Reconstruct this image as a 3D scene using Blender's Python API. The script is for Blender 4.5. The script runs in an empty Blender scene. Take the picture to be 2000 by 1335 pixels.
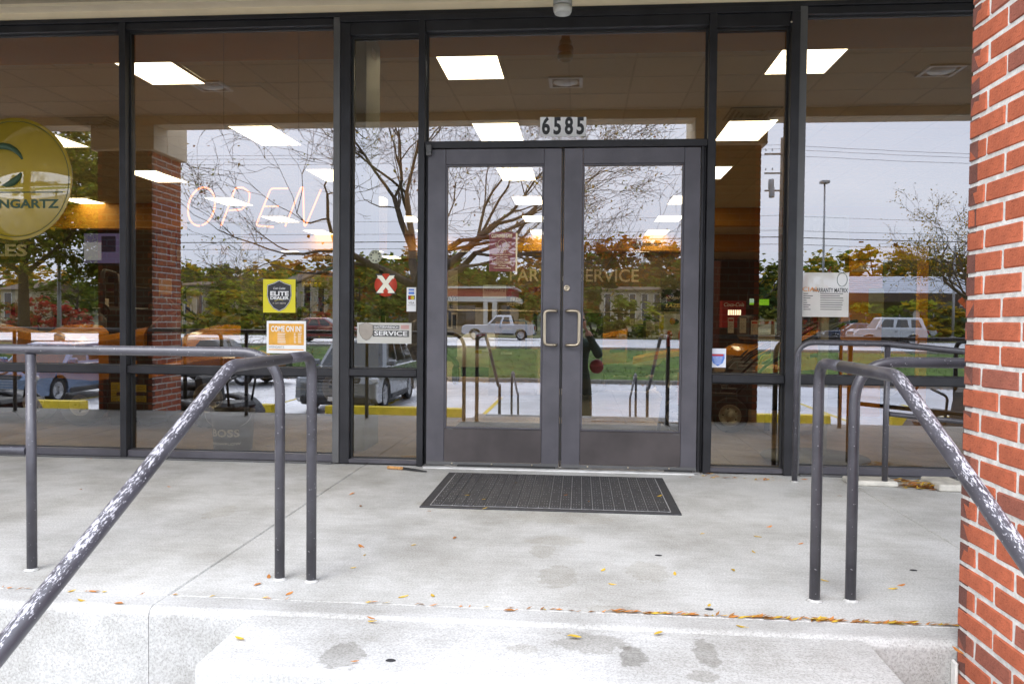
import bpy, bmesh, math, random
from mathutils import Vector, Matrix, Euler, noise as mnoise
R_ = math.radians
SC = bpy.context.scene
COL = SC.collection
rnd = random.Random(7)

# ------------------------------------------------------------------ camera
CAM = Vector((0.122, -5.243, 0.988))
FPX, YAW, PITCH, ROLL = 1534.47, 0.0857543, 0.0261966, 0.0096198
_cy, _sy, _cp, _sp = math.cos(YAW), math.sin(YAW), math.cos(PITCH), math.sin(PITCH)
FW = Vector((-_sy * _cp, _cy * _cp, -_sp))
_r = Vector((_cy, _sy, 0)); _u = _r.cross(FW)
RT = _r * math.cos(ROLL) + _u * math.sin(ROLL)
UP = -_r * math.sin(ROLL) + _u * math.cos(ROLL)
cd = bpy.data.cameras.new('camera')
cd.sensor_width = 36; cd.lens = FPX / 2000 * 36
cd.clip_start = 0.02; cd.clip_end = 3000
cam = bpy.data.objects.new('render_camera', cd); COL.objects.link(cam)
M = Matrix((RT, UP, -FW)).transposed().to_4x4(); M.translation = CAM
cam.matrix_world = M
SC.camera = cam

# ------------------------------------------------------------------ render settings, sky, sun
SC.view_settings.view_transform = 'Standard'
SC.view_settings.look = 'None'
SC.view_settings.gamma = 1
SC.view_settings.use_curve_mapping = False
SC.view_settings.exposure = 1.42
SC.render.engine = 'CYCLES'
cy = SC.cycles
cy.use_denoising = True
try: cy.denoiser = 'OPENIMAGEDENOISE'
except Exception: pass
cy.max_bounces = 9; cy.diffuse_bounces = 4; cy.glossy_bounces = 5
cy.transparent_max_bounces = 24; cy.transmission_bounces = 4
cy.caustics_reflective = False; cy.caustics_refractive = False
cy.sample_clamp_indirect = 6.0
cy.use_light_tree = True

W = bpy.data.worlds.new('World'); SC.world = W; W.use_nodes = True
nt = W.node_tree; N = nt.nodes; L = nt.links
for n in list(N): N.remove(n)
SUN_EL, SUN_ROT = R_(40), R_(205)
sky = N.new('ShaderNodeTexSky'); sky.sky_type = 'NISHITA'; sky.sun_disc = False
sky.sun_elevation = SUN_EL; sky.sun_rotation = SUN_ROT; sky.dust_density = 2.0
hs = N.new('ShaderNodeHueSaturation'); hs.inputs['Saturation'].default_value = .22
L.new(sky.outputs[0], hs.inputs['Color'])
tc = N.new('ShaderNodeTexCoord')
mp = N.new('ShaderNodeMapping'); mp.inputs['Scale'].default_value = (1, 1, 2.6)
L.new(tc.outputs['Generated'], mp.inputs[0])
nz = N.new('ShaderNodeTexNoise'); nz.inputs['Scale'].default_value = 2.2; nz.inputs['Detail'].default_value = 5
L.new(mp.outputs[0], nz.inputs['Vector'])
cr = N.new('ShaderNodeValToRGB')
cr.color_ramp.elements[0].position = .3; cr.color_ramp.elements[0].color = (7.3, 7.9, 9.6, 1)
cr.color_ramp.elements[1].position = .7; cr.color_ramp.elements[1].color = (9.8, 10.1, 11.3, 1)
L.new(nz.outputs[0], cr.inputs[0])
mx = N.new('ShaderNodeMix'); mx.data_type = 'RGBA'; mx.inputs[0].default_value = .86
L.new(hs.outputs[0], mx.inputs[6]); L.new(cr.outputs[0], mx.inputs[7])
# overcast: the cloud deck brightens towards the zenith
sx = N.new('ShaderNodeSeparateXYZ'); L.new(tc.outputs['Generated'], sx.inputs[0])
mr = N.new('ShaderNodeMapRange'); mr.inputs[1].default_value = .05; mr.inputs[2].default_value = 1.; mr.inputs[3].default_value = 1.; mr.inputs[4].default_value = 1.55
L.new(sx.outputs[2], mr.inputs[0])
vm = N.new('ShaderNodeVectorMath'); vm.operation = 'SCALE'; L.new(mx.outputs[2], vm.inputs[0]); L.new(mr.outputs[0], vm.inputs[3])
bg = N.new('ShaderNodeBackground'); bg.inputs[1].default_value = .125
L.new(vm.outputs[0], bg.inputs[0])
wo = N.new('ShaderNodeOutputWorld'); L.new(bg.outputs[0], wo.inputs[0])

sl = bpy.data.lights.new('sun', 'SUN'); sl.energy = .8; sl.angle = R_(36); sl.color = (1, .96, .9)
so = bpy.data.objects.new('sun', sl); COL.objects.link(so)
so.rotation_euler = (R_(90) - SUN_EL, 0, R_(-25))   # light from behind the photographer, high

# ------------------------------------------------------------------ placing helpers: photo pixel -> place
def ray(px, py): return FW + RT * ((px - 1000) / FPX) - UP * ((py - 667.5) / FPX)
def at(px, py, Y):
    d = ray(px, py); return CAM + d * ((Y - CAM.y) / d.y)
def flat(px, py, z=0.0):
    d = ray(px, py); return CAM + d * ((z - CAM.z) / d.z)
def back(px, py, D):
    """place seen in the glass: distance D in front of the shop front"""
    p = at(px, py, D); return Vector((p.x, -p.y, p.z))

# ------------------------------------------------------------------ materials
MATS = {}
def _ramp(nt, fac, a, b, p0=.35, p1=.65):
    r = nt.nodes.new('ShaderNodeValToRGB')
    r.color_ramp.elements[0].position = p0; r.color_ramp.elements[0].color = (*a, 1)
    r.color_ramp.elements[1].position = p1; r.color_ramp.elements[1].color = (*b, 1)
    nt.links.new(fac, r.inputs[0]); return r.outputs[0]
def _noise(nt, scale, detail=4, vec=None, rough=.55):
    n = nt.nodes.new('ShaderNodeTexNoise'); n.inputs['Scale'].default_value = scale
    n.inputs['Detail'].default_value = detail; n.inputs['Roughness'].default_value = rough
    if vec is not None: nt.links.new(vec, n.inputs['Vector'])
    return n.outputs[0]
def _mix(nt, fac, a, b, mode='MIX'):
    m = nt.nodes.new('ShaderNodeMix'); m.data_type = 'RGBA'; m.blend_type = mode
    for s, v in ((0, fac), (6, a), (7, b)):
        if isinstance(v, (int, float)): m.inputs[s].default_value = v
        elif isinstance(v, tuple): m.inputs[s].default_value = (*v[:3], 1)
        else: nt.links.new(v, m.inputs[s])
    return m.outputs[2]
def _math(nt, op, a, b=0.0, clamp=False):
    m = nt.nodes.new('ShaderNodeMath'); m.operation = op; m.use_clamp = clamp
    for i, v in enumerate((a, b)):
        if isinstance(v, (int, float)): m.inputs[i].default_value = v
        else: nt.links.new(v, m.inputs[i])
    return m.outputs[0]
def mat(name, c, rough=.6, metal=0., var=.12, scale=9., bump=0., bscale=60., spec=.5, coat=0., rand=0., detail=4):
    """plain surface: base colour with a little grain (var), fine relief (bump) and per-piece variation (rand)"""
    if name in MATS: return MATS[name]
    m = bpy.data.materials.new(name); m.use_nodes = True; nt = m.node_tree
    p = nt.nodes['Principled BSDF']
    p.inputs['Roughness'].default_value = rough; p.inputs['Metallic'].default_value = metal
    p.inputs['Specular IOR Level'].default_value = spec; p.inputs['Coat Weight'].default_value = coat
    tcn = nt.nodes.new('ShaderNodeTexCoord'); v = tcn.outputs['Object']
    col = None
    if var:
        lo = tuple(x * (1 - var) for x in c); hi = tuple(min(1, x * (1 + var)) for x in c)
        col = _ramp(nt, _noise(nt, scale, detail, v), lo, hi)
    if rand:
        oi = nt.nodes.new('ShaderNodeObjectInfo')
        f = _math(nt, 'ADD', _math(nt, 'MULTIPLY', oi.outputs['Random'], 2 * rand), 1 - rand)
        cc = nt.nodes.new('ShaderNodeCombineColor')
        for i in range(3): nt.links.new(f, cc.inputs[i])
        col = _mix(nt, 1., col if col is not None else tuple(c), cc.outputs[0], 'MULTIPLY')
    if col is None: p.inputs['Base Color'].default_value = (*c, 1)
    else: nt.links.new(col, p.inputs['Base Color'])
    if bump:
        b = nt.nodes.new('ShaderNodeBump'); b.inputs['Strength'].default_value = bump; b.inputs['Distance'].default_value = .004
        nt.links.new(_noise(nt, bscale, 3, v), b.inputs['Height']); nt.links.new(b.outputs[0], p.inputs['Normal'])
    MATS[name] = m; return m
def leafmat(name, c):
    """foliage: part of the light goes through the leaf"""
    if name in MATS: return MATS[name]
    m = bpy.data.materials.new(name); m.use_nodes = True; nt = m.node_tree
    for n in list(nt.nodes): nt.nodes.remove(n)
    tcn = nt.nodes.new('ShaderNodeTexCoord'); v = tcn.outputs['Object']
    col = _ramp(nt, _noise(nt, 9., 4, v), tuple(x*.55 for x in c), tuple(min(.9, x*1.5) for x in c))
    d = nt.nodes.new('ShaderNodeBsdfDiffuse'); t = nt.nodes.new('ShaderNodeBsdfTranslucent')
    nt.links.new(col, d.inputs[0]); nt.links.new(col, t.inputs[0])
    a = nt.nodes.new('ShaderNodeMixShader'); a.inputs[0].default_value = .5
    nt.links.new(d.outputs[0], a.inputs[1]); nt.links.new(t.outputs[0], a.inputs[2])
    o = nt.nodes.new('ShaderNodeOutputMaterial'); nt.links.new(a.outputs[0], o.inputs[0])
    MATS[name] = m; return m
def glossy_film(name, c, ior=2.0, rough=.6):
    """printed film under a clear glossy skin"""
    m = mat(name, c, rough, var=.05); p = m.node_tree.nodes['Principled BSDF']
    p.inputs['Coat Weight'].default_value = 1.; p.inputs['Coat Roughness'].default_value = 0.; p.inputs['Coat IOR'].default_value = ior
    return m
def emit(name, c, s):
    if name in MATS: return MATS[name]
    m = bpy.data.materials.new(name); m.use_nodes = True; nt = m.node_tree
    for n in list(nt.nodes): nt.nodes.remove(n)
    e = nt.nodes.new('ShaderNodeEmission'); e.inputs[0].default_value = (*c, 1); e.inputs[1].default_value = s
    o = nt.nodes.new('ShaderNodeOutputMaterial'); nt.links.new(e.outputs[0], o.inputs[0])
    MATS[name] = m; return m
def glass_front(name='tinted_glass', refl=(.155, 1.3), tint=(.545, .465, .305)):
    m = bpy.data.materials.new(name); m.use_nodes = True; nt = m.node_tree
    for n in list(nt.nodes): nt.nodes.remove(n)
    t = nt.nodes.new('ShaderNodeBsdfTransparent'); t.inputs[0].default_value = (*tint, 1)
    g = nt.nodes.new('ShaderNodeBsdfGlossy'); g.inputs['Roughness'].default_value = 0.0
    g.inputs[0].default_value = (.95, .97, 1, 1)
    # slight waviness of real float glass
    tcn = nt.nodes.new('ShaderNodeTexCoord')
    b = nt.nodes.new('ShaderNodeBump'); b.inputs['Strength'].default_value = .05; b.inputs['Distance'].default_value = .002
    nt.links.new(_noise(nt, 2.5, 1, tcn.outputs['Object']), b.inputs['Height']); nt.links.new(b.outputs[0], g.inputs['Normal'])
    f = nt.nodes.new('ShaderNodeFresnel'); f.inputs[0].default_value = 1.5
    fac = _math(nt, 'ADD', _math(nt, 'MULTIPLY', f.outputs[0], refl[1]), refl[0], True)
    mx = nt.nodes.new('ShaderNodeMixShader'); nt.links.new(fac, mx.inputs[0])
    nt.links.new(t.outputs[0], mx.inputs[1]); nt.links.new(g.outputs[0], mx.inputs[2])
    o = nt.nodes.new('ShaderNodeOutputMaterial'); nt.links.new(mx.outputs[0], o.inputs[0])
    return m
def clear_back(name='glass_inner_face'):
    m = bpy.data.materials.new(name); m.use_nodes = True; nt = m.node_tree
    for n in list(nt.nodes): nt.nodes.remove(n)
    t = nt.nodes.new('ShaderNodeBsdfTransparent'); t.inputs[0].default_value = (.98, .98, .97, 1)
    o = nt.nodes.new('ShaderNodeOutputMaterial'); nt.links.new(t.outputs[0], o.inputs[0]); return m

# ------------------------------------------------------------------ mesh builder and object helpers
def org(o):
    v = Vector((0, 0, 0))
    while o is not None: v += o.location; o = o.parent
    return v
class MB:
    def __init__(s): s.v = []; s.f = []; s.mi = []; s.sm = []
    def add(s, vs, fs, mi=0, smooth=False, T=None):
        b = len(s.v)
        for p in vs:
            p = Vector(p); s.v.append(T @ p if T is not None else p)
        for f in fs: s.f.append(tuple(b + i for i in f)); s.mi.append(mi); s.sm.append(smooth)
        return s
    def box(s, x0, y0, z0, x1, y1, z1, mi=0, T=None):
        x0, x1 = min(x0, x1), max(x0, x1); y0, y1 = min(y0, y1), max(y0, y1); z0, z1 = min(z0, z1), max(z0, z1)
        vs = [(x0,y0,z0),(x1,y0,z0),(x1,y1,z0),(x0,y1,z0),(x0,y0,z1),(x1,y0,z1),(x1,y1,z1),(x0,y1,z1)]
        return s.add(vs, [(0,3,2,1),(4,5,6,7),(0,1,5,4),(1,2,6,5),(2,3,7,6),(3,0,4,7)], mi, False, T)
    def cbox(s, x0, y0, z0, x1, y1, z1, c=.004, mi=0, T=None):
        """box with chamfered edges"""
        x0, x1 = min(x0, x1), max(x0, x1); y0, y1 = min(y0, y1), max(y0, y1); z0, z1 = min(z0, z1), max(z0, z1)
        c = min(c, (x1-x0)*.45, (y1-y0)*.45, (z1-z0)*.45)
        vs = []; idx = {}
        for ix, (X, sx) in enumerate(((x0, 1), (x1, -1))):
            for iy, (Y, sy) in enumerate(((y0, 1), (y1, -1))):
                for iz, (Z, sz) in enumerate(((z0, 1), (z1, -1))):
                    for a in range(3):
                        p = [X + sx*c, Y + sy*c, Z + sz*c]; p[a] = (X, Y, Z)[a]
                        idx[(ix, iy, iz, a)] = len(vs); vs.append(p)
        fs = []
        for a in range(3):
            b, d = (a+1) % 3, (a+2) % 3
            for s_ in (0, 1):
                q = []
                for (i, j) in ((0,0),(1,0),(1,1),(0,1)):
                    k = [0,0,0]; k[a] = s_; k[b] = i; k[d] = j; q.append(idx[(*k, a)])
                fs.append(tuple(q) if s_ else tuple(reversed(q)))
            for i in (0, 1):
                for j in (0, 1):   # edge along axis a
                    k0 = [0,0,0]; k0[b] = i; k0[d] = j; k1 = list(k0); k1[a] = 1
                    q = (idx[(*k0, b)], idx[(*k1, b)], idx[(*k1, d)], idx[(*k0, d)])
                    fs.append(q if (i ^ j) else tuple(reversed(q)))
        for k in ((0,0,0),(0,0,1),(0,1,0),(0,1,1),(1,0,0),(1,0,1),(1,1,0),(1,1,1)):
            q = tuple(idx[(*k, a)] for a in range(3))
            fs.append(q if (sum(k) % 2) else tuple(reversed(q)))
        return s.add(vs, fs, mi, False, T)
    def tube(s, pts, r, n=10, closed=False, cap=True, mi=0, radii=None, T=None, smooth=True):
        pts = [Vector(p) for p in pts]; k = len(pts); vs = []; fs = []
        prev = None
        for i, p in enumerate(pts):
            if closed: t = pts[(i+1) % k] - pts[i-1]
            else: t = pts[min(i+1, k-1)] - pts[max(i-1, 0)]
            t.normalize()
            if prev is None:
                a = Vector((0, 0, 1)) if abs(t.z) < .9 else Vector((1, 0, 0))
                nrm = t.cross(a).normalized()
            else:
                nrm = (prev - t * prev.dot(t)).normalized()
            prev = nrm; bn = t.cross(nrm)
            rr = radii[i] if radii else r
            for j in range(n):
                a = 2 * math.pi * j / n
                vs.append(p + (nrm * math.cos(a) + bn * math.sin(a)) * rr)
        for i in range(k if closed else k - 1):
            i2 = (i + 1) % k
            for j in range(n):
                j2 = (j + 1) % n
                fs.append((i*n+j, i*n+j2, i2*n+j2, i2*n+j))
        s.add(vs, fs, mi, smooth, T)
        if cap and not closed:
            b = len(s.v) - k * n
            s.f.append(tuple(b + j for j in reversed(range(n)))); s.mi.append(mi); s.sm.append(False)
            s.f.append(tuple(b + (k-1)*n + j for j in range(n))); s.mi.append(mi); s.sm.append(False)
        return s
    def lathe(s, prof, n=24, T=None, mi=0, smooth=True, cap=True):
        vs = []; fs = []; k = len(prof)
        for (r, z) in prof:
            for j in range(n):
                a = 2 * math.pi * j / n; vs.append((r * math.cos(a), r * math.sin(a), z))
        for i in range(k - 1):
            for j in range(n):
                j2 = (j+1) % n; fs.append((i*n+j, i*n+j2, (i+1)*n+j2, (i+1)*n+j))
        if cap:
            fs.append(tuple(reversed(range(n)))); fs.append(tuple((k-1)*n + j for j in range(n)))
        return s.add(vs, fs, mi, smooth, T)
    def prism(s, poly, h0, h1, T=None, mi=0):
        """polygon in local xy pulled from z=h0 to h1"""
        n = len(poly)
        a = sum(poly[i][0]*poly[(i+1)%n][1] - poly[(i+1)%n][0]*poly[i][1] for i in range(n))
        if a < 0: poly = list(reversed(poly))
        vs = [(x, y, h0) for x, y in poly] + [(x, y, h1) for x, y in poly]
        fs = [tuple(reversed(range(n))), tuple(range(n, 2*n))] + [(i, (i+1)%n, n+(i+1)%n, n+i) for i in range(n)]
        return s.add(vs, fs, mi, False, T)
    def ball(s, c, r, nu=14, nv=9, mi=0, T=None, fn=None):
        if isinstance(r, (int, float)): r = (r, r, r)
        vs = []; fs = []
        for i in range(nv + 1):
            th = math.pi * i / nv
            for j in range(nu):
                ph = 2 * math.pi * j / nu
                d = Vector((math.sin(th)*math.cos(ph), math.sin(th)*math.sin(ph), math.cos(th)))
                k = fn(d) if fn else 1
                vs.append((c[0] + d.x*r[0]*k, c[1] + d.y*r[1]*k, c[2] + d.z*r[2]*k))
        for i in range(nv):
            for j in range(nu):
                j2 = (j+1) % nu; fs.append((i*nu+j, (i+1)*nu+j, (i+1)*nu+j2, i*nu+j2))
        return s.add(vs, fs, mi, True, T)
    def loft(s, rings, mi=0, smooth=True, cap=True, T=None):
        n = len(rings[0]); vs = [p for r in rings for p in r]; fs = []
        for i in range(len(rings)-1):
            for j in range(n):
                j2 = (j+1) % n; fs.append((i*n+j, i*n+j2, (i+1)*n+j2, (i+1)*n+j))
        if cap:
            fs.append(tuple(reversed(range(n)))); fs.append(tuple((len(rings)-1)*n + j for j in range(n)))
        return s.add(vs, fs, mi, smooth, T)
    def quad(s, a, b, c, d, mi=0): return s.add([a, b, c, d], [(0, 1, 2, 3)], mi)
    def mesh(s, name, mats, off=None):
        me = bpy.data.meshes.new(name)
        vs = [p - off for p in s.v] if off is not None else s.v
        me.from_pydata([tuple(p) for p in vs], [], s.f)
        if not isinstance(mats, (list, tuple)): mats = [mats]
        for m in mats: me.materials.append(m)
        me.polygons.foreach_set('material_index', s.mi)
        me.polygons.foreach_set('use_smooth', s.sm)
        me.update(); return me
    def build(s, name, mats, parent=None, local=False, **props):
        o = bpy.data.objects.new(name, s.mesh(name, mats, org(parent) if parent is not None and not local else None))
        COL.objects.link(o)
        if parent is not None: o.parent = parent
        for k, v in props.items(): o[k] = v
        return o
def tag(o, label, cat, group=None):
    o['label'] = label; o['category'] = cat
    if group: o['group'] = group
    return o
def thing(name, label, cat, loc=(0, 0, 0), group=None):
    o = bpy.data.objects.new(name, None); COL.objects.link(o); o.location = loc
    o.empty_display_size = .1
    return tag(o, label, cat, group)
def kids(o): return [c for c in bpy.data.objects if c.parent is o]
def dup(o, loc=None, rz=None, label=None, group=None, mats=None, parent=None, scale=None):
    ch = {}
    for c in COL.objects:
        if c.parent: ch.setdefault(c.parent.name, []).append(c)
    def rec(a, par):
        c = a.copy(); COL.objects.link(c)
        if par is not None: c.parent = par
        if mats and c.data is not None and any(m and m.name in mats for m in c.data.materials):
            c.data = c.data.copy()
            for i, m in enumerate(c.data.materials):
                if m.name in mats: c.data.materials[i] = mats[m.name]
        for k in ch.get(a.name, []): rec(k, c)
        return c
    r = rec(o, parent)
    if loc is not None: r.location = loc
    if rz is not None: r.rotation_euler = (0, 0, rz)
    if scale is not None: r.scale = scale if not isinstance(scale, (int, float)) else (scale,)*3
    if label: r['label'] = label
    if group: r['group'] = group
    return r
_txt = {}
def text(s, h, m, T, parent=None, name='lettering', bold=0., xs=1., depth=.0015, align='CENTER', shear=0., fit=None, spacing=1.):
    """raised or printed lettering; T places its local xy plane; h = cap height, fit = total width"""
    key = (s, bold, depth, align, shear, spacing)
    if key not in _txt:
        c = bpy.data.curves.new('lettering', 'FONT'); c.body = s; c.size = 1; c.align_x = align; c.align_y = 'CENTER'
        c.offset = bold; c.extrude = .002; c.shear = shear; c.resolution_u = 3; c.space_character = spacing
        ob = bpy.data.objects.new('lettering', c); COL.objects.link(ob)
        bpy.context.view_layer.update()
        me = bpy.data.meshes.new_from_object(ob.evaluated_get(bpy.context.evaluated_depsgraph_get()))
        vs = [tuple(v.co) for v in me.vertices]; fs = [tuple(p.vertices) for p in me.polygons]
        bpy.data.objects.remove(ob); bpy.data.curves.remove(c); bpy.data.meshes.remove(me)
        _txt[key] = (vs, fs)
    vs, fs = _txt[key]
    k = h / .7
    if fit:
        xsv = [v[0] for v in vs]; xs = fit / ((max(xsv) - min(xsv)) * k)
    ymid = 0
    b = MB(); b.add([(v[0]*k*xs, v[1]*k, (1 if v[2] > 0 else 0) * depth) for v in vs], fs, 0, False, T)
    return b.build(name, m, parent)
def face_y(p, sx=1):      # local xy plane standing upright, facing the street (-y)
    return Matrix.Translation(p) @ Matrix(((1,0,0,0),(0,0,-1,0),(0,1,0,0),(0,0,0,1)))
def face_x(p, s=1):       # facing +x (s=1) or -x
    if s > 0: return Matrix.Translation(p) @ Matrix(((0,0,1,0),(1,0,0,0),(0,1,0,0),(0,0,0,1)))
    return Matrix.Translation(p) @ Matrix(((0,0,-1,0),(-1,0,0,0),(0,1,0,0),(0,0,0,1)))
def face_back(p):         # facing +y (readable from inside)
    return Matrix.Translation(p) @ Matrix(((-1,0,0,0),(0,0,1,0),(0,1,0,0),(0,0,0,1)))
def arc(c, r, a0, a1, n, plane):
    out = []
    for i in range(n + 1):
        a = R_(a0 + (a1 - a0) * i / n); u, v = r * math.cos(a), r * math.sin(a)
        out.append(Vector(c) + (Vector((u, 0, v)) if plane == 'xz' else Vector((0, u, v)) if plane == 'yz' else Vector((u, v, 0))))
    return out
def fillet(pts, r, n=6):
    """path with rounded corners"""
    pts = [Vector(p) for p in pts]; out = [pts[0]]
    for i in range(1, len(pts)-1):
        a, b, c = pts[i-1], pts[i], pts[i+1]
        u = (a-b).normalized(); w = (c-b).normalized()
        ang = u.angle(w)
        d = min(r / math.tan(ang/2), (a-b).length*.49, (c-b).length*.49)
        p0, p1 = b + u*d, b + w*d
        for k in range(n+1):
            t = k / n; out.append(p0*(1-t)**2 + b*2*t*(1-t) + p1*t*t)
    out.append(pts[-1]); return out
# ------------------------------------------------------------------ materials of the near scene
def concrete(name, c, stains=(), rough=.85):
    m = bpy.data.materials.new(name); m.use_nodes = True; nt = m.node_tree
    p = nt.nodes['Principled BSDF']; p.inputs['Roughness'].default_value = rough; p.inputs['Specular IOR Level'].default_value = .3
    tcn = nt.nodes.new('ShaderNodeTexCoord'); v = tcn.outputs['Object']
    lo = tuple(x * .86 for x in c); hi = tuple(min(1, x * 1.1) for x in c)
    col = _ramp(nt, _noise(nt, 2.2, 6, v, .65), lo, hi, .3, .7)
    fine = _ramp(nt, _noise(nt, 130, 3, v, .7), (.78, .78, .77), (1.08, 1.08, 1.08), .38, .6)
    col = _mix(nt, 1., col, fine, 'MULTIPLY')
    # dark aggregate specks
    spk = _ramp(nt, _noise(nt, 260, 1, v), (.5, .49, .47), (1, 1, 1), .30, .345)
    col = _mix(nt, .55, col, spk, 'MULTIPLY')
    # broad dirty patches
    dirt = _ramp(nt, _noise(nt, 1.1, 7, v, .7), (.80, .785, .75), (1, 1, 1), .36, .56)
    col = _mix(nt, 1., col, dirt, 'MULTIPLY')
    # faint sweeping streaks across
    mpn = nt.nodes.new('ShaderNodeMapping'); mpn.inputs['Scale'].default_value = (3, 40, 3); nt.links.new(v, mpn.inputs[0])
    st = _ramp(nt, _noise(nt, 1.4, 4, mpn.outputs[0]), (.93, .93, .92), (1.03, 1.03, 1.03), .4, .6)
    col = _mix(nt, .7, col, st, 'MULTIPLY')
    sep = nt.nodes.new('ShaderNodeSeparateXYZ'); nt.links.new(v, sep.inputs[0])
    wob = _math(nt, 'MULTIPLY', _math(nt, 'SUBTRACT', _noise(nt, 17, 5, v, .7), .5), 1.9)
    for (x, y, rx, ry, k) in stains:
        dx = _math(nt, 'DIVIDE', _math(nt, 'SUBTRACT', sep.outputs[0], x), rx)
        dy = _math(nt, 'DIVIDE', _math(nt, 'SUBTRACT', sep.outputs[1], y), ry)
        d = _math(nt, 'SQRT', _math(nt, 'ADD', _math(nt, 'MULTIPLY', dx, dx), _math(nt, 'MULTIPLY', dy, dy)))
        d = _math(nt, 'ADD', d, wob)
        f = _ramp(nt, d, (k, k*.985, k*.95), (1, 1, 1), .82, 1.08)
        col = _mix(nt, 1., col, f, 'MULTIPLY')
    nt.links.new(col, p.inputs['Base Color'])
    b = nt.nodes.new('ShaderNodeBump'); b.inputs['Strength'].default_value = .35; b.inputs['Distance'].default_value = .003
    nt.links.new(_noise(nt, 90, 4, v, .7), b.inputs['Height']); nt.links.new(b.outputs[0], p.inputs['Normal'])
    return m
def F0(px, py): return flat(px, py, 0)
def st_(px, py, wpx, hpx, k):
    a = flat(px, py); b = flat(px + wpx, py); c = flat(px, py - hpx)
    return (a.x, a.y, abs(b.x - a.x), abs(c.y - a.y), k)
M_land = concrete('landing_concrete', (.52, .52, .505), [
    st_(1090, 1125, 40, 22, .82), st_(1060, 1075, 30, 14, .85), st_(1265, 1115, 45, 20, .88), st_(1080, 1055, 60, 10, .9),
    st_(1195, 1190, 55, 10, .84), st_(905, 985, 90, 14, .93), st_(430, 1000, 30, 14, .9), st_(1100, 1010, 120, 12, .9)])
M_step = concrete('step_concrete', (.50, .50, .49), [
    st_(672, 1275, 46, 26, .66), st_(1155, 1250, 80, 20, .72), st_(1238, 1278, 30, 20, .62), st_(1380, 1272, 26, 30, .68),
    st_(1372, 1315, 34, 12, .76), st_(1020, 1262, 40, 9, .85)])
M_riser = concrete('landing_face_concrete', (.48, .48, .47))
M_joint = mat('joint_filler', (.26, .25, .23), .9)
M_bronze = mat('dark_bronze_aluminium', (.021, .021, .024), .42, .15, .25, 6, .05, 200, .35)
M_bronze2 = mat('sheen_bronze_aluminium', (.088, .084, .096), .45, .35, .16, 4, .08, 120)  # lighter, with the grey-blue sky sheen put into the base colour
M_kick = mat('brown_kick_rail', (.070, .060, .060), .42, .3, .25, 3)
M_greyal = mat('grey_aluminium', (.11, .11, .11), .5, .35, .1, 5)
M_gasket = mat('black_rubber', (.018, .018, .018), .7)
M_glass = glass_front(); M_clear = clear_back()
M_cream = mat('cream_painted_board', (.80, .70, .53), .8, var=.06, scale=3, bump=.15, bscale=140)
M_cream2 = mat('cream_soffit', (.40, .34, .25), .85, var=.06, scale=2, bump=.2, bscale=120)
M_mort = mat('pale_mortar', (.60, .59, .55), .95, var=.16, scale=30, bump=.7, bscale=120)
def brickmat(name, c):
    m = mat(name, c, .88, var=.16, scale=14, bump=.6, bscale=150, rand=.09)
    nt = m.node_tree; p = nt.nodes['Principled BSDF']
    src = p.inputs['Base Color'].links[0].from_socket
    tcn = nt.nodes.new('ShaderNodeTexCoord')
    mpn = nt.nodes.new('ShaderNodeMapping'); mpn.inputs['Scale'].default_value = (30, 30, 150); nt.links.new(tcn.outputs['Object'], mpn.inputs[0])
    pit = _ramp(nt, _noise(nt, 1.5, 3, mpn.outputs[0], .6), (.5, .45, .45), (1, 1, 1), .33, .42)
    nt.links.new(_mix(nt, .8, src, pit, 'MULTIPLY'), p.inputs['Base Color'])
    return m
M_brick = brickmat('red_brick', (.40, .100, .044)); M_brick2 = brickmat('dark_red_brick', (.29, .090, .055))
M_brick_shade = brickmat('shaded_brick', (.13, .048, .034)); M_mort_shade = mat('shaded_mortar', (.15, .14, .125), .95, var=.2, scale=20)  # deep shade of the shop-facing side put into brick and mortar colour
M_chrome = mat('satin_bronze_handle', (.42, .36, .27), .28, .9, .08)
M_white = mat('white_paper', (.80, .80, .79), .7, var=.02)
M_black = mat('black_plastic', (.02, .02, .021), .45)
M_ink = mat('black_ink', (.022, .022, .025), .6, var=0)
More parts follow.
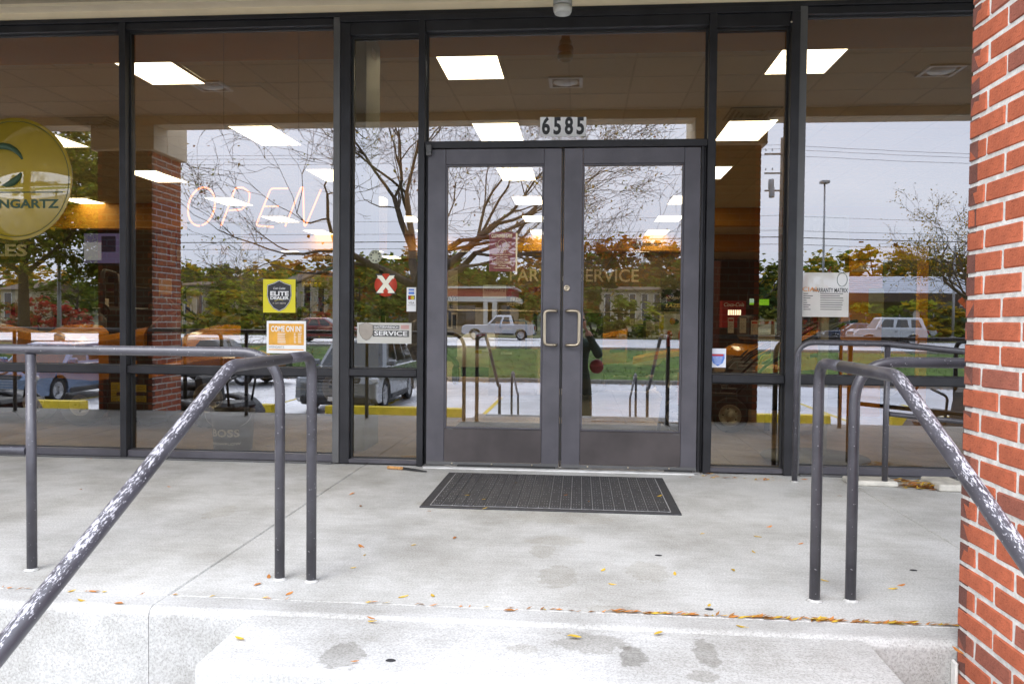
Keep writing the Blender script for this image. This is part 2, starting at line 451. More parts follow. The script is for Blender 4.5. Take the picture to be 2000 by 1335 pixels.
def railpaint(name, wear, direction, slope_wear=0.):
    """charcoal paint worn to white primer in streaks along the pipe; slope_wear rubs the part beyond the bend more"""
    m = bpy.data.materials.new(name); m.use_nodes = True; nt = m.node_tree
    p = nt.nodes['Principled BSDF']; p.inputs['Roughness'].default_value = .36; p.inputs['Specular IOR Level'].default_value = .7
    tcn = nt.nodes.new('ShaderNodeTexCoord'); v = tcn.outputs['Object']
    col = _ramp(nt, _noise(nt, 12, 4, v), (.040, .038, .046), (.064, .062, .074), .35, .65)
    mpn = nt.nodes.new('ShaderNodeMapping'); mpn.vector_type = 'TEXTURE'
    mpn.inputs['Rotation'].default_value = direction; mpn.inputs['Scale'].default_value = (.0042, .017, .0042); nt.links.new(v, mpn.inputs[0])
    a = _noise(nt, 1., 4, mpn.outputs[0], .7)
    big = _noise(nt, 9, 3, v)
    geo = nt.nodes.new('ShaderNodeNewGeometry'); sp = nt.nodes.new('ShaderNodeSeparateXYZ'); nt.links.new(geo.outputs['Normal'], sp.inputs[0])
    w = wear
    if slope_wear:
        so_ = nt.nodes.new('ShaderNodeSeparateXYZ'); nt.links.new(v, so_.inputs[0])
        mr = nt.nodes.new('ShaderNodeMapRange'); mr.interpolation_type = 'SMOOTHSTEP'
        mr.inputs[1].default_value = -.55; mr.inputs[2].default_value = -.85; mr.inputs[3].default_value = wear; mr.inputs[4].default_value = slope_wear
        nt.links.new(so_.outputs[1], mr.inputs[0]); w = mr.outputs[0]
    upf = _math(nt, 'MULTIPLY', _math(nt, 'MAXIMUM', _math(nt, 'ADD', sp.outputs[2], .1), 0), w)
    f = _math(nt, 'ADD', _math(nt, 'ADD', a, upf), _math(nt, 'MULTIPLY', _math(nt, 'SUBTRACT', big, .5), .42))
    mask = nt.nodes.new('ShaderNodeValToRGB'); mask.color_ramp.elements[0].position = .74; mask.color_ramp.elements[1].position = .79
    nt.links.new(f, mask.inputs[0])
    spots = nt.nodes.new('ShaderNodeValToRGB'); spots.color_ramp.elements[0].position = .735; spots.color_ramp.elements[1].position = .75
    nt.links.new(_noise(nt, 130, 1, v), spots.inputs[0])
    mk = _math(nt, 'MAXIMUM', mask.outputs[0], spots.outputs[0])
    col = _mix(nt, _math(nt, 'MULTIPLY', mk, .85), col, (.46, .45, .48))
    nt.links.new(col, p.inputs['Base Color'])
    b = nt.nodes.new('ShaderNodeBump'); b.inputs['Strength'].default_value = .25; b.inputs['Distance'].default_value = .001; b.invert = True
    nt.links.new(mk, b.inputs['Height']); nt.links.new(b.outputs[0], p.inputs['Normal'])
    return m
SLOPE = math.atan(.49)
M_rail = railpaint('charcoal_rail_paint', .0, (0, 0, 0))
M_railflat = railpaint('charcoal_rail_paint_rubbed', .13, (0, 0, 0))
M_railworn = railpaint('charcoal_rail_paint_worn', .10, (SLOPE, 0, 0), .25)

# ------------------------------------------------------------------ landing, steps
jl = (F0(232, 1178).x + F0(620, 1000).x) / 2; jr = (F0(1749, 996).x + F0(1887, 1077).x) / 2
G = .0011
land = MB().box(-16, -2.66, -.74, 12, -.02, -.03).build('landing', M_joint, None, kind='structure')
xs = [-16, -7.6, -4.6, jl, jr, 4.8, 7.8, 12]
for a, b in zip(xs, xs[1:]):
    MB().cbox(a + G, -2.58 + G, -.03, b - G, .06, 0, .006).build('slab', M_land, land)
    # nosing strip and the face below it
    m = MB()
    prof = [(-2.58 - G, -.06), (-2.58 - G, 0)] + [(-2.675 - .03 * math.sin(R_(t)), -.03 + .03 * math.cos(R_(t))) for t in range(0, 91, 15)] + [(-2.705, -.75), (-2.64, -.75), (-2.64, -.06)]
    T = Matrix(((0, 0, 1, 0), (1, 0, 0, 0), (0, 1, 0, 0), (0, 0, 0, 1)))
    m.prism(prof, a + G, b - G, T)
    m.build('edge_slab', M_riser, land)
st = MB().box(-.93, -3.9, -.76, 1.0, -2.71, -.72).build('stairs', M_step, None, kind='structure')
for i in range(5):
    y1 = -3.10 - .30 * i; z = -.150 * i - (.006 if i == 0 else 0)
    y0 = -2.709 if i == 0 else -3.10 - .30 * (i - 1) + .04
    prof = [(y0, z - .148), (y0, z)] + [(y1 + .02 - .02 * math.sin(R_(t)), z - .02 + .02 * math.cos(R_(t))) for t in range(0, 91, 15)] + [(y1, z - .148)]
    m = MB().prism(prof, -.965, 1.03, T)
    m.build('step', M_step, st)
    if i: MB().box(-.96, y0, z - .14, 1.025, -2.72, z - .002 + .0).build('riser_block', M_step, st) if False else None
MB().box(-.955, -4.2, -.74, 1.02, -2.72, -.62).build('step_base', M_riser, st)
for i in range(1, 5):
    MB().box(-.958, -3.10 - .30*(i-1) + .03, -.15*i - .149, 1.023, -2.72, -.15*i - .012).build('step_core', M_riser, st)

# ------------------------------------------------------------------ shop front
ZH = 3.027
def X0(px, py=500): return at(px, py, 0).x
def Z0(px, py): return at(px, py, 0).z
sf = thing('shop_front', 'dark bronze aluminium shop front with tinted glass and double door', 'shop front', (0, 0, 0))
xm1, xm1b, xm2, xm2b = -3.079, -3.034, -1.557, -1.511
xj1, xj1b, xj2b, xj2 = X0(817), X0(832, 600), X0(1367, 600), X0(1391, 600)
xm3, xm3b, xm3c = X0(1536), X0(1553, 500), X0(1572, 300)
XL, XR = -7.6, 4.9
FD = .11   # frame depth
def fr(name, x0, z0, x1, z1, y0=0., y1=FD, m=M_bronze, c=.0025): return MB().cbox(x0, y0, z0, x1, y1, z1, c).build(name, m, sf)
# vertical members
zs = .062
fr('mullion', xm1, .012, xm1b, ZH, -.012); fr('mullion', xm1 - 1.52, .012, xm1b - 1.52, ZH, -.012); fr('mullion', xm1 - 3.04, .012, xm1b - 3.04, ZH, -.012)
fr('mullion', xm2, .008, xm2b, ZH, -.012, m=M_greyal)
fr('jamb', xm2b + .001, .006, X0(683), ZH - .04, -.004)
fr('mullion', xj1, .004, xj1b - .012, ZH - .04, -.03)
fr('mullion', xj2b + .03, .004, xj2, ZH - .04, -.03)
fr('mullion', xm3, .004, xm3b, ZH - .04, -.03)
fr('mullion', xm3b + .001, .008, xm3c, ZH, -.012, m=M_greyal)
fr('mullion', xm3c + 1.56, .012, xm3c + 1.605, ZH, -.012)
# door stops either side of the leaves
fr('door_stop', xj1b - .011, .01, xj1b + .004, Z0(1100, 276), .02, .07); fr('door_stop', xj2b - .006, .01, xj2b + .012, Z0(1100, 276), -.012, .07); fr('door_stop', xj2b + .0135, .01, xj2b + .029, Z0(1100, 276), .012, .07)
# head members
zt = Z0(0, 64)
fr('head_rail', XL, zt, xm2 - .001, ZH - .001, .004); fr('head_rail', xm3c + .001, zt, XR, ZH - .001, .004)
fr('head_rail', XL, ZH + .0005, XR, ZH + .03, -.016, .2)
zdt = Z0(1100, 57)
fr('head_rail', xm2b + .002, ZH - .039, xm3b - .001, ZH - .001, -.03); fr('head_rail', X0(683) + .001, zdt - .012, xj1 - .001, ZH - .0395, -.008)
fr('head_rail', xj1b - .011, zdt, xj2b + .029, ZH - .0395, -.02); fr('head_rail', xj2 + .001, zdt - .012, xm3 - .001, ZH - .0395, -.008)
# transom bar above the doors
ztb, zta = Z0(1100, 289.5), Z0(1100, 275)
fr('transom_bar', xj1b - .011, ztb + .002, xj2b + .029, zta, -.022)
# middle and bottom rails
zr1, zr0 = .655, .600
for a, b in ((XL, xm1 - 3.04), (xm1b - 3.04, xm1 - 1.52), (xm1b - 1.52, xm1), (xm1b, xm2), (xm3c, xm3c + 1.56), (xm3c + 1.605, XR)):
    fr('middle_rail', a + .001, zr0, b - .001, zr1, .002); fr('sill_rail', a + .001, .014, b - .001, zs, .003, m=M_bronze2)
za, zb = Z0(757, 735), Z0(757, 720)
fr('middle_rail', X0(683) + .001, za, xj1 - .001, zb, -.014, c=.006)
fr('middle_rail', xj2 + .001, Z0(1460, 748), xm3 - .001, Z0(1460, 731), -.014, c=.006)
fr('sill_rail', X0(683) + .001, .012, xj1 - .001, Z0(760, 897), -.012, m=M_bronze2); fr('sill_rail', xj2 + .001, .012, xm3 - .001, Z0(1460, 913), -.012, m=M_bronze2)
fr('sill_flashing', XL, .001, xm2 - .001, .0125, -.02, .1, m=M_greyal); fr('sill_flashing', xm3c, .001, XR, .0125, -.02, .1, m=M_greyal)
# glass
def pane(x0, z0, x1, z1, y=.055, parent=None, tilt=0.):
    m = MB(); m.box(x0, y, z0, x1, y + .006, z1, 1)
    m.mi[2] = 0   # the street face carries the reflection
    return m.build('glass_pane', [M_glass, M_clear], parent or sf)
for a, b in ((XL, xm1 - 3.04), (xm1b - 3.04, xm1 - 1.52), (xm1b - 1.52, xm1), (xm1b, xm2), (xm3c, xm3c + 1.56), (xm3c + 1.605, XR)):
    pane(a, zr1, b, zt); pane(a, zs, b, zr0)
    # rubber glazing beads
    for z0, z1 in ((zr1, zt), (zs, zr0)):
        m = MB(); w = .010
        m.box(a + .001, .048, z0 + .001, a + w, .0545, z1 - .001); m.box(b - w, .048, z0 + .001, b - .001, .0545, z1 - .001)
        m.box(a + w, .048, z0 + .001, b - w, .0545, z0 + w * .6); m.box(a + w, .048, z1 - w * .8, b - w, .0545, z1 - .001)
        m.build('glazing_bead', M_gasket, sf)
sA, sB, sC, sD = X0(683) + .001, xj1 - .001, xj2 + .001, xm3 - .001
pane(sA, zb, sB, zdt - .012); pane(sA, Z0(760, 897), sB, za)
pane(sC, Z0(1460, 731), sD, zdt - .012); pane(sC, Z0(1460, 913), sD, Z0(1460, 748))
pane(xj1b - .011, zta, xj2b + .029, zdt, .05)
for a, b, z0, z1 in ((sA, sB, zb, zdt - .012), (sA, sB, Z0(760, 897), za), (sC, sD, Z0(1460, 731), zdt - .012), (sC, sD, Z0(1460, 913), Z0(1460, 748)), (xj1b - .011, xj2b + .029, zta, zdt)):
    m = MB(); w = .012
    m.box(a, .036, z0, a + w, .0495, z1); m.box(b - w, .036, z0, b, .0495, z1); m.box(a + w, .036, z0, b - w, .0495, z0 + w * .5); m.box(a + w, .036, z1 - w * .8, b - w, .0495, z1)
    m.build('glazing_bead', M_gasket, sf)
# the two door leaves
zd0, zd1 = .018, ztb - .002
zp0, zp1 = Z0(965, 834), Z0(965, 325)
def door(x0, x1, sl, sr, handle_left):
    d = MB().box(x0 + .002, .004, zp0 - .02, x0 + .004, .03, zp0 - .01).build('door', M_bronze2, sf)
    def p(name, m, mt): return m.build(name, mt, d)
    yf, yb = -.012, .034
    p('stile', MB().cbox(x0 + .002, yf, zd0, x0 + sl, yb, zd1, .003), M_bronze2)
    p('stile', MB().cbox(x1 - sr, yf, zd0, x1 - .002, yb, zd1, .003), M_bronze2)
    p('top_rail', MB().cbox(x0 + sl + .001, yf + .001, zp1 + .012, x1 - sr - .001, yb, zd1, .002), M_bronze2)
    p('bottom_rail', MB().cbox(x0 + sl + .001, yf + .001, zd0 + .022, x1 - sr - .001, yb, zp0 - .012, .002), M_kick)
    m = MB(); w = .011
    a, b = x0 + sl + .001, x1 - sr - .001
    m.cbox(a, yf + .004, zp0 - .011, a + w, .012, zp1 + .011, .002); m.cbox(b - w, yf + .004, zp0 - .011, b, .012, zp1 + .011, .002)
    m.cbox(a + w, yf + .004, zp0 - .011, b - w, .012, zp0, .002); m.cbox(a + w, yf + .004, zp1, b - w, .012, zp1 + .011, .002)
    p('glazing_bead', m, M_bronze2)
    pm = MB().box(a + .004, .012, zp0 - .005, b - .004, .018, zp1 + .005, 1); pm.mi[2] = 0
    pm.build('glass_pane', [M_glass, M_clear], d)
    p('bottom_strip', MB().cbox(x0 + .004, yf - .004, zd0 - .002, x1 - .004, yf - .0005, zd0 + .022, .001), M_greyal)
    for k in range(3):
        xx = x0 + (x1 - x0) * (.2 + .3 * k)
        p('screw', MB().lathe([(.006, 0), (.006, .002), (.003, .003)], 10, face_y((xx, yf - .004, zd0 + .01))), M_chrome)
    # pull handle of bent tube
    zA, zB = Z0(1095, 607), Z0(1095, 673)
    xm, xb = (x1 - .028, x1 - .103) if handle_left else (x0 + .030, x0 + .112)
    path = fillet([(xm, yf, zA), (xm, yf - .055, zA), (xb, yf - .06, zA), (xb, yf - .06, zB), (xm, yf - .055, zB), (xm, yf, zB)], .03, 6)
    p('pull_handle', MB().tube(path, .0105, 12), M_chrome)
    # inner push bar
    zc = Z0(970, 607)
    p('push_bar', MB().tube(fillet([(a - .03, .036, zc), (a - .03, .085, zc), (b + .03, .085, zc), (b + .03, .036, zc)], .02, 4), .0095, 10), M_chrome)
    return d
dl = door(xj1b + .006, -.006, X0(870) - xj1b - .006, X0(1097) - X0(1062), True)
dr = door(.006, xj2b - .008, X0(1138) - X0(1101), X0(1366) - X0(1334), False)
MB().box(-.0055, -.004, .02, .0055, .03, zd1 - .002).build('meeting_seal', M_gasket, dl)
c = at(1107, 562.5, -.014)
MB().lathe([(.0215, 0), (.0215, .006), (.019, .009), (.010, .009), (.009, .007), (0.001, .007)], 20, face_y((c.x, -.012, c.z))).build('lock_cylinder', M_chrome, dr)
MB().box(c.x - .0015, -.0215, c.z - .011, c.x + .0015, -.0195, c.z - .002).build('keyhole', M_ink, dr)
for dd, px, py in ((dl, 879, 836.5), (dr, 1321, 848)):
    q = at(px, py, -.012); MB().box(q.x - .018, -.0125, q.z - .004, q.x + .018, -.0105, q.z + .004).build('maker_label', M_greyal, dd)
MB().cbox(-.69, -.035, .004, -.03, -.0165, .022, .004).build('door_sweep', M_gasket, dl)
MB().cbox(X0(1302), -.035, .004, X0(1357), -.0165, .02, .004).build('door_sweep', M_gasket, dr)
m = MB(); q0, q1 = at(833.5, 284, -.03), at(843, 305, -.03)
m.cbox(q0.x, -.055, q1.z, q1.x, -.0305, q0.z, .003); m.cbox(q0.x + .006, -.062, q1.z + .02, q1.x + .002, -.03, q0.z - .015, .003)
m.build('pivot_hinge', M_greyal, sf)
MB().cbox(xj1b - .01, -.05, .0008, xj2b + .01, .08, .012, .003).build('threshold', mat('worn_aluminium_threshold', (.5, .5, .5), .4, .8, .15), sf)
MB().box(xj1b, -.075, .0006, xj2b - .03, -.051, .006).build('caulk_strip', mat('white_caulk', (.7, .7, .68), .7), sf)
for q in ((1543, 39),):
    a = at(1546, 43, -.03); MB().lathe([(.007, 0), (.006, .003)], 8, face_y((a.x, -.0305, a.z))).build('screw', M_chrome, sf)
# kerb pieces under the right window
for (a, b, c_) in (((1660, 936), (1752, 951), 0), ((1809, 944), (1893, 962), 1)):
    p0, p1 = flat(a[0], 948, 0), flat(b[0], b[1] - 1, 0)
    k = MB().cbox(p0.x, -.40 if c_ else -.30, .001, p1.x, -.13, .044 if c_ else .034, .008).build('kerb_stone', mat('whitewashed_stone', (.50, .48, .42), .85, var=.2, scale=14, bump=.5))
    tag(k, ('longer whitewashed kerb stone under the right window beside the brick pillar', 'shorter whitewashed kerb stone under the right window by the rail post')[1 - c_], 'kerb stone', 'whitewashed kerb stones under the right window')

# ------------------------------------------------------------------ building shell, canopy, pillars
bd = thing('store_building', 'single storey store building with cream soffit over its glass front', 'building', (0, 0, 0))
MB().box(XL - .4, -.008, ZH + .0305, XR + .4, .25, 3.105).build('wall_trim', M_cream, bd)
MB().box(XL - .4, -.12, 3.105, XR + .4, .3, 3.135).build('soffit_strip', mat('cream_trim_light', (.82, .72, .54), .8, var=.05, scale=4), bd)
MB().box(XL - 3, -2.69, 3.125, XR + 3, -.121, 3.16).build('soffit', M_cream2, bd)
MB().cbox(XL - 3, -2.94, 3.036, XR + 3, -2.691, 3.75, .006).build('fascia_beam', M_cream, bd)
MB().box(XL - 3, -2.93, 3.7505, XR + 3, 27, 3.9).build('roof', mat('grey_roof_membrane', (.3, .3, .3), .9), bd)
MB().box(XL - 3, .0, -.6, XL - .01, .25, 3.74).build('brick_end_wall', mat('red_brick_plain', (.36, .1, .055), .9), bd)
MB().box(XR + .01, .0, -.6, XR + 3, .25, 3.74).build('brick_end_wall', MATS['red_brick_plain'], bd)
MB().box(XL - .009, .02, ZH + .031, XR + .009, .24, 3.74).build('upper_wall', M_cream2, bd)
# brick pillars ---------------------------------------------------------------
BL, BH, BJ = .1912, .0550, .0120
PITCH_Z = BH + BJ + .0007
jit = random.Random(3)
_bm = {}
def brick_mesh(L, W, key):
    if key not in _bm:
        lst = []
        for k in range(7):
            m = MB().cbox(-L/2, -W/2, -BH/2, L/2, W/2, BH/2, .004)
            m.v = [p + Vector((jit.uniform(-1, 1), jit.uniform(-1, 1), jit.uniform(-1, 1))) * .0016 for p in m.v]
            lst.append(m.mesh('brick', M_brick)); 
        for me in list(lst)[:1]:
            m2 = me.copy(); m2.materials.clear(); m2.materials.append(M_brick2); lst.append(m2)
        _bm[key] = lst
    return _bm[key]
def pillar(x0, y0, label, zjoint, head_odd, zbot, ztop, pieces, cap_z):
    """square brick pillar; y0 is the face towards the shop; pieces(face, course) says which bricks are objects of their own"""
    S = .61
    pl = thing('brick_pillar', label, 'pillar', (x0 + S/2, y0 - S/2, zbot))
    inset = .0035
    MB().box(x0 + inset, y0 - S + inset, zbot, x0 + S - inset, y0 - inset, ztop).build('mortar_core', M_mort, pl)
    MB().box(x0 + .004, y0 - .05, zbot, x0 + S - .004, y0 - .0022, ztop).build('mortar_face', M_mort_shade, pl)  # darker mortar slab paints the shade of the face towards the shop
    rest = MB(); restn = MB(); n0 = math.floor((zbot - zjoint) / PITCH_Z); n = n0
    while zjoint + n * PITCH_Z + BH < ztop + .01:
        z = zjoint + n * PITCH_Z + BJ/2 + BH/2
        odd = (n % 2 == 0) == head_odd
        for face in ('w', 'n', 'e', 's'):
            # running bond wrapping the corners: a course starts with the brick's end on two faces and its side on the other two
            ends = odd if face in ('w', 'e') else not odd
            segs = []
            if ends: p = 0; lens = [.0968 - BJ/2, BL, BL, .0968 - BJ/2]
            else: lens = [BL, BL, BL]
            p = 0
            for Lb in lens:
                segs.append((p + Lb/2, Lb)); p += Lb + BJ
            tot = p - BJ
            for si, (cc, Lb) in enumerate(segs):
                cc = cc * S / tot; Lb = Lb * S / tot
                dpt = .052
                u = cc
                if face == 'w': loc, rz = (x0 + dpt/2, y0 - u, z), R_(90)
                elif face == 'e': loc, rz = (x0 + S - dpt/2, y0 - u, z), R_(90)
                elif face == 'n': loc, rz = (x0 + u, y0 - dpt/2, z), 0
                else: loc, rz = (x0 + u, y0 - S + dpt/2, z), 0
                # keep corner bricks from sharing volume: end faces belong to n/s courses when not `ends`
                if pieces(face, z):
                    me = _pick(Lb, dpt) if face != 'n' else _pick_shade(Lb, dpt)
                    o = bpy.data.objects.new('brick', me); COL.objects.link(o); o.parent = pl
                    o.location = Vector(loc) - pl.location + Vector((0, 0, jit.uniform(-.001, .001)))
                    o.rotation_euler = (jit.uniform(-.006, .006), jit.uniform(-.006, .006), rz + jit.uniform(-.008, .008))
                else:
                    T_ = Matrix.Translation(loc) @ Matrix.Rotation(rz, 4, 'Z')
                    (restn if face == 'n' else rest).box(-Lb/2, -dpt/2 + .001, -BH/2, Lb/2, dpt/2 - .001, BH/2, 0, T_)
        n += 1
    rest.build('brickwork', M_brick, pl, kind='stuff')
    if restn.v: restn.build('shop_side_brickwork', M_brick_shade, pl, kind='stuff')
    return pl
_bg = {}
def _pick_shade(Lb, dpt):
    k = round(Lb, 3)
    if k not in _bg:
        me = brick_mesh(Lb, dpt, k)[0].copy(); me.materials.clear(); me.materials.append(M_brick_shade); _bg[k] = me
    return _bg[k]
def _pick(Lb, dpt):
    return jit.choice(brick_mesh(Lb, dpt, round(Lb, 3)))
zj = at(1903, 664.5, -2.72); zj = gxz = CAM.z + ray(1903, 664.5).z * ((1.30 - CAM.x) / ray(1903, 664.5).x)
PR = pillar(1.30, -2.722, 'red brick pillar with pale mortar joints beside the right handrail', zj - BJ/2, True, -1.2, 2.77,
       lambda f, z: f == 'w' and -.36 < z < 2.2, 2.78)
PL = pillar(-5.06, -2.722, 'brick pillar reflected in the second window from the left', zj, False, -1.2, 2.77,
       lambda f, z: (f == 'e' and -.2 < z) or (f == 'n' and .3 < z), 2.78)
for x in (1.30, -5.06):
    MB().cbox(x - .05, -3.38, 2.771, x + .66, -2.945, 3.2, .006).build('beam_cap', M_cream, bd)
    MB().cbox(x - .05, -2.944, 2.771, x + .66, -2.672, 3.034, .006).build('beam_cap', M_cream, bd)
MB().cbox(1.288, -2.74, -.75, 1.2985, -2.707, -.05, .004).build('caulk_bead', M_mort, PR)
# lights under the canopy -----------------------------------------------------
M_lampgrey = mat('grey_cast_aluminium', (.36, .36, .34), .5, .3)
M_lens = mat('frosted_lens', (.62, .63, .6), .35, var=.03)
c = at(1099, 15, -.38)
sl_ = thing('soffit_lamp', 'grey jelly jar security lamp hanging from the soffit over the doors', 'lamp', (c.x, -.38, 3.124))
Tm = Matrix.Translation((c.x, -.38, 2.868))
MB().lathe([(.03, .254), (.03, .15), (.045, .14), (.05, .10)], 20, Tm).build('bracket', M_lampgrey, sl_)
MB().lathe([(.05, .10), (.058, .095), (.058, .055), (.054, .05)], 24, Tm).build('collar', M_lampgrey, sl_)
MB().lathe([(.050, .0495), (.058, .04), (.056, .015), (.048, 0), (.044, .002), (.04, .02), (.001, .022)], 24, Tm).build('shade', M_lens, sl_)
for px, py, d in ((400, 160, 'left'), (1105, 152, 'middle'), (1850, 128, 'right')):
    p = flat(px, py, 3.125); y = -p.y
    t = thing('soffit_light', {'left': 'square recessed soffit light reflected left of the doors', 'middle': 'square recessed soffit light reflected over the doors', 'right': 'square recessed soffit light reflected by the brick pillar'}[d], 'light fitting', (p.x, y, 3.125), 'square lights in the canopy soffit')
    m = MB(); s = .15
    for (a, b, c_, e) in ((-s, -s, s, -s + .03), (-s, s - .03, s, s), (-s, -s + .03, -s + .03, s - .03), (s - .03, -s + .03, s, s - .03)):
        m.box(p.x + a, y + b, 3.108, p.x + c_, y + e, 3.1245)
    m.build('trim_ring', M_white, t)
    MB().ball((p.x, y, 3.122), (s - .032, s - .032, .03), 16, 6).build('lens', M_lens, t)

# ------------------------------------------------------------------ railings
RR = .0188
def railing(label, loc, group='charcoal pipe railings of the landing'): return thing('railing', label, 'railing', loc, group)
def post(parent, x, y, z0, z1, r=RR, nm='post', m=None):
    o = MB().tube([(x, y, z0), (x, y, z1)], r, 16).build(nm, m or M_rail, parent)
    MB().lathe([(r + .010, 0), (r + .008, .003), (r + .001, .004), (r, .008)], 16, Matrix.Translation((x, y, z0 + .0005))).build('grout_collar', M_land, parent)
    return o
def collar(p, x, y, r=RR): MB().lathe([(r + .010, 0), (r + .008, .003), (r + .001, .004), (r, .008)], 16, Matrix.Translation((x, y, .0005))).build('grout_collar', M_land, p)
# guard rail along the edge, left of the steps
g = railing('charcoal guard rail left of the steps with a lower pipe', (-1.0, -2.367, 0))
MB().tube(fillet([(-8.5, -2.367, .862), (-1.003, -2.367, .862), (-1.003, -2.367, .0)], .16, 10), RR, 16).build('top_rail', M_railflat, g)
collar(g, -1.003, -2.367)
for x in (-2.0, -3.25, -4.5, -5.75, -7.0): post(g, x, -2.367, 0, .862 - RR)
for a, b in ((-2.0, -3.25), (-3.25, -4.5), (-4.5, -5.75), (-5.75, -7.0)):
    MB().tube([(a - RR, -2.367, .467), (b + RR, -2.367, .467)], RR * .9, 14).build('lower_rail', M_rail, g)
# stair handrails
def stair_rail(x, label):
    s = railing(label, (x, -2.375, 0), 'stair handrails')
    y0, yb, ye = -2.375, -3.06, -4.42
    MB().tube(fillet([(x, y0, 0), (x, y0, .853), (x, -2.62, .853)], .085, 8), RR, 16).build('post', M_rail, s)
    MB().lathe([(RR + .010, 0), (RR + .008, .003), (RR + .001, .004), (RR, .008)], 16, Matrix.Translation((x, y0, .0005))).build('grout_collar', M_land, s)
    zb = .853 - (yb - ye) * .49
    MB().tube(fillet([(x, -2.6205, .853), (x, yb, .852), (x, ye, zb), (x, ye - .10, zb + .0)], .16, 8), RR, 18).build('handrail', M_railworn, s)
    MB().tube(fillet([(x, ye - .1005, zb), (x, ye - .17, zb), (x, ye - .17, -.75)], .06, 6), RR, 14).build('lower_post', M_rail, s)
    return s
sA_ = stair_rail(-.877, 'worn charcoal handrail down the left side of the steps')
sB_ = stair_rail(.970, 'worn charcoal handrail down the right side of the steps by the brick pillar')
def lower_stair_rail(x, label):
    s = railing(label, (x, -7.2, -.75), 'handrails of the lower steps')
    path = fillet([(x, -7.25, -.75), (x, -7.25, .16), (x, -7.5, .16), (x, -8.45, -.28), (x, -8.6, -.28), (x, -8.6, -1.2)], .09, 6)
    MB().tube(path, RR, 12).build('pipe', M_rail, s); return s
lower_stair_rail(-.95, 'charcoal handrail of the lower steps reflected in the left door'); lower_stair_rail(1.02, 'charcoal handrail of the lower steps reflected in the right door')
# right guard rail that runs behind the brick pillar
g2 = railing('charcoal guard rail right of the steps running behind the brick pillar', (1.099, -2.36, 0))
MB().tube(fillet([(1.099, -2.36, .0), (1.099, -2.36, .857), (6.4, -2.36, .857)], .15, 10), RR, 16).build('top_rail', M_railflat, g2)
collar(g2, 1.099, -2.36)
for x in (2.6, 4.1, 5.6): post(g2, x, -2.36, 0, .857 - RR)
# ramp rail close to the window
g3 = railing('charcoal ramp rail close to the right window with a lower pipe', (1.471, -.24, 0))
MB().tube(fillet([(1.474, -.21, .0), (1.474, -.21, .876), (1.99, -.262, .874), (6.2, -.262, .50)], .11, 8), RR * .92, 14).build('top_rail', M_railflat, g3)
collar(g3, 1.474, -.21)
for x in (1.994, 3.3, 4.6): post(g3, x, -.275, 0, .872 - max(0, x - 2) * .088 - RR, RR * .92)
MB().tube([(1.994 + RR, -.275, .445), (3.3 - RR, -.275, .33)], RR * .8, 12).build('lower_rail', M_rail, g3)
MB().tube([(3.3 + RR, -.275, .33), (4.6 - RR, -.275, .215)], RR * .8, 12).build('lower_rail', M_rail, g3)

# ------------------------------------------------------------------ door mat
M_mat = mat('black_rubber_mat', (.034, .034, .037), .62, var=.25, scale=40, bump=.5, bscale=220)
M_dust = mat('grey_dust', (.42, .42, .42), .9, var=.3, scale=50)
mt = thing('door_mat', 'black ribbed rubber door mat in front of the double doors', 'mat', (-.02, -.70, 0))
mx0, mx1, my0, my1 = -.712, .657, -1.173, -.226
MB().cbox(mx0, my0, .0006, mx1, my1, .008, .004).build('backing', M_mat, mt)
bx = .055; ax0, ax1, ay0, ay1 = mx0 + bx, mx1 - bx, my0 + bx * .75, my1 - bx * .6
MB().box(ax0 - .004, ay0 - .004, .0081, ax1 + .004, ay1 + .004, .0086).build('dusty_groove', M_dust, mt)
nr = 22; w = (ax1 - ax0) / nr; nub = MB()
for i in range(nr):
    xa = ax0 + i * w
    MB().cbox(xa + .0015, ay0, .0087, xa + w - .0015, ay1, .0125, .0012).build('rib', M_mat, mt)
    for j in range(15):
        yy = ay0 + (ay1 - ay0) * (j + .5) / 15
        for k in range(3):
            if jit.random() < .62: 
                xx = xa + w * (.25 + .25 * k); nub.box(xx - .0012, yy - .009, .0126, xx + .0012, yy + .004 * jit.random(), .0131)
nub.build('worn_studs', M_dust, mt, kind='stuff')
# frayed rope end by the jamb
rp = thing('rope_end', 'frayed tan rope end with a black tip lying by the door jamb', 'rope', flat(790, 913, .0))
p0, p1, p2 = flat(757, 912, .012), flat(787, 914, .012), flat(833, 920, .01)
for k in range(3):
    pts = []
    for i in range(15):
        t = i / 14; a = t * 16 + k * 2.1; q = p0.lerp(p1, t); pts.append(q + Vector((0, math.cos(a) * .008, math.sin(a) * .006)))
    MB().tube(pts, .006, 7).build('strand', mat('tan_rope', (.50, .27, .10), .9, var=.3, scale=60), rp)
MB().tube([p1, p1.lerp(p2, .5) + Vector((0, .004, 0)), p2], .008, 8, radii=[.009, .008, .004]).build('black_tip', M_gasket, rp)
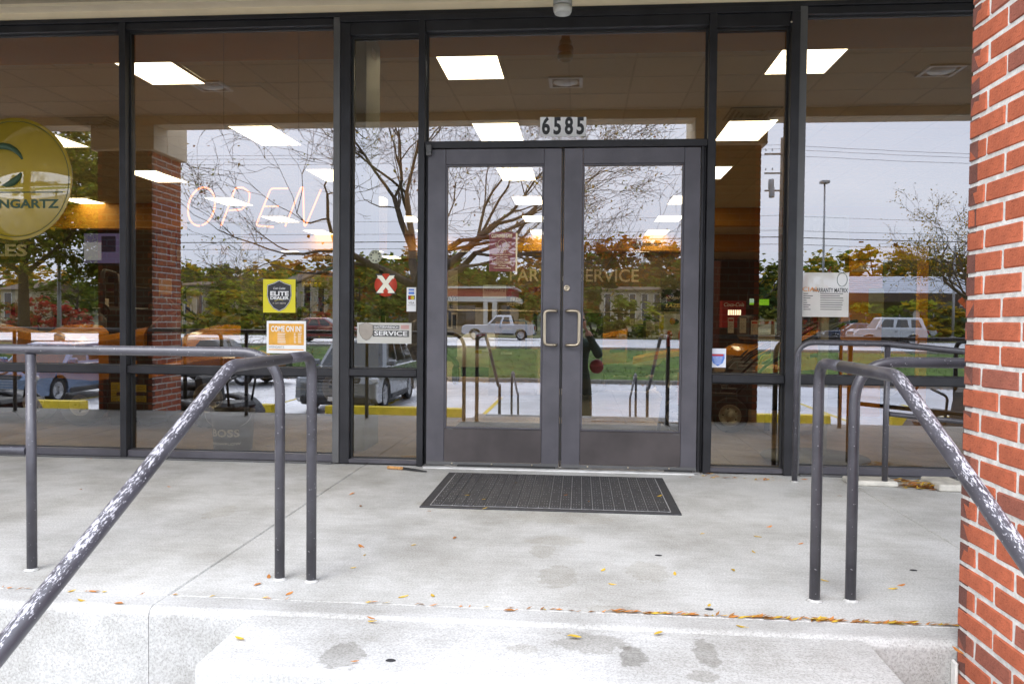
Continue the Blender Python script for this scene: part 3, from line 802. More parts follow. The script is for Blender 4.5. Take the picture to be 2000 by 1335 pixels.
# ------------------------------------------------------------------ builders shared by the showroom and the street
def wheel_at(parent, c, r, w, rim=.58, mt=None, mr=None, axis='y', nm='wheel', lugs=0, spokes=5):
    """wheel > tyre (own mesh), rim; axle along local y"""
    T = Matrix.Translation(c) @ (Matrix.Rotation(R_(90), 4, 'X') if axis == 'y' else Matrix.Rotation(R_(90), 4, 'Y'))
    h = w / 2
    o = MB().lathe([(r*rim, -h*.8), (r*.88, -h), (r*.97, -h*.75), (r, -h*.35), (r, h*.35), (r*.97, h*.75), (r*.88, h), (r*.87, h), (r*rim, h*.8)], 28, T, cap=False)
    for k in range(lugs):
        a = 2*math.pi*k/lugs; Tk = T @ Matrix.Rotation(a, 4, 'Z')
        o.box(r*.985, -h*.7, -.012, r*1.02, -h*.05, .012, 0, Tk @ Matrix.Rotation(R_(90), 4, 'X')); o.box(r*.985, h*.05, -.012, r*1.02, h*.7, .012, 0, Tk @ Matrix.Rotation(R_(90), 4, 'X'))
    wl = o.build(nm, mt or M_tyre, parent)
    m = MB().lathe([(.001, -h*.35), (r*rim*.35, -h*.4), (r*rim*.4, -h*.2), (r*rim*.85, -h*.3), (r*rim*.96, -h*.82), (r*rim*1.01, -h*.8), (r*rim*1.01, h*.8), (r*rim*.96, h*.82), (r*rim*.85, h*.3), (r*rim*.4, h*.2), (r*rim*.35, h*.4), (.001, h*.35)], 24, T, cap=False)
    for k in range(spokes):
        Tk = T @ Matrix.Rotation(2*math.pi*k/spokes, 4, 'Z')
        for sg in (-1, 1): m.lathe([(r*.05, sg*h*.2), (r*.05, sg*h*.36)], 8, Tk @ Matrix.Translation((r*rim*.62, 0, 0)), 1)
    m.build('rim', [mr or M_rim, M_black], wl)
    return wl
M_tyre = mat('tyre_rubber', (.016, .016, .017), .75, var=.2, scale=20)
M_rim = mat('silver_rim', (.42, .42, .42), .35, .7)
M_rimdirty = mat('pale_painted_rim', (.33, .31, .27), .6)
M_orange = mat('orange_paint', (.85, .33, .015), .25, coat=.5, var=.04)
M_yellow = mat('yellow_sheet', (.72, .58, .02), .6, var=.04)
M_seat = mat('black_vinyl', (.022, .022, .022), .5, bump=.1)
M_red = mat('dark_red_paint', (.19, .016, .018), .35, coat=.3)
M_gun = mat('gunmetal_plastic', (.055, .057, .06), .4)
M_steel = mat('brushed_steel', (.4, .4, .4), .35, .8)
M_tag = mat('price_tag_card', (.66, .60, .50), .7, var=.03)
M_tagred = mat('red_print', (.55, .035, .03), .6, var=.03)
M_tan = mat('cardboard', (.42, .28, .15), .85)
def zero_turn(label, loc, rz, deck, hood, mirror=1):
    """stand-on size riding mower; x forward"""
    t = thing('zero_turn_mower', label, 'riding mower', (0, 0, 0), 'zero turn mowers on display')
    b = lambda m, n, mt: m.build(n, mt, t)
    b(MB().prism([(-.1, -.66), (.62, -.66), (.74, -.4), (.74, .4), (.62, .66), (-.1, .66), (-.2, .3), (-.2, -.3)], .12, .26).prism([(0, -.45), (.6, -.45), (.6, .45), (0, .45)], .26, .30), 'cutting_deck', deck)
    m = MB()
    for s in (-1, 1):
        m.tube(fillet([(-.7, s*.3, .42), (.2, s*.32, .42), (.75, s*.42, .46), (1.02, s*.42, .46)], .1, 4), .032, 8)
    m.box(.95, -.46, .43, 1.05, .46, .49); m.box(-.75, -.33, .38, -.66, .33, .48)
    b(m, 'frame', deck)
    for s in (-1, 1):
        f = MB().box(1.0, s*.42 - .05, .44, 1.06, s*.42 + .05, .5)
        f.tube([(1.02, s*.42 - .085, .17), (1.0, s*.42 - .085, .36), (1.03, s*.42, .45), (1.0, s*.42 + .085, .36), (1.02, s*.42 + .085, .17)], .018, 8)
        b(f, 'caster_fork', deck)
        wheel_at(t, (1.02, s*.42, .165), .165, .13, .55, mr=M_rimdirty)
        wheel_at(t, (-.42, s*.50, .29), .29, .25, .56, lugs=22, mr=M_rimdirty)
        fe = MB(); rings = []
        for i in range(9):
            a = R_(20 + 140 * i / 8); rr = .36
            c0 = Vector((-.42 + math.cos(a)*rr*1.25, s*.49, .31 + math.sin(a)*rr))
            rings.append([c0 + Vector(q) for q in ((0, -.15, .0), (0, .15, .0), (.0, .15, .05), (0, -.15, .05))])
        fe.loft(rings); b(fe, 'fender', hood)
        b(MB().tube(fillet([(.05, s*.2, .45), (.08, s*.3, .95), (.15, s*.12, 1.02)], .06, 4), .015, 8), 'steering_lever', M_black)
    b(MB().cbox(-.35, -.26, .56, .15, .26, .66, .05), 'seat', M_seat)
    b(MB().cbox(-.42, -.25, .62, -.30, .25, 1.02, .05, T=Matrix.Translation((-.3, 0, .62)) @ Matrix.Rotation(R_(-12), 4, 'Y') @ Matrix.Translation((.3, 0, -.62))), 'seat_back', M_seat)
    b(MB().cbox(-.9, -.27, .48, -.48, .27, .80, .06).lathe([(.2, .80), (.21, .84), (.17, .9), (.02, .91)], 18, Matrix.Translation((-.7, 0, 0))), 'engine', M_gun)
    b(MB().tube(fillet([(-.5, -.36, .4), (-.5, -.36, 1.55), (-.5, .36, 1.55), (-.5, .36, .4)], .12, 5), .026, 10), 'roll_bar', M_black)
    b(MB().box(.55, -.3, .30, .98, .3, .33), 'foot_plate', M_black)
    t.location = loc; t.rotation_euler = (0, 0, rz); return t
def lawn_tractor(label, loc, rz, paint):
    t = thing('lawn_tractor', label, 'lawn tractor', (0, 0, 0), 'orange lawn tractors in the showroom')
    b = lambda m, n, mt: m.build(n, mt, t)
    def ring(x, w, z0, z1, k=.06): return [Vector((x, y, z)) for y, z in ((-w, z0), (-w, z1-k), (-w+k, z1), (0, z1+.02), (w-k, z1), (w, z1-k), (w, z0))]
    b(MB().loft([ring(1.0, .16, .52, .60, .02), ring(.94, .22, .42, .67, .03), ring(.6, .26, .40, .80, .05), ring(.12, .27, .45, .90, .07)], 0, False), 'hood', paint)
    b(MB().loft([ring(.90, .229, .50, .54, .01), ring(.14, .279, .60, .66, .01)], 0, False), 'hood_stripe', M_black)
    b(MB().loft([ring(.985, .12, .40, .50, .02), ring(1.0, .15, .36, .46, .02)]), 'grille', M_black)
    b(MB().loft([ring(.13, .2, .5, .9, .05), ring(.02, .21, .5, 1.0), ring(-.06, .17, .6, 1.03, .05)]), 'dashboard', M_black)
    m = MB(); rings = []
    for i in range(10):
        u = i / 9; x = .0 - 1.0*u
        z = .50 + .13*math.sin(min(1, u*1.25) * math.pi*.5) - max(0, u-.8)*.5
        rings.append([Vector((x, y, zz)) for y, zz in ((-.44, z-.06), (-.44, z), (-.38, z+.04), (.38, z+.04), (.44, z), (.44, z-.06), (.40, z-.04), (-.40, z-.04))])
    m.loft(rings, 0, False); b(m, 'fender_body', paint)
    b(MB().cbox(-.75, -.22, .68, -.32, .22, .78, .05), 'seat', M_seat)
    b(MB().cbox(-.86, -.22, .74, -.74, .22, 1.12, .05), 'seat_back', M_seat)
    sw = MB(); c = Vector((-.12, 0, 1.08)); tl = Matrix.Translation(c) @ Matrix.Rotation(R_(-35), 4, 'Y')
    sw.tube([(math.cos(a)*.17, math.sin(a)*.17, 0) for a in [2*math.pi*i/20 for i in range(20)]], .015, 8, closed=True, T=tl)
    sw.tube([(-.17, 0, 0), (0, 0, -.03), (.17, 0, 0)], .014, 6, T=tl); sw.tube([(0, 0, -.03), (0, 0, -.2)], .02, 8, T=tl)
    b(sw, 'steering_wheel', M_black)
    for s in (-1, 1):
        wheel_at(t, (.62, s*.38, .19), .19, .15, .5); wheel_at(t, (-.55, s*.40, .27), .27, .22, .5, lugs=20)
    b(MB().prism([(-.2, -.55), (.32, -.55), (.4, -.3), (.4, .3), (.32, .55), (-.2, .55)], .1, .22), 'cutting_deck', M_black)
    b(MB().box(-.15, -.42, .28, .3, .42, .31).box(-.9, -.3, .3, .9, .3, .4), 'frame', M_black)
    t.location = loc; t.rotation_euler = (0, 0, rz); return t
def walk_mower(label, loc, rz):
    t = thing('walk_behind_mower', label, 'mower', (0, 0, 0), 'black walk behind mowers by the right side window')
    b = lambda m, n, mt: m.build(n, mt, t)
    b(MB().cbox(-.28, -.26, .13, .30, .26, .27, .04), 'cutting_deck', M_black)
    b(MB().cbox(-.14, -.17, .27, .16, .17, .46, .04).lathe([(.13, .46), (.13, .52), (.08, .54)], 16).cbox(.16, -.08, .3, .22, .08, .4, .01), 'engine', M_gun)
    b(MB().cbox(-.95, -.2, .2, -.30, .2, .55, .08), 'grass_bag', M_seat)
    for s in (-1, 1):
        b(MB().tube(fillet([(-.2, s*.24, .25), (-.55, s*.25, .62), (-1.15, s*.25, .98), (-1.3, s*.12, 1.02)], .1, 4), .014, 8), 'handle_arm', M_black)
        b(MB().cbox(-.30, s*.285 - .02, .22, .12, s*.285 + .02, .36, .01), 'side_plate', M_black)
        wheel_at(t, (.26, s*.31, .125), .125, .07, .55); wheel_at(t, (-.24, s*.32, .16), .16, .08, .62)
    b(MB().tube([(-1.3, -.14, 1.02), (-1.3, .14, 1.02)], .014, 8), 'grip', M_black)
    t.location = loc; t.rotation_euler = (0, 0, rz); return t
# ------------------------------------------------------------------ people (skin modifier over a joint skeleton)
M_skin = mat('skin', (.50, .26, .17), .5, var=.05); M_hair = mat('grey_hair', (.16, .13, .11), .8)
M_greenjk = mat('dark_green_jacket', (.016, .040, .028), .8, bump=.3, bscale=30); M_olive = mat('olive_trousers', (.040, .043, .025), .85, bump=.3, bscale=25)
M_shirt = mat('black_shirt', (.017, .018, .018), .85, bump=.3, bscale=25); M_boot = mat('brown_boot', (.06, .035, .02), .6)
def person(name, label, joints, edges, mats, pick, head, head_dir, loc, hair, hands=(), group=None):
    t = thing(name, label, 'person', loc, group)
    me = bpy.data.meshes.new('body'); keys = list(joints)
    me.from_pydata([joints[k][0] for k in keys], [(keys.index(a), keys.index(b)) for a, b in edges], [])
    ob = bpy.data.objects.new('body', me); COL.objects.link(ob)
    sk = ob.modifiers.new('skin', 'SKIN'); sk.use_smooth_shade = True
    for i, k in enumerate(keys):
        r = joints[k][1]; me.skin_vertices[0].data[i].radius = r if isinstance(r, tuple) else (r, r)
    me.skin_vertices[0].data[keys.index('pelvis')].use_root = True
    ss = ob.modifiers.new('sub', 'SUBSURF'); ss.levels = 2; ss.render_levels = 2
    bpy.context.view_layer.update()
    ev = ob.evaluated_get(bpy.context.evaluated_depsgraph_get())
    m = MB()
    me2 = bpy.data.meshes.new_from_object(ev)
    m.add([v.co for v in me2.vertices], [tuple(p.vertices) for p in me2.polygons], 0, True)
    m.mi = [pick(me2.polygons[i].center) for i in range(len(me2.polygons))]
    bpy.data.objects.remove(ob)
    # head: skull, jaw, nose, ears, eyes, mouth
    hc = Vector(head); T = Matrix.Translation(hc) @ Matrix.Rotation(head_dir, 4, 'Z')     # local +y is where the face looks
    def hf(d):
        k = 1.
        if d.y > 0 and d.z < 0: k *= 1 - .10 * d.y * abs(d.x) * 2
        if d.z < -.3: k *= 1 - .12 * (-d.z - .3)
        return k
    m.ball((0, 0, 0), (.076, .098, .118), 20, 14, 2, T, hf)
    m.ball((0, .045, -.07), (.050, .050, .048), 12, 8, 2, T)
    m.ball((0, .100, -.012), (.014, .022, .026), 8, 6, 2, T)
    for s in (-1, 1):
        m.ball((s*.078, -.005, -.01), (.010, .02, .031), 8, 6, 2, T)
        m.ball((s*.031, .086, .016), (.013, .010, .009), 8, 6, 3, T)
        m.ball((s*.031, .092, .034), (.02, .008, .005), 8, 5, 3, T)
    m.ball((0, .091, -.058), (.022, .008, .006), 8, 5, 3, T)
    for (wrist, tip, up, curl) in hands:
        wrist, tip, up = Vector(wrist), Vector(tip), Vector(up)
        d = (tip - wrist).normalized(); sd = d.cross(up).normalized(); up = sd.cross(d)
        L = .095
        m.loft([[wrist + d*L*k + sd*a*w_ + up*b*.016 for a, b in ((-1, -.6), (-1, .6), (0, 1), (1, .6), (1, -.6), (0, -1))] for k, w_ in ((0, .026), (.35, .036), (.8, .042), (1, .041))], 2)
        for i, (o, ln) in enumerate(((-.031, .068), (-.0105, .078), (.0105, .073), (.031, .058))):
            p0 = wrist + d*L*.92 + sd*o; pts = [p0]; dd = d.copy()
            for k in range(3):
                dd = (dd - up * curl).normalized(); pts.append(pts[-1] + dd * ln * (.45, .32, .23)[k])
            m.tube(pts, .009, 8, radii=[.0098, .0092, .0085, .0068], mi=2)
        th = [wrist + d*.02 - sd*.026, wrist + d*.055 - sd*.055 - up*.012, wrist + d*.09 - sd*.055 - up*.035]
        m.tube(th, .01, 8, radii=[.014, .011, .008], mi=2)
    m.build('body', mats, t)
    if hair: MB().ball((0, -.012, .022), (.082, .100, .106), 18, 10, 0, T, lambda d: 1.0 if (d.z > .15 or d.y < -.25) else .8).build('hair', M_hair, t)
    return t
# ------------------------------------------------------------------ showroom: floor, ceiling, walls
ZC = 3.45
def tiled(name, m):
    return m
M_floor = mat('tan_floor_tile', (.36, .255, .155), .34, var=.2, scale=5, rand=.07, bump=.05)
M_grout = mat('dark_grout', (.10, .075, .05), .9)
fl = MB().box(-12, .111, -.06, 9, 26, -.004).build('floor', M_grout, None, kind='structure')
TS = .305; tm = None; cells = []
for i in range(-30, 24):
    for j in range(0, 85): cells.append((i, j))
def vis(i, j): return -3.9 - .25*j*TS < i*TS < 2.6 + .2*j*TS
near = sorted([c for c in cells if vis(*c)], key=lambda c: c[1]*1.0 + abs(c[0] + .5)*.02)[:300]; ns = set(near)
tmesh = MB().cbox(.0012, .0012, -.004, TS - .0018, TS - .0018, .0, .0012).mesh('tile', M_floor)
for (i, j) in near:
    o = bpy.data.objects.new('tile', tmesh); COL.objects.link(o); o.parent = fl; o.location = (i*TS - .02, .112 + j*TS, rnd.uniform(-.0003, .0003))
m = MB()
for (i, j) in cells:
    if (i, j) not in ns and (i*TS > -11.8 and i*TS < 8.6): m.quad((i*TS - .02, .114 + j*TS, 0), (i*TS + TS - .025, .114 + j*TS, 0), (i*TS + TS - .025, .109 + j*TS + TS, 0), (i*TS - .02, .109 + j*TS + TS, 0))
m.build('far_tiles', M_floor, fl, kind='stuff')
M_ceil = mat('acoustic_ceiling_tile', (.66, .64, .58), .95, var=.05, scale=60, rand=.05, bump=.2, bscale=200)
M_tbar = mat('ceiling_grid_metal', (.50, .48, .43), .6)
ce = MB().box(-12, .25, ZC + .03, 9, 26, ZC + .06).build('ceiling', M_ceil, None, kind='structure')
GX, GY, OX, OY = .63, .572, -.677 + .035, 1.64
LCOLS = [-3, -2, -1, 0, 1]; LROWS = range(0, 9)
lit = set()
UNLIT = set()
for a in LCOLS:
    for r in LROWS: lit.add((5*a - 1, 5*r)); lit.add((5*a - 1, 5*r + 1))
tmc = MB().cbox(.006, .006, 0, GX - .006, GY - .006, .014, .003).mesh('ceiling_tile', M_ceil)
vents = {(8, 4), (-13, 4)}
for a, r in list(vents): pass
cc = []
for i in range(-18, 16):
    for j in range(-2, 42):
        if (i, j) in lit or (i, j) in vents: continue
        cc.append((i, j))
def seen(c):
    x, y = OX + c[0]*GX, OY + c[1]*GY; return -4.5 - .75*max(y, 0) < x < 2.6 + .45*max(y, 0) and y > .6
nearc = sorted([c for c in cc if seen(c)], key=lambda c: c[1])[:300]; nset = set(nearc)
for c in nearc:
    o = bpy.data.objects.new('ceiling_tile', tmc); COL.objects.link(o); o.parent = ce; o.location = (OX + c[0]*GX, OY + c[1]*GY, ZC + .002 + rnd.uniform(0, .002))
m = MB()
for c in cc:
    if c not in nset: x, y = OX + c[0]*GX, OY + c[1]*GY; m.quad((x + .006, y + .006, ZC + .003), (x + .006, y + GY - .006, ZC + .003), (x + GX - .006, y + GY - .006, ZC + .003), (x + GX - .006, y + .006, ZC + .003))
m.build('far_ceiling_tiles', M_ceil, ce, kind='stuff')
m = MB()
for i in range(-18, 17): m.box(OX + i*GX - .011, .3, ZC - .001, OX + i*GX + .011, 25.9, ZC + .0015)
for j in range(-2, 43): m.box(-12, OY + j*GY - .010, ZC - .0005, 9, OY + j*GY + .010, ZC + .001)
m.build('ceiling_grid', M_tbar, ce, kind='stuff')
M_lit = emit('lit_diffuser', (1, .965, .90), 5.2)
fr_m = MB(); a_, b_ = GX*1, GY*2
for q in ((.008, .008, a_-.008, .03), (.008, b_-.03, a_-.008, b_-.008), (.008, .03, .03, b_-.03), (a_-.03, .03, a_-.008, b_-.03)): fr_m.box(q[0], q[1], -.004, q[2], q[3], .012)
fr_me = fr_m.mesh('frame', M_white); df_me = MB().box(.0305, .0305, -.001, a_-.0305, b_-.0305, .006).mesh('diffuser', M_lit)
rowword = ['first', 'second', 'third', 'fourth', 'fifth', 'sixth', 'seventh', 'eighth', 'ninth']
colword = {-3: 'far left column', -2: 'left column', -1: 'second column from the left', 0: 'column over the doors', 1: 'right column'}
LT = []
for r in LROWS:
    for a in LCOLS:
        t = thing('ceiling_light', 'lit white ceiling panel, %s row from the glass, %s' % (rowword[r], colword[a]), 'ceiling light', (OX + (5*a-1)*GX, OY + 5*r*GY, ZC - .003), 'lit ceiling panels of the showroom')
        for n_, me in (('frame', fr_me), ('diffuser', df_me)):
            o = bpy.data.objects.new(n_, me); COL.objects.link(o); o.parent = t
# dead panel, vents, sprinklers
q0 = flat(500, 197, ZC)
t = thing('ceiling_light', 'unlit grey ceiling panel between the lit ones above the open sign', 'ceiling light', (q0.x - .28, q0.y - .55, ZC - .008))
MB().box(q0.x - .28, q0.y - .55, ZC - .008, q0.x + .28, q0.y + .55, ZC - .003).build('diffuser', mat('dead_diffuser', (.72, .72, .74), .5, var=.02), t)
M_vent = mat('vent_metal', (.16, .14, .11), .6)
for (px, py), lab in (((1468, 222), 'dark louvred air vent in the ceiling above the right side window'), ((195, 240), 'dark louvred air vent in the ceiling above the yellow disc')):
    p = flat(px, py, ZC); t = thing('air_vent', lab, 'air vent', (p.x, p.y, ZC - .02), 'ceiling air vents')
    MB().box(p.x - .29, p.y - .29, ZC - .006, p.x + .29, p.y + .29, ZC - .002).build('plate', M_vent, t)
    for k in range(4):
        s = .27 - .06*k
        m = MB()
        for (x0, y0, x1, y1) in ((-s, -s, s, -s + .018), (-s, s - .018, s, s), (-s, -s + .018, -s + .018, s - .018), (s - .018, -s + .018, s, s - .018)): m.box(p.x + x0, p.y + y0, ZC - .02 - .006*k, p.x + x1, p.y + y1, ZC - .0065)
        m.build('louvre', M_tbar, t)
for (px, py), lab in (((177, 122), 'left window'), ((741, 106), 'left side window'), ((1489, 95), 'right side window')):
    p = flat(px, py, ZC - .05); t = thing('sprinkler', 'dark brass sprinkler head in the ceiling above the ' + lab, 'sprinkler', (p.x, p.y, ZC), 'ceiling sprinklers')
    MB().lathe([(.04, -.002), (.042, -.008), (.02, -.014), (.01, -.016), (.01, -.035)], 14, Matrix.Translation((p.x, p.y, ZC))).build('escutcheon', M_vent, t)
    m = MB().tube([(p.x - .012, p.y, ZC - .03), (p.x - .016, p.y, ZC - .05), (p.x, p.y, ZC - .065), (p.x + .016, p.y, ZC - .05), (p.x + .012, p.y, ZC - .03)], .003, 6)
    m.lathe([(.02, -.066), (.02, -.07)], 12, Matrix.Translation((p.x, p.y, ZC))).build('deflector', M_vent, t)
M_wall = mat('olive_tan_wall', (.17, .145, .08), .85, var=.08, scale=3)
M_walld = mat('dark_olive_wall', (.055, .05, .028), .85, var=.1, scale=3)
M_band = mat('orange_painted_band', (.52, .24, .014), .6, var=.05, scale=2)
M_dark = mat('dark_partition', (.03, .028, .026), .8)
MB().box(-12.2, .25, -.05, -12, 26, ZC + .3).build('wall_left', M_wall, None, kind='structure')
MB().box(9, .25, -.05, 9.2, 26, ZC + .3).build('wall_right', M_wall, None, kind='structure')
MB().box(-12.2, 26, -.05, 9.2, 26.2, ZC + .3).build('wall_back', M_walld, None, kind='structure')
MB().box(-12, .25, 3.16, 9, 1.22, ZC - .004).build('bulkhead', M_band, None, kind='structure')
MB().box(-12, .112, 3.06, 9, .2495, ZC + .3).build('lintel', M_band, None, kind='structure')
b2 = at(1000, 489, 17.0).z
MB().box(-12, 17.0, b2, 9, 17.35, ZC - .004).build('bulkhead', M_band, None, kind='structure')
xx = at(1372, 430, 11.9).x
MB().box(xx, 11.9, at(1440, 440, 11.9).z, 9, 12.2, ZC - .004).build('bulkhead', M_band, None, kind='structure')
xx2 = at(352, 430, 11.0).x
MB().box(-12, 11.0, at(300, 446, 11).z, xx2, 11.3, ZC - .004).build('bulkhead', M_band, None, kind='structure')
# parts-and-service wall under the bulkhead
def sc(Y): return (Y + 5.243) / FPX
def board(name, label, cat, a, b, Y, m, th=.02, frame=None, group=None, y1=None):
    """flat sign or picture standing at distance Y inside, corners given where the photo shows them"""
    p, q = at(a[0], a[1], Y), at(b[0], b[1], Y)
    t = thing(name, label, cat, ((p.x+q.x)/2, Y, min(p.z, q.z)), group)
    MB().cbox(p.x, Y, q.z, q.x, Y + th, p.z, .003).build('panel', m, t)
    if frame:
        w = .03; mm = MB()
        mm.box(p.x - w, Y - .01, q.z - w, p.x - .0005, Y + th, p.z + w); mm.box(q.x + .0005, Y - .01, q.z - w, q.x + w, Y + th, p.z + w)
        mm.box(p.x, Y - .01, p.z + .0005, q.x, Y + th, p.z + w); mm.box(p.x, Y - .01, q.z - w, q.x, Y + th, q.z - .0005)
        mm.build('frame', frame, t)
    return t
def words(t, s, px, py, hpx, Y, m, fit=None, bold=0., align='CENTER', shear=0., depth=.002, xs=1., spacing=1., name='lettering'):
    k = sc(Y)
    return text(s, hpx * k, m, face_y(at(px, py, Y)), t, name, bold, xs, depth, align, shear, fit * k if fit else None, spacing)
def patch(t, a, b, Y, m, name='printed_patch', th=.0015):
    p, q = at(a[0], a[1], Y), at(b[0], b[1], Y)
    return MB().box(p.x, Y - th, q.z, q.x, Y, p.z).build(name, m, t)
pw = board('service_wall', 'olive partition wall with parts and service lettering under the orange band', 'wall', (880, 491), (1345, 662), 17.3, M_wall, .1)
words(pw, 'PARTS & SERVICE', 1120, 539, 24, 17.29, mat('cream_lettering', (.72, .66, .48), .6), fit=250, bold=.012)
pl2 = board('slat_wall', 'tan slat wall hung with yellow jugs and parts seen through the second window', 'wall', (495, 498), (690, 640), 16.8, M_dark, .06)
p, q = at(495, 500, 16.77), at(690, 640, 16.77)
M_slat = mat('tan_slat', (.30, .24, .13), .7)
n = 16
for k in range(n):
    z0 = q.z + (p.z - q.z) * k / n; MB().cbox(p.x, 16.772, z0 + .008, q.x, 16.798, z0 + (p.z - q.z)/n - .004, .004).build('slat', M_slat, pl2)
for k in range(6):
    c = at(584 + 8*k, 555, 16.6); t = thing('oil_jug', 'yellow oil jug standing in a row on the slat wall shelf', 'jug', (c.x, 16.6, c.z - .07), 'yellow oil jugs on the slat wall')
    MB().cbox(c.x - .043, 16.55, c.z - .08, c.x + .043, 16.68, c.z + .05, .02).build('bottle', M_yellow, t); MB().lathe([(.02, .05), (.02, .075)], 10, Matrix.Translation((c.x - .01, 16.6, c.z))).build('cap', M_black, t)
c0, c1 = at(575, 564, 16.6), at(640, 564, 16.6)
tag(MB().box(c0.x, 16.45, c0.z - .03, c1.x, 16.75, c0.z - .005).build('shelf', M_black), 'narrow black shelf under the yellow oil jugs', 'shelf')
mm = MB()
for k in range(70):
    x = rnd.uniform(505, 640); y = rnd.choice((574, 584, 594, 605, 618)); c = at(x, y, 16.6); s = rnd.uniform(.03, .07)
    mm.box(c.x - s*.6, 16.62, c.z - s, c.x + s*.6, 16.70, c.z + s, rnd.randrange(4))
mm.build('hung_merchandise', [M_black, M_gun, M_red, M_tag], None, kind='stuff')
# green swoosh sign
mm = MB(); rings = []
for i in range(15):
    a = R_(182 - 92*i/14); c = at(615, 575, 15.5) + Vector((math.cos(a)*.72*(1.0 if i < 14 else 1), 0, math.sin(a)*.80)); o_ = Vector((math.cos(a), 0, math.sin(a)))
    rings.append([c - o_*.16, c + o_*.16, c + o_*.16 + Vector((0, .03, 0)), c - o_*.16 + Vector((0, .03, 0))])
c = at(618, 522, 15.5); e = at(655, 522, 15.5)
mm.loft(rings, 0, False)
last = rings[-1]; mm.loft([last, [v + Vector((e.x - c.x, 0, 0)) for v in last]], 0, False)
tag(mm.build('green_sign', mat('green_sign_face', (.012, .10, .03), .5)), 'curved green arch sign on the slat wall behind the yellow dealer sticker', 'sign')
# pictures and notices on the far left wall
ww = board('office_wall', 'tan office wall hung with pictures behind the sales counter', 'wall', (150, 440), (470, 640), 13.2, M_wall, .1)
def gpic(name, cols, z0=0, scale=3.):
    return mat(name, cols, .6, var=.35, scale=scale, detail=2)
t = board('wall_picture', 'framed picture of a standing figure on the office wall', 'picture', (307, 456), (343, 518), 13.1, gpic('faded_picture_print', (.34, .30, .20)), .02, M_dark)
patch(t, (327, 473), (332, 512), 13.1, M_red, 'printed_figure'); patch(t, (326, 470), (333, 478), 13.098, M_tag, 'printed_head')
board('notice_board', 'pale green notice sheet beside the framed picture', 'notice', (343, 482), (357, 508), 13.1, mat('pale_green_paper', (.50, .55, .33), .7))
t = board('wall_poster', 'orange sunset poster with dark trees on the office wall', 'poster', (409, 479), (446, 503), 13.1, gpic('sunset_print', (.50, .28, .13)))
patch(t, (426, 487), (432, 502), 13.1, M_dark, 'printed_tree'); patch(t, (410, 497), (446, 503), 13.1, mat('dark_print', (.10, .09, .07), .7), 'printed_ground')
t = board('lit_notice', 'bright yellow lit notice on the office wall behind the counter', 'notice', (310, 544), (335, 580), 13.0, mat('bright_yellow_paper', (.85, .66, .30), .7)); 
board('office_door', 'pale wooden office door right of the brick pillar reflection', 'door', (356, 551), (390, 640), 13.05, mat('pale_wood_door', (.50, .42, .25), .6), .04, mat('brown_door_trim', (.24, .13, .06), .6))
# blue projector panels
M_scr = emit('blue_screen_glow', (.12, .11, .30), .42)
t = board('display_screen', 'wide blue tinted display screen above the sales counter', 'screen', (160, 453), (262, 518), 11.8, M_black, .05)
patch(t, (164, 456), (259, 514), 11.8, M_scr, 'screen_glass', .003)
patch(t, (198, 461), (226, 492), 11.796, emit('dark_screen_picture', (.03, .03, .07), .3), 'screen_picture')
patch(t, (164, 473), (198, 508), 11.796, emit('pale_screen_window', (.30, .33, .52), .5), 'screen_window')
# sales counter, its clutter and the man behind it
p, q = at(175, 602, 10), at(300, 602, 10)
t = thing('sales_counter', 'long black sales counter with pale papers on it', 'counter', ((p.x+q.x)/2, 10.4, 0))
MB().cbox(p.x, 10, .0, q.x, 10.8, p.z - .04, .01).build('base', M_dark, t); MB().cbox(p.x - .05, 9.95, p.z - .0395, q.x + .05, 10.85, p.z, .008).build('counter_top', M_black, t)
for (a, b, lab, nm) in (((264, 598), (279, 600.5), 'white sheet of paper lying on the sales counter', 'paper_sheet'), ((186, 593), (200, 595), 'white folder lying at the left of the sales counter', 'folder')):
    u, v = at(a[0], a[1], 10.2), at(b[0], b[1], 10.2); tag(MB().box(u.x, 10.1, p.z + .001, v.x, 10.4, p.z + .02).build(nm, M_white), lab, 'paper')
t = board('counter_card', 'cream notice card with two dark squares standing on the counter', 'notice', (199, 583), (212, 607), 9.9, M_tag)
patch(t, (201, 585), (206, 588), 9.9, M_ink); patch(t, (201, 600), (207, 604), 9.9, M_ink)
t = thing('storage_shelf', 'metal shelf unit with boxes against the office wall', 'shelf', at(215, 620, 12.5))
for py in (552, 569, 590): u, v = at(193, py, 12.5), at(240, py, 12.5); MB().box(u.x, 12.3, u.z - .02, v.x, 12.7, u.z).build('shelf_board', M_steel, t)
for px in (194, 214, 239): u, v = at(px, 550, 12.5), at(px, 640, 12.5); MB().box(u.x - .012, 12.31, v.z, u.x + .012, 12.34, u.z).build('upright', M_steel, t)
for (a, b, mt_, lab) in (((227, 535), (233, 552), M_white, 'tall white box on the top shelf by the window mullion'), ((216, 540), (224, 552), M_dark, 'black box on the top shelf beside the white box'), ((215, 564), (232, 569), M_red, 'flat red box on the middle shelf of the storage unit')):
    u, v = at(*a, 12.45), at(*b, 12.45); tag(MB().cbox(u.x, 12.35, v.z + .001, v.x, 12.6, u.z, .005).build('box', mt_), lab, 'box')
u = at(222, 600, 9.4); t = thing('monitor', 'black computer monitor turned away on the sales counter', 'monitor', (u.x, 10.3, p.z))
MB().cbox(u.x - .28, 10.3, p.z + .1, u.x + .28, 10.34, p.z + .45, .008).build('screen_back', M_black, t); MB().box(u.x - .04, 10.3, p.z + .02, u.x + .04, 10.33, p.z + .0995).cbox(u.x - .12, 10.22, p.z + .0005, u.x + .12, 10.44, p.z + .0195, .004).build('stand', M_black, t)
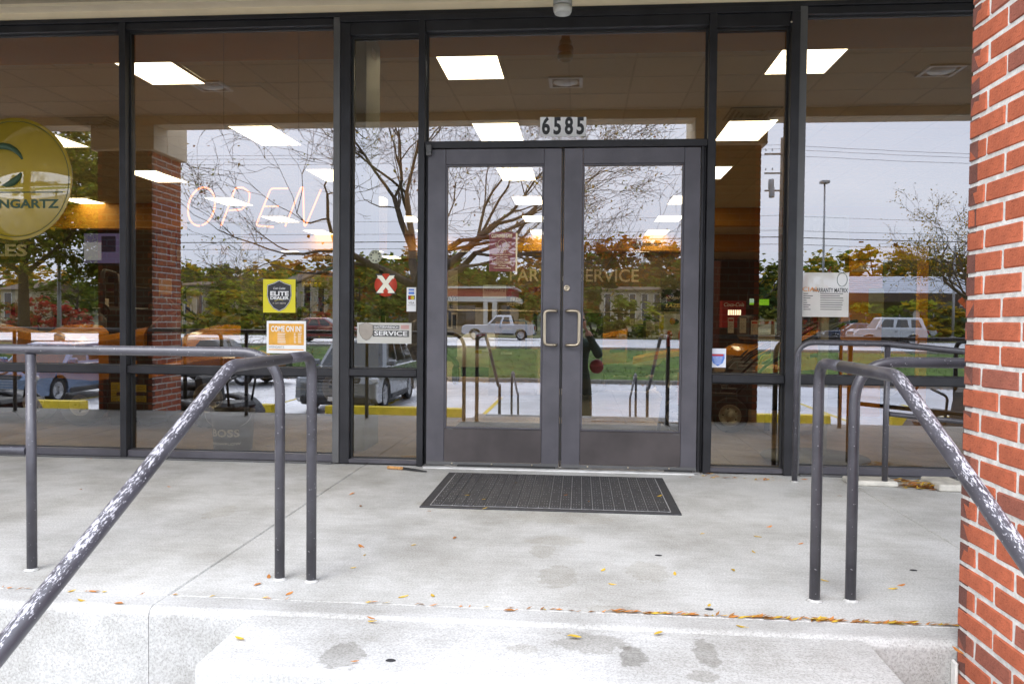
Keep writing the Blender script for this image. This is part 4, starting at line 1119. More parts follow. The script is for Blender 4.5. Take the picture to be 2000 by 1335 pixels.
u = at(312, 590, 10); t = thing('printer', 'dark grey printer on the sales counter behind the brick pillar reflection', 'printer', (u.x, 10.3, p.z))
MB().cbox(u.x - .2, 10.1, p.z + .001, u.x + .28, 10.6, p.z + .22, .02).build('body', M_gun, t); MB().cbox(u.x - .1, 10.15, p.z + .2205, u.x + .25, 10.55, p.z + .30, .02).build('scanner_lid', M_black, t)
h = at(271.5, 575, 11.0); B = Vector((h.x, 11.0, 0)); hz = h.z
J = {'pelvis': ((0, 0, .92), (.15, .11)), 'chest': ((.02, -.03, 1.22), (.17, .12)), 'neckb': ((.04, -.06, 1.40), .075), 'neck': ((.045, -.075, hz - .07), .055),
     'shl': ((-.17, -.04, 1.36), .065), 'shr': ((.22, -.05, 1.36), .065), 'ell': ((-.22, -.12, 1.08), .047), 'elr': ((.27, -.13, 1.08), .047), 'wl': ((-.08, -.36, 1.06), .033), 'wr': ((.18, -.38, 1.06), .033),
     'hl': ((-.1, 0, .88), .10), 'hr': ((.1, 0, .88), .10), 'kl': ((-.11, -.02, .48), .065), 'kr': ((.11, -.02, .48), .065), 'al': ((-.11, .02, .09), .045), 'ar': ((.11, .02, .09), .045), 'tl': ((-.12, -.15, .04), .04), 'tr': ((.12, -.15, .04), .04)}
EDG = [('pelvis', 'chest'), ('chest', 'neckb'), ('neckb', 'neck'), ('chest', 'shl'), ('chest', 'shr'), ('shl', 'ell'), ('shr', 'elr'), ('ell', 'wl'), ('elr', 'wr'), ('pelvis', 'hl'), ('pelvis', 'hr'), ('hl', 'kl'), ('hr', 'kr'), ('kl', 'al'), ('kr', 'ar'), ('al', 'tl'), ('ar', 'tr')]
Jw = {k: (tuple(Vector(v[0]) + B), v[1]) for k, v in J.items()}
person('person', 'bald man in a black shirt standing behind the sales counter', Jw, EDG, [M_shirt, M_dark, M_skin, M_ink],
       lambda c: 2 if (c.z > 1.43 or (c.y < 10.72 and c.z < 1.12)) else 1 if c.z < .92 else 0, (h.x + .045, 10.9, hz), R_(215), (B.x, B.y, 0), False,
       [((B.x - .08, 10.64, 1.06), (B.x - .02, 10.52, 1.05), (0, 0, 1), .25), ((B.x + .18, 10.62, 1.06), (B.x + .12, 10.5, 1.05), (0, 0, 1), .25)])
# 'SALES' lettering hung over the left bay
t = board('sales_sign', 'dark hanging sign with large cream sales lettering below the yellow disc', 'sign', (-110, 474), (60, 512), 9.5, M_walld, .04)
words(t, 'SALES', 53, 490, 24, 9.49, mat('cream_lettering', (.72, .66, .48), .6), bold=.03, align='RIGHT', xs=1.55)
# ------------------------------------------------------------------ machines in the showroom
def on(px, py, Y, dz=0): c = at(px, py, Y); return (c.x, Y, dz)
lawn_tractor('orange lawn tractor facing the glass above the left rail', on(172, 700, 3.0), R_(-80), M_orange)
lawn_tractor('orange lawn tractor side on behind the brick pillar reflection', on(330, 700, 2.0), R_(186), M_orange)
lawn_tractor('orange lawn tractor at the far left edge of the window', on(-20, 700, 2.0), R_(10), M_orange)
lawn_tractor('orange lawn tractor facing the glass behind the come on in notice', on(455, 690, 4.4), R_(-100), M_orange)
lawn_tractor('orange lawn tractor seen through the right door', on(1248, 690, 5.6), R_(165), M_orange)
t = board('dark_box', 'tall black box added as a dark backdrop beyond the meeting stiles of the doors', 'backdrop', (1092, 606), (1176, 760), 4.6, M_dark, .5)  # added to keep the room dark behind the reflected photographer
for py in (640, 668, 700, 728): patch(t, (1098, py), (1170, py + 2), 4.6, M_black, 'drawer_pull', .02)
lawn_tractor('orange lawn tractor behind the right rail posts', on(1615, 690, 5.0), R_(190), M_orange)
lawn_tractor('orange lawn tractor beyond the black walk behind mowers', on(1545, 640, 7.6), R_(20), M_orange)
zero_turn('black zero turn mower with tall roll bar in the second window', on(560, 700, 4.2), R_(160), M_red, M_black)
zero_turn('black zero turn mower behind the left side window', on(748, 690, 4.4), R_(200), M_dark, M_black)
zero_turn('black zero turn mower behind the rail posts in the second window', on(640, 690, 3.3), R_(170), M_dark, M_black)
zero_turn('black zero turn mower behind the yellow labelled baggers', on(300, 690, 4.2), R_(20), M_dark, M_black)
zero_turn('black zero turn mower in the first window behind the left rail post', on(80, 690, 5.2), R_(15), M_dark, M_black)
t = board('dark_backdrop', 'long dark box added as a backdrop across the back of the left windows', 'crate', (-150, 652), (800, 745), 7.2, M_dark, .8)  # added so the street reflection shows against a dark room
for k in range(12): patch(t, (-140 + 78*k, 657), (-70 + 78*k, 742), 7.2, M_black, 'backdrop_board', .02)
t = board('dark_backdrop', 'dark box added as a backdrop beyond the right window mowers', 'crate', (1545, 645), (1905, 745), 6.2, M_dark, .8)  # second added dark box, a backdrop for the right window
for k in range(5): patch(t, (1550 + 70*k, 650), (1614 + 70*k, 742), 6.2, M_black, 'backdrop_board', .02)
zero_turn('grey zero turn mower at the back of the second window', on(430, 640, 8.0), R_(-30), M_gun, M_gun)
w0 = walk_mower('black walk behind mower nearest the glass in the right side window', (at(1385, 700, 2.15).x, 2.35, 0), R_(168))
for k, lab in enumerate(('second black walk behind mower from the glass in the right side window', 'third black walk behind mower from the glass in the right side window', 'fourth black walk behind mower from the glass in the right side window')):
    dup(w0, (w0.location.x + .10 + .13*k, 3.25 + .85*k, 0), R_(166 + 3*k), lab)
def price_tag(label, a, b, Y, rz=0, red=True):
    p, q = at(a[0], a[1], Y), at(b[0], b[1], Y)
    t = thing('price_tag', label, 'price tag', ((p.x+q.x)/2, Y, q.z), 'price tags hung on the machines')
    MB().box(p.x, Y, q.z, q.x, Y + .002, p.z).build('card', M_tag, t)
    w, hh = q.x - p.x, p.z - q.z
    if red: MB().box(p.x + w*.1, Y - .001, p.z - hh*.24, q.x - w*.1, Y - .0003, p.z - hh*.10).build('red_header', M_tagred, t)
    m = MB()
    for k in range(6): z = p.z - hh*(.34 + .08*k); m.box(p.x + w*.12, Y - .001, z - hh*.015, p.x + w*rnd.uniform(.5, .9), Y - .0003, z)
    m.build('printed_lines', M_ink, t)
    MB().tube([((p.x+q.x)/2, Y + .004, p.z - .01), ((p.x+q.x)/2, Y + .02, p.z + .05)], .0012, 5).build('string', M_black, t)
    return t
price_tag('narrow price tag on the leftmost black mower handle', (1422, 620), (1433, 650), 3.6)
price_tag('plain cream price tag right of the narrow one', (1445, 621), (1457, 650), 3.6, red=False)
price_tag('price tag with dark picture in the right side window', (1467, 625), (1480, 653), 3.2)
price_tag('large red topped price tag in the right side window', (1481, 623), (1513, 664), 2.4)
price_tag('hanging white tag low in the right side window', (1506, 663), (1523, 707), 2.0, red=False)
price_tag('red topped price tag seen through the left door', (928, 648), (950, 682), 2.0)
price_tag('red topped price tag beside the zero turn roll bar', (479, 621), (497, 652), 3.4)
price_tag('small red topped price tag behind the left side window', (736, 617), (754, 632), 4.0)
for (x, y, w, h_, lab) in ((1288, 624, 9, 13, 'small cream tag highest in the cluster behind the right door'), (1266, 628, 10, 11, 'small cream tag at the left of the cluster behind the right door'), (1241, 628, 8, 12, 'small bent cream tag far left behind the right door'), (1276, 622, 8, 9, 'second cream tag from the left behind the right door')): pass
for (a, b, lab) in (((1230, 622), (1238, 634), 'small bent cream tag far left in the cluster behind the right door'), ((1240, 624), (1256, 633), 'wide cream tag in the middle of the cluster behind the right door'), ((1262, 628), (1279, 646), 'large tilted cream tag in the cluster behind the right door'), ((1280, 628), (1288, 636), 'small cream tag at the right of the cluster behind the right door')):
    price_tag(lab, a, b, 5.0, red=False)
# bagger bins with yellow warning labels
for (px0, px1, a, b, lab) in ((206, 240, (217, 746), (236, 799), 'left'), (262, 292, (265, 751), (286, 804), 'right')):
    p, q = at(px0, 735, 1.6), at(px1, 735, 1.6)
    t = thing('grass_bagger', {'left': 'black upright grass bagger with yellow label left of the mullion', 'right': 'black upright grass bagger with yellow label right of the mullion'}[lab], 'grass bagger', ((p.x+q.x)/2, 1.8, 0), 'grass baggers with yellow labels')
    MB().cbox(p.x, 1.6, .1, q.x, 2.0, p.z + .25, .05).build('bag', M_seat, t); MB().box(p.x + .02, 1.65, .0005, q.x - .02, 1.95, .099).build('foot', M_black, t)
    patch(t, a, b, 1.599, M_yellow, 'warning_label')
    m = MB(); u, v = at(*a, 1.596), at(*b, 1.596)
    for k in range(13): z = u.z - (u.z - v.z)*(.08 + .06*k); m.box(u.x + .008, 1.5955, z - .003, v.x - .012 - rnd.random()*.02, 1.5965, z)
    m.build('printed_lines', M_ink, t)
# snowplow bucket close to the glass
b0 = flat(440, 884, 0); t = thing('bucket', 'dark grey bucket with big white lettering standing low behind the second window', 'bucket', (b0.x, b0.y + .13, 0))
kx = (at(480, 845, b0.y).x - at(400, 845, b0.y).x) / 2; zt_ = at(440, 803, b0.y).z
MB().lathe([(.001, .004), (kx*.86, .004), (kx*.88, .012), (kx*.99, zt_ - .03), (kx*1.03, zt_ - .028), (kx*1.03, zt_), (kx*.97, zt_), (kx*.86, .02), (.001, .018)], 32, Matrix.Translation((b0.x, b0.y + .13, 0)), cap=False).build('pail', mat('charcoal_plastic', (.035, .036, .036), .45), t)
MB().tube([(b0.x + math.cos(a)*kx*1.15, b0.y + .05 - .03*math.sin(a), zt_ - .02 + .10*math.cos(a*2)*0 - .11*math.sin(a)) for a in [math.pi*i/16 for i in range(17)]], .0022, 6).build('wire_handle', M_steel, t)
MW = mat('white_lettering', (.62, .62, .60), .6, var=.03)
def curved(s, hh, z, xs, bold):
    o = text(s, hh, MW, Matrix.Identity(4), None, 'lettering', bold, xs, .001, spacing=1.05)
    me = o.data.copy(); o.data = me; rr = kx * .965
    for v in me.vertices:
        a = v.co.x / rr; v.co = Vector((b0.x + math.sin(a)*(rr + .002 + v.co.z), b0.y + .13 - math.cos(a)*(rr + .002 + v.co.z), z + v.co.y))
    mw = me.copy(); off = org(t)
    for v in mw.vertices: v.co -= off
    o.data = mw; o.parent = t; return o
curved('BOSS', .052, at(440, 846, b0.y).z, 1.25, .03); curved('SNOWPLOW', .018, at(440, 866, b0.y).z, 1.5, .02)
# olive post just inside the left side window
p, q = at(703, 150, .75), at(727, 150, .75)
t = thing('steel_post', 'olive green steel post standing inside the left side window', 'post', ((p.x+q.x)/2, .8, 0))
MB().cbox(p.x, .55, .0, q.x + .01, .95, 3.155, .004).build('post_box', mat('olive_green_paint', (.16, .17, .07), .6), t)
MB().box(q.x + .0105, .70, at(720, 115, .75).z, q.x + .013, .80, at(720, 98, .75).z).build('sticker', M_white, t)
# entrance runner
tag(MB().cbox(-1.02, .35, .0008, .95, 2.3, .012, .004).build('entrance_mat', mat('grey_carpet_mat', (.045, .046, .045), .95, var=.25, scale=80, bump=.6, bscale=200)), 'wide dark grey carpet mat just inside the doors', 'mat')
tag(MB().cbox(-.85, 2.9, .0008, .25, 5.3, .012, .004).build('runner_mat', mat('pale_grey_carpet', (.13, .13, .125), .95, var=.2, scale=60)), 'paler grey runner mat further inside the left door', 'mat')
# through the left door
t = board('brand_poster', 'tall red and white poster at the left edge of the left door', 'poster', (852, 528), (893, 642), 8.0, M_tag)
patch(t, (852, 528), (874, 557), 8.0, M_tagred); words(t, 'AYS', 883, 583, 9, 7.99, M_ink, bold=.03); words(t, 'E', 881, 597, 10, 7.99, M_ink, bold=.03)
patch(t, (876, 608), (881, 642), 8.0, M_dark, 'printed_figure'); patch(t, (884, 614), (891, 642), 8.0, M_dark, 'printed_figure')
t = board('hanging_sign', 'pale green name card on a white stand seen through the left door', 'sign', (943, 556), (988, 582), 6.0, mat('pale_green_card', (.56, .66, .60), .6))
words(t, 'WEINGARTZ', 966, 566.5, 6, 5.99, M_ink, fit=42, bold=.01)
t = board('delivery_banner', 'olive FREE DELIVERY banner behind the left door', 'banner', (990, 570), (1024, 612), 14.0, M_walld)
words(t, 'FREE', 1007, 585, 7, 13.99, MATS['cream_lettering'], bold=.02); words(t, 'DELIVERY', 1005, 594.5, 7, 13.99, MATS['cream_lettering'], fit=30, bold=.02)
for (a, b, lab) in (((993, 560), (1013, 569), 'red product row left on the parts wall'), ((1032, 560), (1056, 570), 'red product row right on the parts wall')):
    board('product_rack', lab, 'rack', a, b, 17.1, M_red)
t = board('green_cabinet', 'tall dark green tool cabinet beside the meeting stile of the left door', 'cabinet', (1040, 612), (1058, 672), 9.0, mat('dark_green_enamel', (.012, .055, .025), .4), .5)
for py in (625, 648, 662): patch(t, (1042, py), (1057, py + 1.2), 9.0, M_steel, 'drawer_pull', .02)
# crated engine on a pallet
p = at(1000, 690, 5.2); t = thing('boxed_engine', 'black engine strapped to a tan cardboard crate behind the left door', 'engine crate', (p.x, 5.2, 0))
MB().cbox(p.x - .30, 5.1, .0, p.x + .32, 5.7, .62, .01).build('crate', M_tan, t); MB().cbox(p.x - .22, 5.08, .621, p.x + .26, 5.5, .98, .02).build('backing_card', M_tan, t)
MB().cbox(p.x - .16, 4.9, .622, p.x + .13, 5.075, .84, .04).lathe([(.1, .84), (.1, .87), (.05, .89)], 14, Matrix.Translation((p.x - .02, 4.98, 0))).build('engine_block', M_black, t)
MB().tube(fillet([(p.x - .14, 5.0, .9), (p.x - .14, 5.0, 1.0), (p.x + .2, 5.0, 1.0), (p.x + .2, 5.0, .62)], .05, 4), .014, 8).build('carry_bar', M_black, t)
for (a, b, lab) in (((928, 683), (941, 690), 'yellow'), ((942, 686), (957, 691), 'cream'), ((978, 687), (1000, 692), 'long cream')):
    board('shelf_label', lab + ' shelf label strip on the floor stand behind the left door', 'label', a, b, 4.6, M_yellow if lab == 'yellow' else M_tag, .004)
t = thing('white_generator', 'white moulded machine cover behind the left door', 'machine', on(940, 660, 6.6))
u = at(940, 655, 6.6); MB().loft([[Vector((u.x + x, y, z)) for x, z in ((-w_, .3), (-w_, hh_ - .12), (-w_*.6, hh_), (w_*.6, hh_), (w_, hh_ - .12), (w_, .3))] for y, w_, hh_ in ((6.4, .3, .62), (6.6, .38, .80), (7.0, .38, .80), (7.2, .3, .66))]).build('cover', M_white, t)
for s in (-1, 1): wheel_at(t, (u.x + s*.42, 6.8, .15), .15, .08, axis='x')
MB().box(u.x - .3, 6.5, .15, u.x + .3, 7.1, .2995).build('frame', M_black, t)
# poster on the door glass and brand signs beyond the doors
Yq = .0108
t = board('customer_care_poster', 'maroon customer care poster taped on the left door glass', 'poster', (956, 453), (1007.5, 530), Yq, glossy_film('maroon_print', (.16, .024, .026), 1.9), .0008)
M_cr = mat('cream_print', (.75, .62, .40), .6, var=.02)
patch(t, (1007.6, 455), (1010, 531), Yq, M_cr, 'cream_edge', .001)
words(t, 'CUSTOMER CARE', 980, 461, 6.8, Yq - .0012, M_cr, fit=41, bold=.02, depth=.0008)
m = MB(); cc_ = at(981, 476, Yq - .0016); 
m.tube([cc_ + Vector((math.cos(a)*.029, 0, math.sin(a)*.029)) for a in [2*math.pi*i/24 for i in range(24)]], .0011, 5, closed=True)
m.tube([cc_ + Vector((-.008, 0, .008)), cc_, cc_ + Vector((.011, 0, .013))], .0011, 5)
for s in (-1, 1):
    m.tube([cc_ + Vector((s*x, 0, z)) for x, z in ((.043, .012), (.045, -.008), (.034, -.026), (.022, -.042), (.020, -.058))], .0011, 5); m.tube([cc_ + Vector((s*x, 0, z)) for x, z in ((.037, .008), (.033, -.012), (.02, -.028), (.008, -.045), (.008, -.058))], .0011, 5)
m.build('printed_hands_and_clock', M_cr, t)
for k, (s, py, fit) in enumerate((('Completed Service Order Pickup', 497, 39), ('Parts Order Pickup', 501.5, 23), ('Online Order Pickup', 506, 25), ('Drop Off of Service Gallery Review', 510.5, 40), ('On Online or Drop Off Pickup', 514, 33), ('Fire Repair', 518.5, 14), ('Chain and Blade Sharpening', 523, 34))):
    words(t, s, 981, py, 2.2, Yq - .0012, M_cr, fit=fit, bold=.015, depth=.0006)
for k, (a, b, Y, sx) in enumerate((((1233, 463), (1292, 490), 7.0, 1),)):
    p, q = at(*a, Y), at(*b, Y); t = thing('brand_sign', 'octagonal dull red sign with pale lettering behind the top of the right door', 'sign', ((p.x+q.x)/2, Y, q.z))
    c_ = at(1245, 476, Y); r_ = .075 * 1.15
    MB().lathe([(r_, 0), (r_, .012)], 8, face_y(c_) @ Matrix.Rotation(R_(22.5), 4, 'Z')).build('octagon', mat('dull_red_enamel', (.30, .05, .04), .5), t)
    words(t, 'e', 1238, 477, 8, Y - .02, M_tag, bold=.03); words(t, 'X', 1245.5, 476, 14, Y - .02, M_tag, bold=.05, xs=.8); words(t, 'mark', 1269, 477, 8, Y - .02, M_tag, fit=34, bold=.03, depth=.01)
    MB().box(c_.x, Y + .001, c_.z - .01, q.x, Y + .006, c_.z + .01).build('mounting_bar', M_gun, t)
t = board('machine_banner', 'black banner with slanted yellow lettering at the right edge of the right door', 'banner', (1292, 565), (1345, 612), 6.5, M_dark)
words(t, 'eXmark', 1317, 581, 6, 6.49, M_tag, fit=34, bold=.03); patch(t, (1301, 576), (1309, 588), 6.499, M_red); words(t, 'LAZER Z', 1322, 597, 7, 6.49, mat('yellow_lettering', (.75, .6, .2), .6), fit=46, bold=.04, shear=.25); words(t, 'THE NEXT GENERATION', 1320, 603.5, 2.2, 6.49, M_tag, fit=44)
t = board('logo_poster', 'white poster with orange and black logo at the right of the right door', 'poster', (1297, 613), (1338, 660), 3.0, M_white)
u = at(1317, 628, 2.99); MB().ball((u.x, 2.99, u.z), (.05, .003, .03), 14, 8).build('printed_oval', M_ink, t); MB().ball((u.x - .02, 2.986, u.z + .005), (.03, .003, .035), 12, 8).build('printed_flame', M_orange, t)
board('yellow_poster_edge', 'narrow yellow poster left of the white logo poster', 'poster', (1288, 615), (1296.5, 658), 3.05, M_yellow)
for k, (px, lab) in enumerate(((1308, 'left'), (1330, 'right'))):
    Y = 1.7; u, v = at(px - (6 if k == 0 else 0), 745, Y), at(px, 652, Y); w_ = at(px - (24 if k == 0 else 0), 835, Y)
    t = thing('pole_saw', {'left': 'orange topped black pole tool leaning behind the right door, the left of two', 'right': 'orange topped black pole tool behind the right door by the hinge stile'}[lab], 'pole tool', (u.x, Y, 0), 'orange pole tools behind the right door')
    MB().tube([(w_.x, Y, 0), u, v.lerp(u, .25)], .016, 10).build('shaft', M_black, t)
    MB().tube([v.lerp(u, .26), v, v + Vector((.0, .0, .03))], .022, 10, radii=[.02, .024, .016]).build('orange_guard', mat('bright_orange_plastic', (.75, .10, .01), .4), t)
    if k: MB().lathe([(.03, 0), (.034, .02), (.034, .26), (.03, .28)], 14, Matrix.Translation((u.x, Y, at(px, 790, Y).z))).build('orange_tank', MATS['bright_orange_plastic'], t)
t = thing('chain_saw', 'small orange chain saw on a stand in the right side window', 'chain saw', on(1500, 720, 2.2))
u = at(1500, 722, 2.2); MB().cbox(u.x - .1, 2.1, u.z - .06, u.x + .1, 2.3, u.z + .05, .03).build('motor_housing', M_orange, t); MB().tube(fillet([(u.x - .08, 2.2, u.z + .05), (u.x - .05, 2.2, u.z + .13), (u.x + .05, 2.2, u.z + .13), (u.x + .1, 2.2, u.z + .04)], .04, 5), .014, 8).build('handle', M_yellow, t)
MB().cbox(u.x - .12, 2.05, .3, u.x + .14, 2.35, u.z - .0605, .01).box(u.x - .02, 2.18, .0, u.x + .02, 2.22, .2995).build('stand', M_black, t)
# soda machine and screens deep on the right
t = board('soda_machine', 'red drinks machine with white script lettering at the back of the showroom', 'vending machine', (1411, 587), (1456, 640), 14.0, mat('soda_red', (.36, .012, .014), .4), .7)
words(t, 'Coca-Cola', 1433, 595, 7, 13.98, M_white, fit=38, bold=.02, shear=.3)
for k in range(6): patch(t, (1422 + 4.4*k, 605), (1425 + 4.4*k, 615), 13.998, emit('lit_selector', (1, .95, .9), 1.3), 'selector_button')
t = board('display_screen', 'dark wall screen showing a green lawn at the back right', 'screen', (1474, 571), (1503, 598), 13.0, M_black, .06); patch(t, (1483, 584), (1502, 596), 13.0, emit('green_screen', (.22, .55, .03), .55), 'screen_glass')
t = board('display_screen', 'small upright lit screen with pale blue picture at the back right', 'screen', (1461, 570), (1475, 598), 12.9, M_black, .06); patch(t, (1464, 583), (1472.5, 595), 12.9, emit('blue_white_screen', (.35, .6, .62), .6), 'screen_glass'); patch(t, (1464, 591), (1472.5, 595), 12.896, emit('green_screen', (.22, .55, .03), .55), 'screen_picture')
board('partition', 'tall dark maroon partition panel inside the right side window', 'partition', (1372, 510), (1404, 700), 8.5, mat('maroon_panel', (.09, .03, .025), .7), .1)
# display pedestal near the right glass
p = flat(1590, 893, .04); t = thing('display_stand', 'round grey display stand base with a steel post behind the right window', 'stand', (p.x, p.y, 0))
MB().lathe([(.001, .03), (.36, .03), (.37, .045), (.36, .055), (.001, .056)], 32, Matrix.Translation((p.x, p.y, 0)), cap=False).build('base_plate', mat('dark_grey_metal', (.085, .085, .08), .5, .3), t)
MB().cbox(p.x + .02, p.y - .02, .0565, p.x + .08, p.y + .04, 1.2, .004).build('upright_post', M_steel, t)
for a in range(4): MB().ball((p.x + .3*math.cos(a*1.57 + .5), p.y + .3*math.sin(a*1.57 + .5), .0155), .0145, 10, 6).build('caster', M_black, t)
# warranty and brand posters behind the right window
t = board('warranty_poster', 'white warranty matrix poster taped inside the right window', 'poster', (1567, 532), (1657, 619), .0538, glossy_film('warranty_paper', (.56, .54, .50), 1.7), .0006)
words(t, 'CIAL', 1583, 565, 8, .0535, mat('orange_ink', (.55, .22, .05), .6), fit=30, bold=.01, depth=.0006); words(t, 'WARRANTY MATRIX', 1621, 567, 8, .0535, M_ink, fit=66, bold=.015, depth=.0006)
m = MB()
for k in range(8):
    for (x0, x1) in ((1569, 1575 + rnd.random()*14), (1602, 1640 + rnd.random()*9)):
        u, v = at(x0, 573 + 4.4*k, .0535), at(x1, 573 + 4.4*k, .0535); m.box(u.x, .0530, u.z - .0022, v.x, .0536, u.z + .0022)
m.build('printed_lines', M_ink, t)
m = MB(); u = at(1645, 546, .0535); m.tube([u + Vector((math.cos(a)*.032, 0, math.sin(a)*.044)) for a in [2*math.pi*i/24 for i in range(24)]], .002, 5, closed=True); m.build('printed_oval', mat('dark_green_print', (.03, .08, .05), .6), t)
t = board('pro_poster', 'pale upper poster lettered PRO behind the right window', 'poster', (1567, 420), (1658, 480), .075, mat('pale_blue_print', (.40, .44, .50), .6), .003)
words(t, 'PRO', 1618, 437, 26, .0745, mat('grey_blue_ink', (.26, .31, .38), .6), fit=70, bold=.04, depth=.0006)
t = board('lawn_poster', 'dark green poster with small white text above the warranty matrix', 'poster', (1567, 480.5), (1658, 531.5), .075, mat('green_print', (.05, .095, .025), .6, var=.3, scale=20), .003)
m = MB()
for k in range(3):
    x = 1590
    while x < 1650 - 5*k:
        w_ = rnd.uniform(3, 8); u, v = at(x, 499 + 4.8*k, .0745), at(x + w_, 499 + 4.8*k, .0745); m.box(u.x, .0738, u.z - .0035, v.x, .0746, u.z + .0035); x += w_ + 1.6
m.build('printed_lines', M_tag, t)
t = thing('orange_arch_stand', 'orange arched display stand with a white chain saw symbol behind the right window', 'display stand', on(1737, 600, 3.5))
p, q = at(1648, 481, 3.5), at(1814, 507, 3.5)
MB().cbox(p.x, 3.5, q.z, q.x, 3.62, p.z, .005).build('header', mat('amber_panel', (.62, .36, .02), .55), t)
u, v = at(1650, 508, 3.5), at(1724, 580, 3.5); MB().cbox(u.x, 3.51, .0, v.x, 3.60, u.z, .004).build('side_panel', M_orange, t)
u, v = at(1799, 508, 3.5), at(1814, 575, 3.5); MB().cbox(u.x, 3.51, .0, v.x, 3.60, u.z, .004).build('side_panel', M_orange, t)
cs = [(-.30, -.02), (-.25, .03), (-.13, .05), (-.10, .12), (.02, .13), (.10, .21), (.13, .20), (.09, .07), (.42, .07), (.47, .055), (.44, .035), (.12, .02), (.06, -.03), (-.26, -.03)]
c_ = at(1686, 528, 3.508); MB().prism([(x*.42, y*.42) for x, y in cs], 0, .004, face_y(c_)).build('chain_saw_symbol', M_tag, t)
t2 = board('price_list', 'pale green price list sheet hung on the orange display stand', 'sheet', (1697, 563), (1726, 612), 3.3, mat('pale_green_paper', (.50, .55, .33), .7), .004)
# neon sign ---------------------------------------------------------------
t = thing('neon_sign', 'red neon OPEN sign hanging on two wires in the second window', 'neon sign', at(497, 405, .22))
NY = .22; M_neon = emit('neon_red', (1, .19, .06), 2.3)
def npath(name, pts, closed=False):
    P_ = [at(x, y, NY) for x, y in pts]
    MB().tube(fillet(P_, .03, 5) if not closed else P_, .0050, 8, closed=closed).build('tube_letter', M_neon, t, label='neon letter ' + name)
O = [(393.5 + math.cos(a)*26 + 5*math.sin(a), 403.5 - math.sin(a)*37.5) for a in [R_(283 + 350*i/28) for i in range(29)]]
MB().tube([at(x, y, NY) for x, y in O], .0050, 8).build('tube_letter', M_neon, t, label='neon letter O')
npath('P', [(432, 441), (460, 367), (474, 366), (488, 376), (486, 395), (472, 409), (447, 411)])
npath('E', [(562, 368), (529, 368), (501, 438), (504, 441), (534, 443)]); npath('E middle bar', [(517, 403), (544, 403)])
npath('N', [(557, 442), (588, 366), (592, 366), (594, 441), (597, 441), (627, 370)])
M_tubeback = mat('neon_frame', (.06, .055, .05), .6)
for px, y0 in ((437, 366), (583, 362)): a, b = at(px, y0, NY + .01), at(px, y0, NY + .01); MB().tube([a, (a.x, NY + .01, 3.159)], .0016, 5).build('hanging_wire', M_tubeback, t)
z_ = at(497, 404, NY + .02).z; u, v = at(375, 404, NY), at(615, 404, NY)
for dz in (-.10, .10): MB().tube([(u.x, NY + .025, z_ + dz), (v.x, NY + .025, z_ + dz)], .003, 6).build('back_rod', mat('clear_acrylic_rod', (.35, .35, .36), .3), t)
# ------------------------------------------------------------------ stickers and notices on the glass
DO = -.0005
yo = .0545   # outside face of the fixed panes
def decal(name, label, cat, a, b, m, Y=yo, group=None, th=.0008):
    p, q = at(a[0], a[1], Y), at(b[0], b[1], Y); t = thing(name, label, cat, ((p.x+q.x)/2, Y, q.z), group)
    MB().box(p.x, Y - th, q.z, q.x, Y, p.z).build('sheet', m, t); return t
# street number
hn = thing('house_number', 'four stick-on plates reading 6585 on the glass above the doors', 'house number', at(1100, 267, .0495))
for k, chv in enumerate('6585'):
    x0 = 1055 + 22.5*k; p, q = at(x0 + .2, 229 + (k > 1)*.0, .0495), at(x0 + 22.2, 266.5, .0495)
    nb = MB().box(p.x, .0487, q.z, q.x, .0495, p.z).build('number_plate', mat('white_vinyl', (.82, .82, .83), .5, var=.02), hn)
    text(chv, (p.z - q.z)*.84, M_ink, face_y(((p.x+q.x)/2, .0486, (p.z+q.z)/2)), nb, 'numeral', .035, .72, .0006)
# yellow elite dealer sticker
M_y2 = mat('dealer_yellow', (.66, .58, .01), .5, var=.03)
t = decal('dealer_sticker', 'square yellow ELITE DEALER sticker with a black shield', 'sticker', (514, 545), (577, 610.5), M_y2)
def shield(k): return [(0, .118*k), (.04*k, .098*k), (.092*k, .082*k), (.095*k, .0*k), (.08*k, -.05*k), (.045*k, -.095*k), (0, -.118*k), (-.045*k, -.095*k), (-.08*k, -.05*k), (-.095*k, 0), (-.092*k, .082*k), (-.04*k, .098*k)]
c_ = at(545.5, 577.5, yo)
for k, mt_, d in ((.93, M_ink, .0010), (.90, M_white, .0014), (.875, M_ink, .0018)): MB().prism(shield(k), 0, .0004, face_y((c_.x, yo - d, c_.z))).build('shield_layer', mt_, t)
MWB = M_white
words(t, 'Cub Cadet', 545, 563, 4.2, yo - .0023, MWB, fit=25, shear=.3, depth=.0004); words(t, 'ELITE', 545.5, 573.5, 8.6, yo - .0023, MWB, fit=38, bold=.03, depth=.0004); words(t, 'DEALER', 545.5, 582, 5.8, yo - .0023, MWB, fit=38, bold=.03, depth=.0004); words(t, 'A CUT ABOVE', 545.5, 592, 3, yo - .0023, M_tag, fit=27, depth=.0004, spacing=1.2)
m = MB(); m.tube([at(x, y, yo - .0022) for x, y in ((536, 588), (542, 585.6), (549, 585.4), (553, 586.5))], .0012, 5); m.build('printed_blade', M_y2, t)
